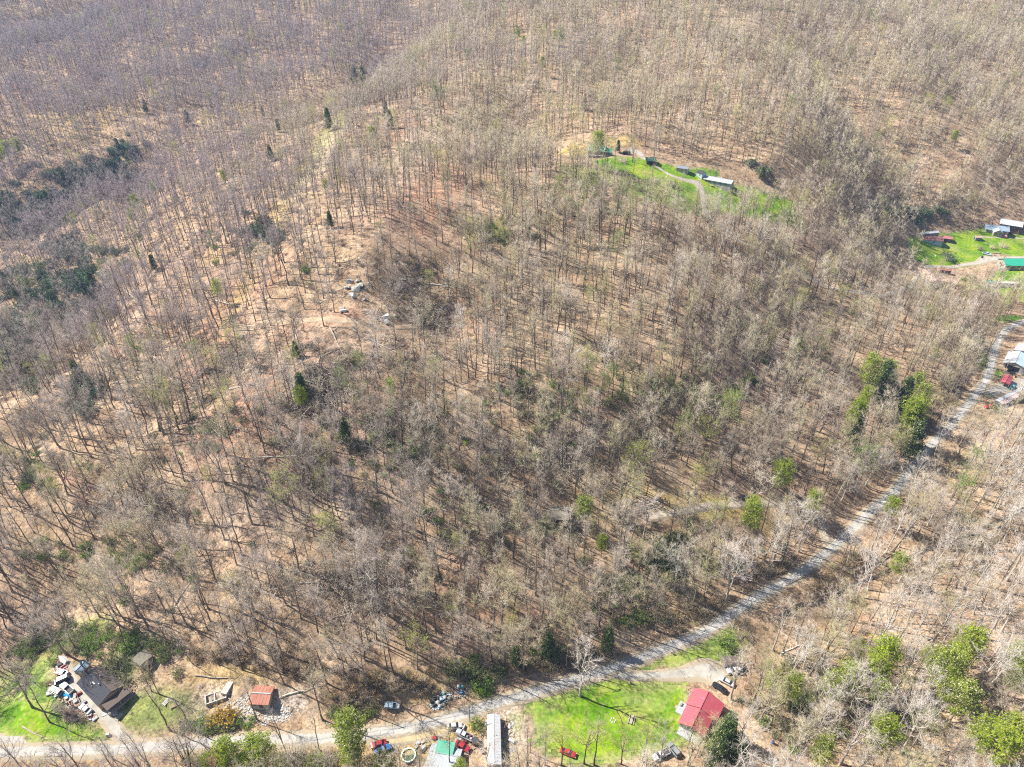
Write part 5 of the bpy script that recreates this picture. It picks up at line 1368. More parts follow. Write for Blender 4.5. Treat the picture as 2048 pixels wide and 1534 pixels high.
for (nm, lb, ct, px, py, rz, parts) in YARD:
    if nm in ('crate', 'tub', 'mailbox_post', 'porch_swing', 'garden_bed', 'refrigerator', 'wading_pool', 'wood_rack'): nm = {'box': 'storage_box', 'mailbox_post': 'utility_box', 'frame': 'metal_frame'}.get(ct, ct.replace(' ', '_'))
    if parts is None:
        fr = MB(); n = 28; R0, R1 = 1.75, 2.15
        for i in range(n):
            a, c = 2 * math.pi * i / n, 2 * math.pi * (i + 1) / n
            fr.loft([[(R0 * math.cos(t), R0 * math.sin(t), .65), (R1 * math.cos(t), R1 * math.sin(t), .65), (R1 * math.cos(t), R1 * math.sin(t), .8), (R0 * math.cos(t), R0 * math.sin(t), .8)] for t in (a, c)], cap=False)
        wl = MB(); 
        for i in range(n):
            a, c = 2 * math.pi * i / n, 2 * math.pi * (i + 1) / n
            wl.quad((1.9 * math.cos(a), 1.9 * math.sin(a), -.4), (1.9 * math.cos(c), 1.9 * math.sin(c), -.4), (1.9 * math.cos(c), 1.9 * math.sin(c), .66), (1.9 * math.cos(a), 1.9 * math.sin(a), .66))
        parts = [('rim', fr, mat('mint', (.50, .62, .50), .5)), ('liner', wl, cm('grey'))]
        rr = random.Random(4)
        for k in range(7):
            t = rr.uniform(0, 6.28); q = rr.uniform(-1, 1); L_ = math.sqrt(1.8 ** 2 - (q * 1.2) ** 2) * .9
            c_, s_ = math.cos(t), math.sin(t); q *= 1.2
            parts.append(('pole', MB().tube((c_ * L_ - s_ * q, s_ * L_ + c_ * q, .84), (-c_ * L_ * .2 - s_ * q, -s_ * L_ * .2 + c_ * q, .84), .05), mat('mint', (.5, .62, .5))))
        parts.append(('floor_sheet', MB().tube((0, 0, .0), (0, 0, .12), 1.85, 1.85, 20), cm('darkgreen')))
    small(nm, lb, ct, px, py, rz, parts)

# poles and wires
POLE_TOP = {}
def pole(key, base, h, label, arms=1, lamp=False):
    p = G(*base); e = tag(empty('utility_pole', p, 0.25), label, 'utility pole', 'utility poles')
    MB().tube((0, 0, -.5), (0, 0, h), .17, .11, 8).build('pole', M_poleW, e)
    for k in range(arms): MB().box(-1.1, -.06, h - .5 - .9 * k, 1.1, .06, h - .38 - .9 * k).build('crossarm', M_poleW, e)
    for x in (-.95, 0, .95)[:3 if arms else 1]: MB().tube((x, 0, h - .38 if x or not arms else h), (x, 0, h - .2 if x or not arms else h + .16), .05, .03, 6).build('insulator', cm('silver'), e)
    if lamp:
        MB().tube((.1, 0, h - 1.6), (1.5, -.2, h - 1.2), .04).build('lamp_arm', cm('silver'), e); MB().box(1.3, -.35, h - 1.35, 1.9, -.05, h - 1.2).build('lamp_head', cm('white'), e)
    KEEP_OUT.append((p.x, p.y, 1.5)); POLE_TOP[key] = (p, h)
pole('a', (226, 1518), 12, 'wooden utility pole on the road edge opposite the driveway mouth')
pole('b', (747, 1432), 10.5, 'utility pole on the brushy bank below the abandoned silver-blue car', 1)
pole('c', (940, 1444), 9, 'utility pole next to the white sedan on the shoulder')
pole('d', (1179, 1363), 9.5, 'utility pole with a lamp at the top of the big lawn', 1, True)
pole('e', (1998, 766), 13, 'tall bare pole beside the red canopy', 1)
pole('f', (1987, 770), 7, 'short leaning pole at the farm yard entrance', 0)
pole('g', (1932, 851), 13, 'tall pale pole on the road edge among bare branches', 0)
pole('h', (1999, 538), 9, 'dark utility pole before the green-roofed house gable')
pole('i', (2027, 486), 9, 'slim pole on the lawn between the blue-grey and green-roofed houses', 0)
pole('j', (1685, 1118), 12, 'pale pole standing beside the guardrail', 0)
def wire(k0, k1, label, off):
    (p, h), (q, g) = POLE_TOP[k0], POLE_TOP[k1]
    a = p + Vector((math.cos(.25) * off, math.sin(.25) * off, h - .2)); b_ = q + Vector((math.cos(.25) * off, math.sin(.25) * off, g - .2))
    n = 10; sag = (b_ - a).length * .03
    pts = [a.lerp(b_, i / n) - Vector((0, 0, sag * 4 * (i / n) * (1 - i / n))) for i in range(n + 1)]
    m = MB()
    for i in range(n): m.tube(tuple(pts[i]), tuple(pts[i + 1]), .022, .022, 4)
    tag(m.build('power_line', cm('dark')), label, 'wire', 'power lines')
wire('a', 'b', 'upper power line slung from the driveway pole to the bank pole', .95); wire('a', 'b', 'lower power line slung from the driveway pole to the bank pole', -.95)
wire('b', 'd', 'power line along the woods between the bank pole and lawn pole', .95); wire('b', 'd', 'second power line running to the lamp pole on the lawn', -.95)
wire('e', 'g', 'power line beside the road bend over the long mobile home', 0)

# guardrail
def guardrail():
    w_ = on_ground([1571, 1596, 1620, 1644], [1172, 1160, 1149, 1136])
    e = tag(empty('guardrail', Vector(w_[0])), 'weathered guardrail along the creek side of the road', 'guardrail')
    o = Vector(w_[0])
    ln = [Vector(v) - o for v in smooth_line(w_[:, 0], w_[:, 1], w_[:, 2], 3)]
    for i, p in enumerate(ln):
        q = p + o; z = float(H(q.x, q.y)) - o.z
        MB().box(p.x - .1, p.y - .1, z - .6, p.x + .1, p.y + .1, z + .85).build('post', M_poleW, e)
    m = MB()
    for i in range(len(ln) - 1):
        a, b_ = ln[i], ln[i + 1]
        za, zb = float(H(a.x + o.x, a.y + o.y)) - o.z, float(H(b_.x + o.x, b_.y + o.y)) - o.z
        m.quad((a.x, a.y + .13, za + .45), (b_.x, b_.y + .13, zb + .45), (b_.x, b_.y + .13, zb + .8), (a.x, a.y + .13, za + .8)).quad((a.x, a.y + .13, za + .8), (b_.x, b_.y + .13, zb + .8), (b_.x, b_.y + .2, zb + .8), (a.x, a.y + .2, za + .8)).quad((a.x, a.y + .2, za + .45), (b_.x, b_.y + .2, zb + .45), (b_.x, b_.y + .2, zb + .8), (a.x, a.y + .2, za + .8))
    m.build('rail', mat('guardrail_steel', (.34, .32, .29), .6, metal=.4), e)
guardrail()

# creek
M_water = mat('creek_water', (0.09, 0.07, 0.05), 0.35, 0.3, .5, spec=0.3)
cl = px_line([(1560, 1235), (1600, 1212), (1640, 1205), (1690, 1175), (1760, 1150), (1830, 1110), (1900, 1085), (1960, 1060), (2048, 1020), (2120, 990)])
ribbon('creek', cl, 1.5, M_water, 0.10, edge_jag=1.0)
TRACK_LINES['creek'] = cl

# ------------------------------------------------------------------ rocks, logs, heaps
M_rock = mat('sandstone', (0.36, 0.35, 0.31), 0.95, 0.28, 1.0, col2=(0.16, 0.15, 0.13), bmp=.4)
M_paleRock = mat('pale_limestone', (0.60, 0.59, 0.54), 0.95, 0.15, 1.2, bmp=.3)
M_log = mat('fallen_wood', (0.40, 0.33, 0.26), 0.95, 0.2, 2.0)
M_palelog = mat('bleached_wood', (0.60, 0.54, 0.46), 0.95, 0.12, 2.0)
def unit3(v): return v / (np.linalg.norm(v) + 1e-9)
def rock_mesh(seed, M, flat=.6):
    rng = np.random.default_rng(seed)
    import bmesh
    bm = bmesh.new()
    for k in range(17):
        q = unit3(rng.normal(0, 1, 3)) * rng.uniform(.75, 1.15); q = np.sign(q) * np.abs(q) ** .7
        bm.verts.new((q[0], q[1], q[2] * flat))
    r_ = bmesh.ops.convex_hull(bm, input=bm.verts)
    bmesh.ops.delete(bm, geom=[v for v in bm.verts if not v.link_faces], context='VERTS')
    me = bpy.data.meshes.new('boulder'); bm.to_mesh(me); bm.free(); me.materials.append(M); return me
ROCKS = [rock_mesh(i, M_rock) for i in range(4)] + [rock_mesh(9, M_paleRock)]
RK = [(772, 636, 2.6, 4, 'big white-topped boulder standing alone above the old track'), (773, 646, 2.2, 0, 'grey boulder forming the foot of the white-topped one'), (688, 622, 2.0, 4, 'pale boulder with a small green shrub on its side'), (683, 617, 1.6, 1, 'flat rock just above the pale boulder'),
      (642, 605, 1.2, 4, 'small white rock beside a slanting trunk'), (699, 565, 2.4, 0, 'topmost slab of the rock outcrop'), (712, 580, 2.8, 1, 'large grey block in the middle of the outcrop'), (722, 572, 2.2, 2, 'dark mossy block on the upper side of the outcrop'), (706, 592, 2.4, 4, 'pale broken slab at the foot of the outcrop'),
      (729, 599, 1.3, 3, 'small rock dropped below the outcrop'), (695, 576, 1.8, 2, 'angular grey rock at the near side of the outcrop'), (716, 562, 1.6, 3, 'small ledge rock at the head of the outcrop'), (738, 570, 1.6, 0, 'rounded rock past the end of the outcrop'), (790, 631, 1.2, 3, 'small dark stump-like rock beside the white-topped boulder'),
      (817, 617, 1.0, 4, 'small pale stone up the slope from the white-topped boulder'), (332, 698, .9, 4, 'lone white stone on red soil in the far woods'), (1098, 540, 1.0, 2, 'small dark stone among thin trunks'), (965, 575, 1.0, 1, 'grey stone beside a fallen log on the hillside')]
for (px, py, r, k, lb) in RK:
    p = G(px, py); o = link('boulder', ROCKS[k]); o.location = (p.x, p.y, p.z + r * .15); rr = random.Random(px); r *= .75; o.scale = (r * rr.uniform(.8, 1.2), r * rr.uniform(.7, 1.1), r * rr.uniform(.8, 1.2)); o.rotation_euler = (rr.uniform(-.3, .3), rr.uniform(-.3, .3), rr.uniform(0, 6)); tag(o, lb, 'boulder', 'boulders on the hillside')
def log_mesh(seed):
    rng = random.Random(seed); m = MB(); L = 10; n = 5; pts = [Vector((L * i / n - L / 2, rng.uniform(-.15, .15), .2)) for i in range(n + 1)]
    rings = [[(p.x, p.y + (.24 - .03 * i) * math.cos(t), p.z + (.24 - .03 * i) * math.sin(t)) for t in np.arange(6) * math.pi / 3] for i, p in enumerate(pts)]
    m.loft(rings)
    br = MB()
    for k in range(4):
        x = rng.uniform(0, L / 2); a = rng.uniform(-1.3, 1.3); br.tube((x, 0, .2), (x + rng.uniform(.8, 2.2), 1.9 * math.sin(a), .3 + abs(math.cos(a)) * 1.0), .06, .015, 4)
    return [(m.mesh('stem', M_), br.mesh('branch', M_)) for M_ in (M_log, M_palelog)]
LOGS = [log_mesh(s_) for s_ in range(3)]
LOGPX = [((870, 364 + 160), (850, 528), None)]
LG = [((798, 524), (850, 573), 1, 'long bleached log pointing down to the crossing logs'), ((850, 568), (925, 576), 1, 'bleached log lying nearly level on the hillside'), ((842, 556), (872, 544), 0, 'short dark log crossing the bleached pair'), ((803, 461), (830, 485), 0, 'thin log in the open woods above the crossing logs'),
      ((990, 505), (1012, 522), 1, 'pale log near a leafless thicket on the hill top'), ((585, 425), (560, 434), 0, 'short dark log high on the ridge side'), ((250, 592), (288, 622), 1, 'white log slanting through the far left woods'), ((297, 706), (340, 742), 1, 'white log above the red soil patch'), ((225, 767), (308, 753), 1, 'long white log lying level beside a dark hollow'),
      ((430, 602), (492, 616), 1, 'grey log across pale ground above the reddish bank'), ((460, 780), (515, 770), 1, 'bleached log lying level in the slash'), ((590, 670), (612, 720), 0, 'dark leaning log below the old track'), ((600, 840), (640, 790), 0, 'grey log in the slash near a green holly'), ((510, 925), (605, 920), 1, 'long thin bleached log in the shady draw'),
      ((700, 655), (760, 700), 0, 'dark curved log just under the old track'), ((660, 660), (690, 720), 0, 'fallen trunk propped across the slash'), ((640, 720), (700, 690), 0, 'brown log running uphill through slash'), ((740, 680), (790, 705), 1, 'pale pole-like log at the slash edge'),
      ((1240, 1190), (1300, 1170), 1, 'pale fallen limb in the dense woods'), ((920, 870), (985, 900), 0, 'dark log among long shadows'), ((530, 990), (600, 1040), 0, 'thick dark log lying down the slope'), ((480, 1160), (560, 1200), 0, 'long dark log in the lower left woods'), ((350, 1210), (395, 1145), 0, 'log leaning up the bank over the junk yard'),
      ((600, 1168), (640, 1163), 1, 'pale stub log in the lower woods'), ((310, 1240), (380, 1300), 0, 'thin fallen trunk by the brown-roofed shed'), ((560, 1395), (640, 1372), 1, 'grey log slanting over brush near the rusty shed'), ((390, 1352), (470, 1358), 0, 'dark fallen trunk above the concrete slab'), ((45, 1455), (85, 1475), 0, 'bent dark log at the grass edge near the road'),
      ((1560, 1310), (1600, 1290), 1, 'white fallen limb in the sunny lower woods'), ((1590, 1495), (1640, 1465), 1, 'forked white limb lying by the bottom edge'), ((1700, 1365), (1730, 1330), 1, 'pale log beneath thin trunks by a green pine'), ((1800, 1100), (1760, 1125), 0, 'log fallen across the creek bank'), ((1690, 1390), (1760, 1392), 0, 'dark log lying level among pines'), ((1740, 1455), (1800, 1460), 0, 'brown log under the pines at the bottom'),
      ((1335, 600), (1375, 618), 0, 'thin log in the middle woods'), ((1100, 880), (1150, 900), 0, 'log hidden in long trunk shadows'), ((1385, 700), (1430, 720), 0, 'grey log among crowded trunks'), ((640, 250), (690, 262), 0, 'log near the pale trail on the ridge'), ((860, 170), (900, 155), 0, 'fallen trunk high in the far woods'), ((1010, 145), (1060, 152), 1, 'thin pale log in the far woods')]
for i, (a, b_, pale, lb) in enumerate(LG):
    A_, B_ = G(*a), G(*b_); d = B_ - A_; mid = (A_ + B_) / 2
    z = (A_.z + B_.z) / 2; L_ = d.length
    e = tag(empty('fallen_log', (mid.x, mid.y, max(z, float(H(mid.x, mid.y)) - .1)), 0), lb, 'log', 'fallen logs')
    e.rotation_euler = (0, -math.atan2(d.z, math.hypot(d.x, d.y)), math.atan2(d.y, d.x)); e.scale = (L_ / 10, 1.2, 1.2)
    me = LOGS[i % 3][pale]; link('stem', me[0], e); link('branch', me[1], e)
def debris(name, blobs, n, cols, smax, seed, label=None, flat=.35, lift=.0):
    """loose bits nobody could count, one object of many small solids"""
    rng = np.random.default_rng(seed); V, Q, MI = [], [], []
    for _ in range(n):
        px, py, rx_, ry_ = blobs[rng.integers(len(blobs))]
        t, q = rng.uniform(0, 6.28), math.sqrt(rng.uniform(0, 1))
        V.append((px + rx_ * q * math.cos(t), py + ry_ * q * math.sin(t)))
    W3 = on_ground([v[0] for v in V], [v[1] for v in V])
    b = MB()
    for w3 in W3:
        s_ = smax * rng.uniform(.25, 1) ; a = rng.uniform(0, 6.28); c_, sn = math.cos(a), math.sin(a)
        sx, sy, sz = s_ * rng.uniform(.4, 1), s_ * rng.uniform(.25, .7), s_ * flat * rng.uniform(.5, 1.4)
        pts = [(w3[0] + c_ * x - sn * y, w3[1] + sn * x + c_ * y) for x, y in ((-sx, -sy), (sx, -sy * .7), (sx * .8, sy), (-sx * .9, sy * .8))]
        z = float(H(w3[0], w3[1])) + lift * rng.uniform(0, 1)
        b.prism(pts, z - .15, z + sz, int(rng.integers(len(cols))))
    o = b.build(name, [cm(c, .85) for c in cols]); tag(o, label, kind='stuff'); return o
debris('rubble', [(520, 1425, 55, 26), (560, 1425, 25, 18), (480, 1420, 30, 22), (500, 1400, 25, 12)], 900, ['stone', 'lightgrey', 'white', 'concrete', 'tan'], .55, 1)
debris('yard_junk', [(140, 1395, 22, 18), (160, 1412, 18, 14), (182, 1433, 12, 8), (120, 1330, 16, 14), (108, 1378, 12, 14)], 420, ['white', 'lightgrey', 'grey', 'wood', 'paleblue', 'dark', 'red', 'rust'], .45, 2, flat=.7)
debris('trash', [(878, 1405, 16, 16), (893, 1392, 14, 10), (868, 1410, 10, 10), (915, 1385, 22, 12)], 360, ['white', 'lightgrey', 'black', 'paleblue', 'cream', 'dark', 'teal'], .42, 3, flat=.6)
debris('shack_junk', [(850, 1492, 26, 14), (925, 1490, 30, 18), (965, 1470, 8, 34), (1018, 1480, 10, 40), (880, 1478, 20, 6)], 420, ['white', 'lightgrey', 'rust', 'wood', 'grey', 'dark', 'cream', 'tan'], .38, 4, flat=.6)
debris('burnt_debris', [(1275, 1010, 26, 20), (1300, 1005, 40, 14), (1265, 1025, 30, 10)], 520, ['rust', 'greywood', 'tan', 'stone', 'wood', 'tan', 'greywood'], .55, 5, flat=.5)
debris('car_wreck_scrap', [(765, 1492, 22, 12), (785, 1500, 18, 12)], 90, ['dark', 'rust', 'grey', 'white', 'blue'], .4, 6)
debris('patio_scrap', [(1440, 1345, 8, 12), (1378, 1395, 6, 20), (1420, 1460, 12, 8), (1875, 545, 30, 8), (1930, 545, 25, 8)], 130, ['white', 'grey', 'wood', 'dark'], .35, 7)
# bags and bins of the roadside trash heap that one can tell apart
BAG = []
def bag_mesh(c, seed):
    me = rock_mesh(seed, cm(c, .35), .7); return me
for i, (px, py, c, lb) in enumerate([(870, 1399, 'black', 'black trash bag at the upper end of the heap'), (876, 1406, 'white', 'white trash bag in the middle of the heap'), (884, 1399, 'paleblue', 'pale blue bag beside the black one'), (880, 1413, 'lightgrey', 'grey bag at the bottom of the heap'),
                                     (869, 1412, 'dark', 'dark bag on the downhill side of the heap'), (890, 1395, 'white', 'flattened white bag at the top of the heap'), (899, 1398, 'cream', 'cream bag fallen toward the road'), (887, 1388, 'teal', 'teal bag just uphill of the heap'), (917, 1373, 'white', 'white bag alone in the brush past the heap'), (925, 1375, 'turq', 'turquoise bag next to the lone white bag'), (923, 1386, 'blue', 'deep blue bag in the brush past the heap'), (864, 1405, 'black', 'second black bag at the heap side under branches')]):
    p = G(px, py); o = link('trash_bag', bag_mesh(c, i)); o.location = (p.x, p.y, p.z + .35); o.scale = (.75, .6, .7); o.rotation_euler = (0, 0, i); tag(o, lb, 'trash bag', 'bags of the roadside trash heap')
# ------------------------------------------------------------------ evergreens and other single trees, where the photograph shows them
def stand(px, py, hmid):
    """foot of a tree whose crown centre shows at this pixel, hmid metres above its foot"""
    p = G(px, py, hmid); z = float(H(p.x, p.y)); return Vector((p.x, p.y, z - .1))
PINES = [ # px, py of the crown centre, size, kind
    (1830, 880, 1.35, 'hemlock'), (1822, 855, 1.25, 'hemlock'), (1775, 780, 1.2, 'hemlock'), (1765, 765, 1.35, 'hemlock'), (1810, 790, 1.3, 'hemlock'), (1828, 820, 1.2, 'pine'), (1785, 800, 1.1, 'hemlock'), (1740, 748, 1.1, 'pine'), (1778, 740, .9, 'pine'), (1735, 790, .7, 'pine'), (1710, 830, .95, 'pine'), (1712, 850, 1.15, 'hemlock'), (1835, 765, .8, 'pine'), (1842, 800, .9, 'pine'),
    (1565, 945, 1.0, 'pine'), (1167, 1018, .8, 'pine'), (1505, 1035, .95, 'pine'), (1628, 1000, .8, 'pine'), (1785, 1012, .7, 'pine'), (1640, 905, .8, 'lime'), (655, 1062, 1.0, 'lime'), (447, 808, .9, 'lime'), (1265, 925, 1.05, 'lime'), (1415, 868, .9, 'lime'), (1395, 955, .75, 'lime'), (1640, 685, .9, 'lime'), (95, 955, .8, 'lime'), (1025, 1245, .7, 'lime'), (1210, 770, .7, 'lime'), (1165, 800, .7, 'lime'), (375, 1115, .7, 'lime'), (720, 800, .75, 'lime'), (1340, 770, .7, 'leafy'), (1000, 465, .7, 'lime'), (945, 455, .6, 'lime'), (1130, 415, .7, 'lime'), (1190, 380, .7, 'lime'), (585, 715, .6, 'lime'), (160, 320, .7, 'lime'), (1205, 1085, .5, 'pine'),
    (1765, 1325, 1.1, 'pine'), (1700, 1350, .95, 'pine'), (1668, 1372, .9, 'pine'), (1582, 1375, .75, 'pine'), (1760, 1385, .8, 'pine'), (1762, 1465, 1.1, 'pine'), (1888, 1345, 1.05, 'pine'), (1915, 1320, .95, 'pine'), (1940, 1290, 1.05, 'pine'), (1870, 1325, .7, 'pine'), (1930, 1395, 1.0, 'pine'), (1970, 1470, 1.05, 'pine'), (1995, 1500, 1.05, 'pine'),
    (2025, 1460, 1.0, 'pine'), (2040, 1315, .9, 'pine'), (1645, 1510, .8, 'pine'), (1800, 1125, .75, 'pine'), (1855, 1310, .6, 'pine'), (2035, 1360, .8, 'pine'), (1905, 1370, .9, 'pine'), (1720, 1300, .6, 'pine'),
    (1445, 1480, 1.25, 'hemlock'), (1470, 1500, 1.1, 'hemlock'), (1435, 1515, 1.0, 'hemlock'), (1460, 1455, .9, 'hemlock'), (1535, 1345, .7, 'leafy'), (1548, 1362, .6, 'pine'),
    (705, 1475, 1.1, 'pine'), (700, 1505, .8, 'pine'), (515, 1505, 1.0, 'pine'), (460, 1520, .9, 'pine'), (765, 1530, .8, 'pine'), (635, 1535, .7, 'pine'), (918, 1546, .6, 'pine'), (430, 1530, .8, 'pine'), (500, 1530, .8, 'pine'), (1515, 1105, .0, 'x'),
    (603, 772, .75, 'hemlock'), (600, 790, .6, 'pine'), (780, 772, .5, 'pine'), (590, 700, .45, 'hemlock'), (305, 525, .6, 'hemlock'), (660, 440, .5, 'hemlock'), (540, 305, .7, 'hemlock'), (525, 225, .55, 'hemlock'), (555, 250, .6, 'hemlock'), (708, 150, 1.0, 'hemlock'), (725, 150, 1.0, 'hemlock'),
    (780, 240, .7, 'hemlock'), (770, 218, .7, 'hemlock'), (745, 265, .6, 'pine'), (290, 212, .7, 'hemlock'), (374, 235, .7, 'hemlock'), (10, 295, .9, 'pine'), (35, 290, .8, 'pine'), (0, 310, .8, 'pine'), (655, 240, .9, 'hemlock'), (235, 290, .7, 'hemlock'), (255, 320, .7, 'hemlock'), (215, 340, .8, 'hemlock'), (225, 355, .7, 'hemlock'),
    (448, 355, .5, 'pine'), (462, 380, .5, 'pine'), (650, 368, .4, 'pine'), (272, 410, .7, 'pine'), (262, 430, .6, 'pine'), (352, 395, .5, 'hemlock'), (435, 580, .6, 'pine'), (1195, 283, 1.0, 'pine'), (1237, 292, .5, 'hemlock'), (1035, 70, .6, 'pine'), (1048, 80, .6, 'pine'), (1110, 70, .6, 'pine'), (1085, 128, .6, 'pine'),
    (1305, 1095, .0, 'x'), (1170, 205, .6, 'hemlock'), (5, 560, .9, 'hemlock'), (32, 585, .7, 'hemlock'), (125, 350, .7, 'hemlock'), (95, 400, .8, 'hemlock'), (110, 430, .7, 'hemlock'), (10, 400, .8, 'hemlock'), (180, 560, .7, 'hemlock'), (190, 580, .7, 'hemlock'), (205, 600, .7, 'hemlock'), (210, 625, .6, 'pine'), (155, 745, .8, 'hemlock'),
    (1910, 270, .6, 'pine'), (1525, 345, .5, 'hemlock'), (1970, 1080, .0, 'x'), (1310, 1120, .9, 'hemlock'), (1640, 690, .6, 'leafy'), (1650, 680, .7, 'leafy'), (690, 860, .7, 'hemlock'), (1095, 1290, .7, 'hemlock'), (1030, 1310, .6, 'hemlock'), (1215, 1280, .7, 'hemlock'), (900, 1320, .0, 'x'), (1005, 820, .0, 'x')]
PINES = [p for p in PINES if p[3] != 'x']
LANDMARKS = []   # (name used in labels, world position) for telling trees apart
def lm(text, px, py): LANDMARKS.append((text, G(px, py)))
for t_ in [('the red-roofed house', 1400, 1425), ('the dark-roofed house', 200, 1375), ('the junk row', 140, 1395), ('the rusty red shed', 520, 1392), ('the broken foundation', 432, 1396), ('the orange bush', 445, 1440), ('the abandoned silver-blue car', 783, 1408), ('the roadside trash heap', 880, 1400), ('the white sedan', 910, 1452),
           ('the long white mobile home', 988, 1480), ('the round pool frame', 817, 1511), ('the grey shack', 890, 1512), ('the fire pit', 1226, 1440), ('the lamp pole', 1179, 1363), ('the rounded brown shed', 1464, 1320), ('the roadside lawn', 1380, 1300), ('the guardrail', 1607, 1155), ('the mossy-roofed old shed', 1120, 1025), ('the burnt debris', 1275, 1010), ('the dark van in the clearing', 1490, 996),
           ('the driveway mouth', 240, 1475), ('the driveway pole', 226, 1518), ('the brown-roofed small shed', 283, 1315), ('the concrete slab', 455, 1375), ('the shoulder of the road', 800, 1460), ('the road fork at the lawn', 1220, 1345), ('the shaded road bend', 1590, 1155), ('the creek bank', 1700, 1175), ('the sunny creek flat', 1760, 1270), ('the bottom lawn edge', 1320, 1510),
           ('the farm junk yard entrance', 1975, 790), ('the pale roadside pole', 1932, 851), ('the patch of pines by the creek', 1900, 1340), ('the pines at the bottom corner', 1990, 1490), ('the lone round pine', 1765, 1330), ('the green strip by the road', 965, 1378), ('the steep bank above the road', 1050, 1330), ('the brushy slope above the road', 1300, 1250), ('the left grass field', 20, 1400), ('the wood above the junk yard', 150, 1240)]: lm(*t_)

def ordinal(n):
    w_ = ['zeroth', 'first', 'second', 'third', 'fourth', 'fifth', 'sixth', 'seventh', 'eighth', 'ninth', 'tenth', 'eleventh', 'twelfth', 'thirteenth', 'fourteenth', 'fifteenth', 'sixteenth', 'seventeenth', 'eighteenth', 'nineteenth', 'twentieth']
    tens = ['', '', 'twenty', 'thirty', 'forty', 'fifty', 'sixty', 'seventy', 'eighty', 'ninety']
    if n <= 20: return w_[n]
    if n % 10 == 0: return tens[n // 10][:-1] + 'ieth'
    return tens[n // 10] + '-' + w_[n % 10]
def assign_labels(items, noun, marks=None):
    """items: (object, position, look words). Each is described by its look and by its place in the order outward from the thing it stands closest to."""
    marks = marks or LANDMARKS
    by = {}
    for it in items:
        d = [(it[1] - m[1]).length for m in marks]; k = int(np.argmin(d)); by.setdefault(k, []).append((d[k], it))
    for k, lst in by.items():
        lst.sort(key=lambda q: q[0])
        for i, (d_, (o, pos, look)) in enumerate(lst):
            o['label'] = f"{look} {noun}, " + (f"well away from {marks[k][0]}" if i >= 24 else f"{ordinal(i + 1)} outward from {marks[k][0]}" if len(lst) > 1 else f"beside {marks[k][0]}" if d_ < 14 else f"out beyond {marks[k][0]}")

HMID = {'lime': .65, 'pine': .72, 'hemlock': .5, 'leafy': .65, 'budding': .65, 'red': .6, 'forest': .7}
HH = {'lime': 19, 'pine': 18.5, 'hemlock': 16, 'leafy': 19, 'budding': 19, 'red': 17}
FAR_MARKS = LANDMARKS + [(a, G(b, c)) for a, b, c in [('the green-roofed cabin', 1195, 300), ('the upper hollow mobile home', 1440, 362), ('the farm barns', 1870, 480), ('the green metal roof', 2030, 530), ('the rock outcrop', 712, 580), ('the white-topped boulder', 772, 636), ('the old track', 560, 642), ('the reddish bare bank', 400, 700), ('the dark evergreen hollow', 190, 350),
          ('the far upper woods', 1060, 80), ('the twin tall evergreens', 716, 175), ('the pale ridge trail', 650, 290), ('the dim valley at the frame edge', 20, 650), ('the slash below the track', 640, 760), ('the crossing logs', 850, 568), ('the meadow foot', 1550, 430), ('the steep wooded bank by the road', 1780, 900), ('the middle hillside', 1100, 720), ('the sunny far slope', 1750, 200), ('the hilltop thicket', 1100, 470),
          ('the far corner slope', 150, 120), ('the topmost slope at the frame corner', 60, 20), ('the top edge woods above the twin evergreens', 600, 30), ('the purple-grey slope over the dark hollow', 250, 190), ('the shaded fold below the top edge', 780, 60), ('the slope over the pale ridge trail', 450, 160), ('the woods at the top right corner', 1950, 40), ('the shaded draw', 620, 920), ('the left hillside', 280, 960), ('the woods beside the mossy-roofed shed', 1000, 1010), ('the lower mid slope', 850, 1150), ('the upper ridge', 820, 330), ('the road bend at the barn', 1990, 700), ('the driveway through the hill', 1600, 540)]]
OCC = []; FRONT = []
pine_items, leafy_items = [], []
for i, (px, py, sc, kind) in enumerate(PINES):
    if kind == 'pine': sc *= 1.12
    if kind == 'hemlock' and px < 800: sc *= 1.05
    p = stand(px, py, HH[kind] * HMID[kind] * sc)
    rr = random.Random(i * 7 + 3)
    nm = {'pine': 'pine_tree', 'hemlock': 'evergreen_tree', 'leafy': 'leafing_tree', 'lime': 'leafing_tree'}[kind]
    o = put_tree(nm, kind, i, p, rr.uniform(0, 6.28), sc, '', {'pine': 'pine tree', 'hemlock': 'evergreen tree', 'leafy': 'tree', 'lime': 'tree'}[kind], {'pine': 'pines scattered in the woods', 'hemlock': 'dark evergreens in the woods', 'leafy': 'trees in pale new leaf', 'lime': 'trees in pale new leaf'}[kind])
    OCC.append((p.x, p.y, 3.6 * sc)); FRONT.append((px, py + 20, 16 * sc + 6, 20, .5))
    look = ('tall' if sc >= .95 else 'medium' if sc >= .7 else 'small')
    (leafy_items if kind in ('leafy', 'lime') else pine_items).append((o, p, {'pine': look + ' bright green', 'hemlock': look + ' dark green', 'leafy': look + ' fresh green', 'lime': look + ' lime-yellow leafing'}[kind], kind))
for kd, noun in (('pine', 'pine'), ('hemlock', 'evergreen')):
    assign_labels([(o, p, l) for o, p, l, k in pine_items if k == kd], noun, FAR_MARKS)

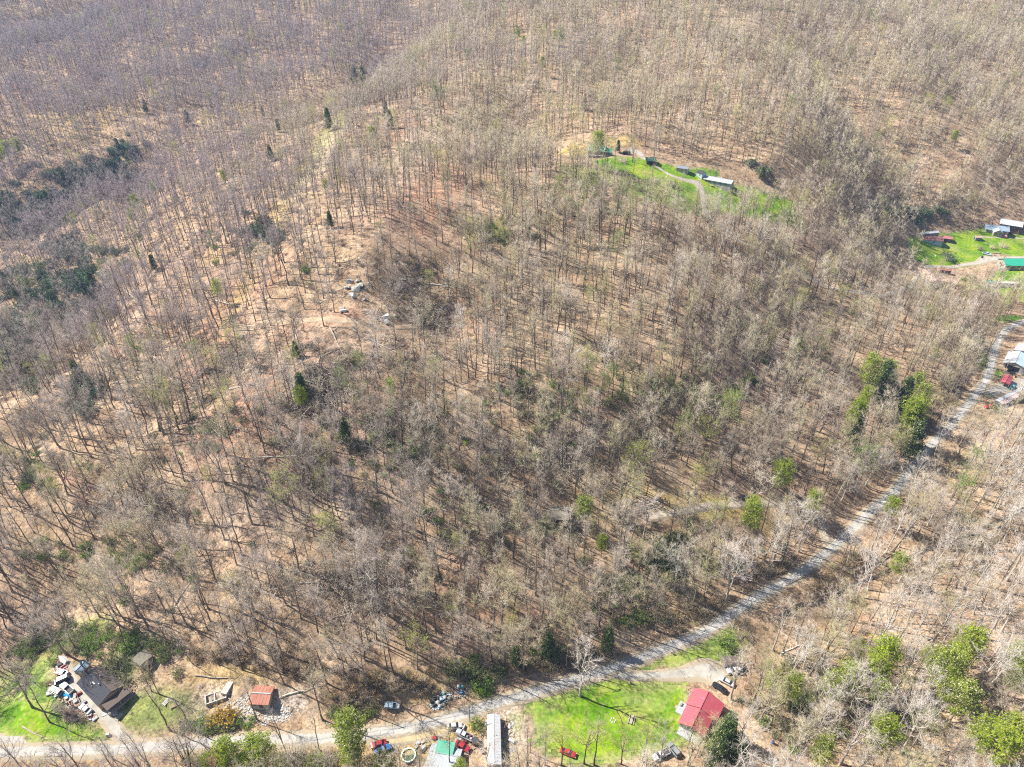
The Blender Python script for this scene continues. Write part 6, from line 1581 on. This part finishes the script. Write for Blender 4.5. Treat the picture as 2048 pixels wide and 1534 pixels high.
# single bare trees the eye picks out: px, py of the FOOT, kind, scale
SOLO = [(1160, 1392, 'pale', 1.12, 'large pale bare tree throwing a long shadow over the lawn'), (1735, 1294, 'pale', .95, 'stout white-limbed tree on the orange creek flat'), (1817, 1296, 'pale', 1.1, 'tall slim white tree leaning over the creek flat'), (735, 1370, 'spreading', 1.25, 'huge grey tree with a brush-covered foot above the abandoned car'),
        (1425, 1010, 'spreading', .0, ''), (1497, 1012, 'spreading', .95, 'wide spreading bare tree over the dark van in the clearing'), (1258, 1045, 'budding', 1.25, 'tall tree hazed with yellow-green buds by the burnt debris'), (1250, 1115, 'pale', .7, 'low many-limbed grey tree sprawling below the clearing'), (270, 1330, 'forest', .0, ''),
        (1585, 1330, 'pale', 0.95, 'pale tree overhanging the road by the pole'), (1545, 1300, 'pale', 1.0, 'broad pale tree beside the roadside lawn'), (1655, 1290, 'pale', .9, 'pale tree with a dark lower trunk past the roadside lawn'), (65, 1415, 'spreading', 1.05, 'crooked bare tree on the left grass field'), (100, 1445, 'forest', .9, 'slim bare tree in brush beside the left grass field'), (340, 1460, 'forest', 1.0, 'bare tree leaning over the yard grass near the road'),
        (645, 1440, 'forest', 1.1, 'dark leaning bare tree on the bank near the road'), (515, 1440, 'forest', .9, 'dark bare tree rising from the rubble'), (572, 1508, 'forest', 1.0, 'tall bare tree with a bare trunk below the road'), (640, 1505, 'forest', 0.9, 'lone slim tree below the road between pines'), (385, 1462, 'forest', .85, 'bare tree beside the orange bush'),
        (1056, 1534, 'forest', .95, 'slender tree at the lawn corner by the mobile home'), (1090, 1530, 'forest', .9, 'thin tree at the bottom of the lawn'), (1122, 1530, 'budding', .95, 'tree with a faint green haze behind the red and silver car'), (1168, 1528, 'budding', 1.05, 'forked hazy green tree at the lawn bottom'), (1188, 1530, 'forest', 1.0, 'straight bare tree right of the forked one on the lawn'),
        (1242, 1528, 'budding', .85, 'pale green budding tree below the fire pit'), (1284, 1522, 'budding', .9, 'pale budding tree below the picnic bench'), (1375, 1530, 'budding', 1.0, 'hazy green tree between the silver pickup and red-roofed house'), (900, 1534, 'forest', .8, 'bare tree growing up through the shack roof edge'), (1505, 1400, 'spreading', 1.1, 'dense grey tree crowding the end of the red-roofed house'), (1520, 1440, 'spreading', 1.0, 'tangled grey tree downhill of the red-roofed house'),
        (1265, 325, 'spreading', .8, 'round bare tree below the green-roofed cabin'), (1265, 352, 'forest', .85, 'bare tree in the meadow below the hill driveway'), (850, 690, 'spreading', .9, 'dark open-grown tree on the cleared slope'), (988, 768, 'spreading', .0, ''), (1310, 315, 'forest', 0.0, '')]
BARE, BUDS, REDS = [], [], []
for i, (px, py, kind, sc, lb) in enumerate(SOLO):
    if sc == 0: continue
    p = G(px, py); p.z -= .1
    if kind == 'budding':
        o = put_tree('leafing_tree', kind, i, p, i * 1.3, sc, lb, 'tree', 'trees in pale new leaf')
    else:
        o = put_tree('bare_tree', kind, i, p, i * 1.3, sc, lb, 'tree', 'leafless trees of the woods'); BARE.append(o)
    OCC.append((p.x, p.y, 3.4))

# ------------------------------------------------------------------ the wood: one position per tree
def sample_trees(cell, x0, x1, y0, y1, seed):
    rng = np.random.default_rng(seed)
    gx, gy = np.arange(x0, x1, cell), np.arange(y0, y1, cell)
    a, b = np.meshgrid(gx, gy); a = a.ravel() + rng.uniform(-.48, .48, a.size) * cell; b = b.ravel() + rng.uniform(-.48, .48, b.size) * cell
    return a, b, rng
def in_view(x, y, z, top, pad=60):
    u, v, d = to_px(x, y, z); u2, v2, d2 = to_px(x, y, z + top)
    return (d > 20) & (np.minimum(u, u2) < 2048 + pad) & (np.maximum(u, u2) > -pad) & (v2 < 1534 + pad) & (v > -pad * .6)
tx, ty, rng = sample_trees(4.6, -1500, 1500, 55, 1500, 5)
tz = H(tx, ty)
keep = in_view(tx, ty, tz, 26, 130)
tx, ty, tz = tx[keep], ty[keep], tz[keep]
pu, pv, pd = to_px(tx, ty, tz)
dens = np.full(len(tx), 0.73)
SPARSE = FRONT + [(1120, 1058, 55, 28, .25), (1275, 1045, 50, 25, .25), (770, 668, 45, 36, .25), (710, 610, 45, 36, .3), (470, 640, 240, 170, .8), (640, 700, 110, 90, .6), (800, 560, 110, 120, .5), (850, 680, 80, 70, .5), (1640, 1200, 60, 50, .5), (1400, 1010, 120, 22, .12), (1270, 1010, 50, 30, .25), (1120, 1030, 40, 25, .2), (1430, 370, 185, 42, .15), (1400, 1040, 160, 30, .25), (1250, 350, 110, 50, .45), (440, 1390, 100, 45, .18), (560, 1400, 70, 50, .22),
          (820, 1420, 110, 35, .3), (200, 1330, 160, 60, .25), (300, 1440, 90, 40, .3), (100, 1440, 120, 60, .3), (1200, 1440, 160, 90, .05), (900, 1490, 110, 50, .03), (680, 1440, 90, 40, .3), (1950, 500, 160, 55, .03), (1720, 1275, 60, 40, .4), (1010, 1480, 30, 60, .15), (650, 290, 20, 60, .4), (830, 290, 45, 80, .45), (1180, 300, 80, 28, .1), (1130, 320, 40, 20, .3), (1400, 1380, 90, 70, .05),
          (300, 1530, 700, 25, .3), (1960, 800, 30, 80, .5), (2030, 740, 40, 80, .02), (1900, 560, 60, 20, .3), (120, 1380, 100, 60, .08), (1570, 1010, 60, 15, .4), (1150, 470, 150, 60, 1.15), (1100, 300, 120, 100, 1.2)]
for (a, b, ra, rb, f) in SPARSE:
    q = np.clip(1.25 - np.hypot((pu - a) / ra, (pv - b) / rb), 0, .3) / .3
    dens = dens * (1 - q * (1 - f)) if f < 1 else dens * (1 + q * (f - 1))
clump = fbm(tx / 22, ty / 22, 3, 12)
dens *= np.clip(1 + .6 * clump, .25, 1.5)
_rd = dist_poly(tx, ty, ROAD[::4, 0], ROAD[::4, 1])[0]
_rpv = np.interp(pu, rp[:, 0], rp[:, 1])
dens = np.where((_rd < 15) & (pv > _rpv) & (((pu > 1430) & (pu < 1690)) | (pu > 1880)), dens * .1, dens)
dens = np.where((pv < _rpv + 4) & (_rd < 24) & (pv < 1380), np.maximum(dens * 1.5, .3), dens)
ok = rng.uniform(0, 1, len(tx)) < dens
for k, poly in LAWNS.items():
    ok &= ~in_poly(tx, ty, poly) | ((k == 'meadow') & (rng.uniform(0, 1, len(tx)) < .5))
d_, _ = dist_poly(tx, ty, ROAD[:, 0], ROAD[:, 1]); ok &= d_ > 4.6
for nm, ln in TRACK_LINES.items():
    d_, _ = dist_poly(tx, ty, ln[::3, 0], ln[::3, 1]); ok &= d_ > (2.2 if nm in ('creek', 'old_logging_road', 'hill_driveway', 'yard_path') else 4.5)
for (a, b, r) in KEEP_OUT + OCC: ok &= np.hypot(tx - a, ty - b) > r
tx, ty, tz, pu, pv, pd = (v[ok] for v in (tx, ty, tz, pu, pv, pd))
n = len(tx)
u = rng.uniform(0, 1, n)
def near_blobs(bl):
    o = np.zeros(n)
    for (a, b, ra, rb, f) in bl: o = np.maximum(o, f * np.clip(1.3 - np.hypot((pu - a) / ra, (pv - b) / rb), 0, .3) / .3)
    return o
p_bud = .028 + near_blobs([(1250, 800, 130, 70, .10), (1420, 900, 60, 60, .16), (1150, 780, 60, 50, .08), (1180, 400, 100, 60, .07), (950, 455, 60, 30, .10), (1400, 400, 120, 40, .06), (820, 830, 100, 60, .08), (720, 800, 40, 60, .08), (430, 800, 60, 60, .04), (1000, 900, 150, 80, .05), (1300, 1100, 100, 60, .05), (1650, 650, 60, 40, .08), (90, 950, 90, 80, .05), (1300, 950, 60, 40, .2), (900, 1080, 60, 60, .05), (1400, 960, 40, 20, .3), (200, 830, 60, 50, .04), (1180, 1480, 120, 60, .5)])
p_red = .0012 + near_blobs([(180, 990, 70, 60, .12), (400, 960, 60, 40, .06), (330, 1160, 50, 30, .12), (1060, 1080, 20, 15, .6), (280, 30, 60, 20, .08), (1180, 20, 30, 20, .05), (1000, 430, 30, 20, .08), (300, 100, 120, 60, .03), (30, 200, 50, 40, .05)])
p_pale = np.where((pu > 1430) & (pv > 900) & (pu * .75 + pv > 2250), .45, .03)
p_spr = .10 + near_blobs([(200, 1180, 250, 120, .2), (1150, 1250, 250, 80, .15)])
kinds = np.full(n, 'forest', object)
kinds[u < p_bud] = 'budding'
kinds[(u >= p_bud) & (u < p_bud + p_red)] = 'red'
v_ = rng.uniform(0, 1, n)
bare = kinds == 'forest'
kinds[bare & (v_ < p_pale)] = 'pale'
kinds[bare & (v_ >= p_pale) & (v_ < p_pale + p_spr)] = 'spreading'
kinds[bare & (v_ > .86)] = 'young'
scale = np.clip(rng.normal(.90, .19, n), .5, 1.3) * np.where(pd > 350, .95, 1)
scale *= 1 - near_blobs([(800, 560, 130, 120, .3), (1450, 385, 160, 50, .25), (600, 780, 160, 120, .15), (650, 300, 120, 110, .15)])
rot = rng.uniform(0, 6.28, n); tilt = rng.normal(0, .045, (n, 2)) + [0, -.02]

# the ones that show largest become objects of their own
size = scale * np.select([kinds == 'young', kinds == 'red'], [.5, .7], 1.0) / pd
inside = (pu > 5) & (pu < 2043) & (pv > 5) & (to_px(tx, ty, tz + 18)[1] < 1528)
is_bare = np.isin(kinds, ['forest', 'pale', 'spreading', 'young'])
order = np.argsort(-np.where(is_bare & inside, size, 0))
pick = set(order[:300 - len(BARE)].tolist())
bare_items = []
looks = {'forest': ['brown', 'grey-brown', 'dark', 'grey', 'tan'], 'pale': ['pale', 'whitish'], 'spreading': ['wide grey', 'wide brown'], 'young': ['slender young', 'thin young']}
vi = rng.integers(0, 60, n)
for i in sorted(pick):
    sc = float(scale[i]); k = kinds[i]; var = int(vi[i])
    p = Vector((tx[i], ty[i], tz[i] - .1))
    o = put_tree('bare_tree', k, var, p, float(rot[i]), sc, '', 'tree', 'leafless trees of the woods')
    o.rotation_euler = (tilt[i, 0], tilt[i, 1], float(rot[i]))
    hgt = 'tall' if sc > 1.0 else 'short' if sc < .84 else 'mid-height'
    fk = ' forked' if (k == 'forest' and (var % 5) == 2) else ''
    bare_items.append((o, p, f"{hgt if k != 'young' else 'low'} {looks[k][var % 2] if k != 'forest' else 'grey-brown'}{fk} leafless"))
assign_labels(bare_items, 'tree')
red_items, bud_items = [], [(o, p, l) for o, p, l, k in leafy_items]
taken = np.zeros(n, bool); taken[list(pick)] = True
for kd, nm, items, cap, grp in (('budding', 'leafing_tree', bud_items, 270, 'trees in pale new leaf'), ('red', 'red_maple_tree', red_items, 200, 'trees with reddish buds')):
    ids = [i for i in np.argsort(-np.where((kinds == kd) & inside, size, 0)) if kinds[i] == kd and inside[i]][:cap]
    for i in ids:
        p = Vector((tx[i], ty[i], tz[i] - .1)); sc = float(scale[i])
        kk = 'leafy' if (kd == 'budding' and vi[i] % 7 == 0) else kd
        o = put_tree(nm, kk, int(vi[i]), p, float(rot[i]), sc * .95, '', 'tree', grp)
        taken[i] = True
        hgt = 'tall' if sc > 1.0 else 'short' if sc < .8 else 'mid-height'
        items.append((o, p, f"{hgt} " + ('reddish budding' if kd == 'red' else 'bright green leafy' if kk == 'leafy' else 'yellow-green budding')))
assign_labels(bud_items, 'tree', FAR_MARKS); assign_labels(red_items, 'tree', FAR_MARKS)
print('trees in the wood', n, 'bare objects', len(bare_items), 'buds', len(bud_items), 'reds', len(red_items))

# everything else of the wood: one object
SRC = {}
def source_objects(kind):
    """the meshes of a growth form, taken from trees that stand in the scene"""
    out = []
    for (a, b) in VARIANTS[kind]:
        oa = next((o for o in COL.objects if o.data is a), None); ob = next((o for o in COL.objects if o.data is b), None)
        if oa is None:
            j = next(j for j in range(n) if not taken[j] and is_bare[j] and pd[j] > 430 and inside[j]); taken[j] = True
            t = empty('bare_tree', (tx[j], ty[j], tz[j] - .1), float(rot[j])); tag(t, '', 'tree', 'leafless trees of the woods')
            FARSOLO.append((t, Vector((tx[j], ty[j], tz[j])), 'small distant leafless'))
            oa = link('trunk', a, t); ob = link('crown', b, t)
        out.append((oa, ob))
    return out
FARSOLO = []
rest_src, rest_code = [], {}
for k in ('forest', 'spreading', 'pale', 'young', 'far', 'red', 'budding'):
    so = source_objects(k); rest_code[k] = (len(rest_src), len(so)); rest_src += so
assign_labels(FARSOLO, 'tree', [m for m in FAR_MARKS[len(LANDMARKS):]])
rest = ~taken
kk = np.where((pd > 400) & np.isin(kinds, ['forest', 'young', 'spreading', 'pale']), 'far', kinds)[rest]
code = np.array([rest_code[k][0] + int(v) % rest_code[k][1] for k, v in zip(kk, vi[rest])])
sc3 = np.repeat((scale[rest] * np.where((kk == 'far') & (kinds[rest] == 'young'), .6, 1))[:, None], 3, 1)
scatter('woods', np.stack([tx, ty, tz - .1], -1)[rest], code, np.stack([tilt[rest, 0], tilt[rest, 1], rot[rest]], -1), sc3, rest_src, label='leafless spring woods covering the hillsides')

# ------------------------------------------------------------------ shrubs one can pick out, and the undergrowth
BUSH = {'twig': bush_mesh('shrub', 1, 1.8, 2.6, 90, [M_twig, M_dry], 60, .2), 'dry': bush_mesh('shrub', 2, 1.5, 2.8, 70, [M_twig, M_dry], 260, .28), 'olive': bush_mesh('shrub', 3, 1.9, 2.8, 70, [M_twig, M_olive], 420, .28), 'green': bush_mesh('shrub', 4, 1.6, 2.6, 60, [M_twig, M_leaf], 520, .26),
        'orange': bush_mesh('shrub', 5, 2.0, 3.0, 70, [M_twig, M_orange], 700, .26), 'rhodo': bush_mesh('shrub', 6, 2.6, 3.4, 60, [M_twig, M_rhodo], 700, .40), 'red': bush_mesh('shrub', 7, 2.2, 2.8, 110, [M_redtwig, M_redtwig], 0, .2)}
SH = [(440, 1440, 'orange', 1.9, 'orange-yellow flowering bush beside the road wires'), (462, 1437, 'orange', 1.6, 'second orange bush merging with the larger one'), (425, 1444, 'orange', 1.2, 'smallest orange bush at the road side of the clump'), (965, 1368, 'green', 1.9, 'lime green shrub on the bank above the road'), (958, 1380, 'green', 1.5, 'lower lime shrub touching the road edge'), (975, 1385, 'green', 1.3, 'small lime shrub nearest the asphalt'),
      (262, 1290, 'green', 1.8, 'bright green bush above the brown-roofed shed'), (255, 1300, 'green', 1.3, 'small bright bush next to the brown-roofed shed'), (235, 1345, 'olive', 1.6, 'olive bush against the brown roof slope'), (245, 1370, 'olive', 1.9, 'dark olive bush at the corner of the dark-roofed house'), (225, 1330, 'olive', 1.6, 'olive bush behind the dark-roofed house'), (180, 1305, 'green', 1.5, 'green bush uphill of the blue-grey lean-to'),
      (950, 1450, 'green', 1.2, 'round green bush between the white sedan and mobile home'), (962, 1456, 'olive', 1.2, 'olive bush beside the pole near the white sedan'), (1449, 1285, 'green', 1.7, 'bright green bush at the end of the roadside lawn'), (1458, 1296, 'green', 1.3, 'second green bush at the end of the roadside lawn'), (1110, 1046, 'green', 1.3, 'low green bush before the mossy shed'), (1180, 1062, 'olive', 1.2, 'olive bush below the round pine in the clearing'),
      (1897, 520, 'rhodo', 1.7, 'dark round bush on the farm bank'), (1890, 510, 'olive', 1.4, 'paler bush on the farm bank'), (1960, 500, 'olive', 1.3, 'scrubby bush above the turnaround'), (2005, 495, 'twig', 2.0, 'grey thicket on the slope above the black benches'), (1985, 497, 'twig', 1.8, 'grey thicket beside the turnaround'), (1993, 822, 'olive', 1.9, 'yellow-green bush at the long mobile home corner'), (1500, 330, 'rhodo', 1.5, 'dark shrub at the wood edge above the hollow'),
      (1525, 350, 'rhodo', 1.9, 'large dark shrub at the wood edge above the meadow'), (1385, 330, 'twig', 1.2, 'brown shrub behind the little blue shed'), (1245, 325, 'twig', 2.0, 'grey thicket below the cabin turnaround'), (1345, 372, 'olive', 1.6, 'olive bush in the meadow below the hill driveway'), (1310, 365, 'twig', 1.8, 'grey bush beside the meadow'), (1976, 794, 'olive', 1.0, 'small shrub at the farm yard entrance'), (688, 1095, 'green', 0.0, '')]
for (px, py, k, sc, lb) in SH:
    if not sc: continue
    p = G(px, py); o = link('shrub', BUSH[k]); o.location = p; o.scale = (sc,) * 3; o.rotation_euler = (0, 0, px); tag(o, lb, 'bush', 'shrubs'); OCC.append((p.x, p.y, 1.5))
def slash_mesh(seed):
    rng = np.random.default_rng(seed); n = 16
    c = rng.normal(0, 1.6, (n, 3)); c[:, 2] = rng.uniform(.02, .35, n); a = rng.uniform(0, 6.28, n); L = rng.uniform(.5, 2.6, n)
    d = np.stack([np.cos(a), np.sin(a), rng.normal(0, .12, n)], -1) * L[:, None]
    s = Soup(); s.add(seg_mesh(c - d, c + d, rng.uniform(.03, .10, n), np.full(n, .012), 4)); return s.mesh('brushwood', M_slash)
M_slash = bark_material('dead_wood', (0.16, 0.12, 0.09), (0.50, 0.44, 0.36))
BUSH['slash'] = slash_mesh(3); BUSH['slash2'] = slash_mesh(4)
def under(blobs, per, kinds_, smin, smax, seed, group):
    rg = np.random.default_rng(seed); P_, K_, S_2 = [], [], []
    for (px, py, rx_, ry_, nn) in blobs:
        q = np.abs(rg.normal(0, .62, int(nn * per))); t = rg.uniform(0, 6.28, len(q))
        P_.append(np.stack([px + rx_ * q * np.cos(t), py + ry_ * q * np.sin(t)], -1)); 
    P_ = np.concatenate(P_); W_ = on_ground(P_[:, 0], P_[:, 1])
    return W_, rg.integers(0, len(kinds_), len(W_)), rg.uniform(smin, smax, len(W_)), rg
def undergrowth(name, blobs, per, kinds_, smin, smax, seed, wide=False, label=None):
    W_, K_, S__, rg = under(blobs, per, kinds_, smin, smax, seed, None)
    if wide:
        a, b, rg2 = sample_trees(5.5, -900, 900, 60, 900, seed + 1)
        kp = in_view(a, b, H(a, b), 5, 40) & (rg2.uniform(0, 1, len(a)) < .5 + .6 * fbm(a / 30, b / 30, 2, 77)); a, b = a[kp], b[kp]
        W_ = np.concatenate([W_, np.stack([a, b, H(a, b)], -1)]); K_ = np.concatenate([K_, rg.integers(0, len(kinds_), len(a))]); S__ = np.concatenate([S__, rg.uniform(.25, .8, len(a))])
    o_ = np.ones(len(W_), bool)
    d_, _ = dist_poly(W_[:, 0], W_[:, 1], ROAD[:, 0], ROAD[:, 1]); o_ &= d_ > 3.4
    for nm, ln in TRACK_LINES.items():
        d_, _ = dist_poly(W_[:, 0], W_[:, 1], ln[::3, 0], ln[::3, 1]); o_ &= d_ > 3.6
    for k, poly in LAWNS.items(): o_ &= ~in_poly(W_[:, 0], W_[:, 1], poly)
    for (a, b, r) in KEEP_OUT: o_ &= np.hypot(W_[:, 0] - a, W_[:, 1] - b) > r * .85
    W_, K_, S__ = W_[o_], K_[o_], S__[o_]
    srcs = []
    for k in kinds_:
        ob = next((o for o in COL.objects if o.data is BUSH[k]), None)
        if ob is None:
            nm_ = {'dry': 'leafy brown', 'slash': 'scattered', 'slash2': 'tangled', 'red': 'reddish'}.get(k, k)
            ob = link('brushwood' if 'slash' in k else 'shrub', BUSH[k]); ob.location = Vector(W_[0]); tag(ob, f"{nm_} {'dead branches lying on the leaf litter' if 'slash' in k else 'shrub standing at the edge of the undergrowth'}", 'brushwood' if 'slash' in k else 'bush', 'pieces of brushwood' if 'slash' in k else 'shrubs')
        srcs.append((ob,))
    rot_ = np.stack([rg.normal(0, .1, len(W_)), rg.normal(0, .1, len(W_)), rg.uniform(0, 6.28, len(W_))], -1)
    scatter(name, W_, K_, rot_, np.repeat(S__[:, None], 3, 1), srcs, label=label)
undergrowth('undergrowth', [(1150, 1330, 180, 25, 160), (1400, 1230, 150, 30, 160), (1550, 1140, 90, 30, 90), (1850, 850, 60, 40, 120), (1900, 780, 50, 60, 120), (1950, 700, 20, 50, 60), (800, 1370, 90, 25, 100), (700, 1400, 60, 30, 60), (600, 1330, 140, 30, 60), (450, 1310, 100, 20, 60), (1640, 1190, 60, 40, 130), (1760, 1140, 120, 40, 90), (1950, 1080, 90, 50, 160), (1800, 1130, 100, 40, 120), (1650, 1200, 60, 35, 80), (1750, 1400, 300, 130, 260),
                            (800, 720, 60, 30, 50), (860, 600, 80, 60, 60), (820, 530, 60, 40, 24), (700, 720, 80, 20, 50), (300, 760, 80, 40, 40), (100, 750, 100, 120, 120), (1950, 440, 180, 22, 90), (1900, 400, 100, 30, 60), (60, 1430, 40, 40, 30), (130, 1440, 50, 22, 60), (600, 1520, 300, 20, 90), (1300, 1200, 200, 60, 90), (1200, 500, 60, 40, 20), (1700, 560, 80, 40, 30), (1280, 880, 100, 40, 40), (640, 940, 60, 50, 60)], 1.0, ['twig', 'dry'], .4, 1.25, 50, True, 'brown brush and saplings under the trees')
undergrowth('fallen_branches', [(470, 720, 280, 200, 700), (640, 760, 180, 140, 500), (850, 620, 200, 150, 400), (300, 1000, 250, 200, 400), (1100, 900, 300, 200, 400), (700, 1150, 400, 150, 400), (1750, 1350, 300, 150, 260), (600, 350, 300, 150, 300), (1500, 650, 300, 150, 200)], 1.0, ['slash', 'slash2'], .6, 1.5, 80, False, 'dead branches strewn over the forest floor')
undergrowth('green_undergrowth', [(150, 1280, 110, 30, 110), (300, 1310, 90, 40, 60), (260, 1340, 40, 30, 30), (430, 1452, 90, 14, 60), (700, 1425, 60, 14, 30), (940, 1340, 70, 25, 50), (1100, 1300, 60, 25, 25), (1280, 1240, 60, 20, 25), (1250, 1180, 80, 50, 40), (1330, 790, 120, 50, 60), (1500, 760, 60, 60, 25), (60, 1300, 60, 30, 40), (560, 1522, 200, 14, 60), (760, 870, 60, 60, 30), (60, 950, 70, 60, 40), (1980, 560, 60, 20, 25), (1960, 720, 8, 50, 30), (1750, 1440, 200, 70, 40), (1180, 400, 100, 40, 60), (1000, 470, 70, 30, 40), (1100, 800, 180, 90, 110), (800, 900, 160, 100, 90), (1350, 1080, 150, 60, 60), (420, 860, 150, 90, 50), (500, 500, 150, 60, 40), (1600, 700, 100, 90, 50), (250, 1120, 220, 90, 80), (1600, 1400, 120, 90, 70), (1000, 1050, 200, 80, 60)], 1.0, ['olive', 'olive', 'green'], .5, 1.25, 60, False, 'olive and green brush on the banks')
undergrowth('evergreen_undergrowth', [(200, 345, 80, 30, 45), (130, 360, 60, 25, 30), (80, 420, 90, 45, 60), (260, 300, 60, 30, 30), (20, 430, 50, 50, 60), (170, 570, 60, 40, 80), (60, 560, 60, 50, 50), (30, 650, 60, 60, 60), (150, 500, 90, 30, 40), (400, 128, 20, 8, 20), (520, 470, 50, 30, 14), (30, 720, 50, 60, 50), (150, 640, 50, 40, 40), (170, 790, 30, 40, 25), (1340, 1110, 40, 30, 10), (1830, 430, 60, 16, 20)], 1.0, ['rhodo'], .8, 2.0, 70, False, 'dark evergreen thickets in the shaded hollow')

# ------------------------------------------------------------------ air
def haze():
    m = bpy.data.materials.new('air'); m.use_nodes = True; nt = m.node_tree
    for nd in list(nt.nodes): nt.nodes.remove(nd)
    v = nt.nodes.new('ShaderNodeVolumePrincipled'); v.inputs['Color'].default_value = (0.42, 0.62, 1.0, 1); v.inputs['Density'].default_value = HAZE_DENSITY; v.inputs['Anisotropy'].default_value = 0.1
    o = nt.nodes.new('ShaderNodeOutputMaterial'); nt.links.new(v.outputs[0], o.inputs['Volume'])
    b = MB(); b.box(-7300, -5300, float(ZZ.min()) - 1, 7300, 9400, max(float(ZZ.max()) + 40, CAM_H + 10))
    ob = b.build('haze', m); tag(ob, 'thin blue spring haze over the valley', kind='stuff')
HAZE_DENSITY = 0.000115
haze()
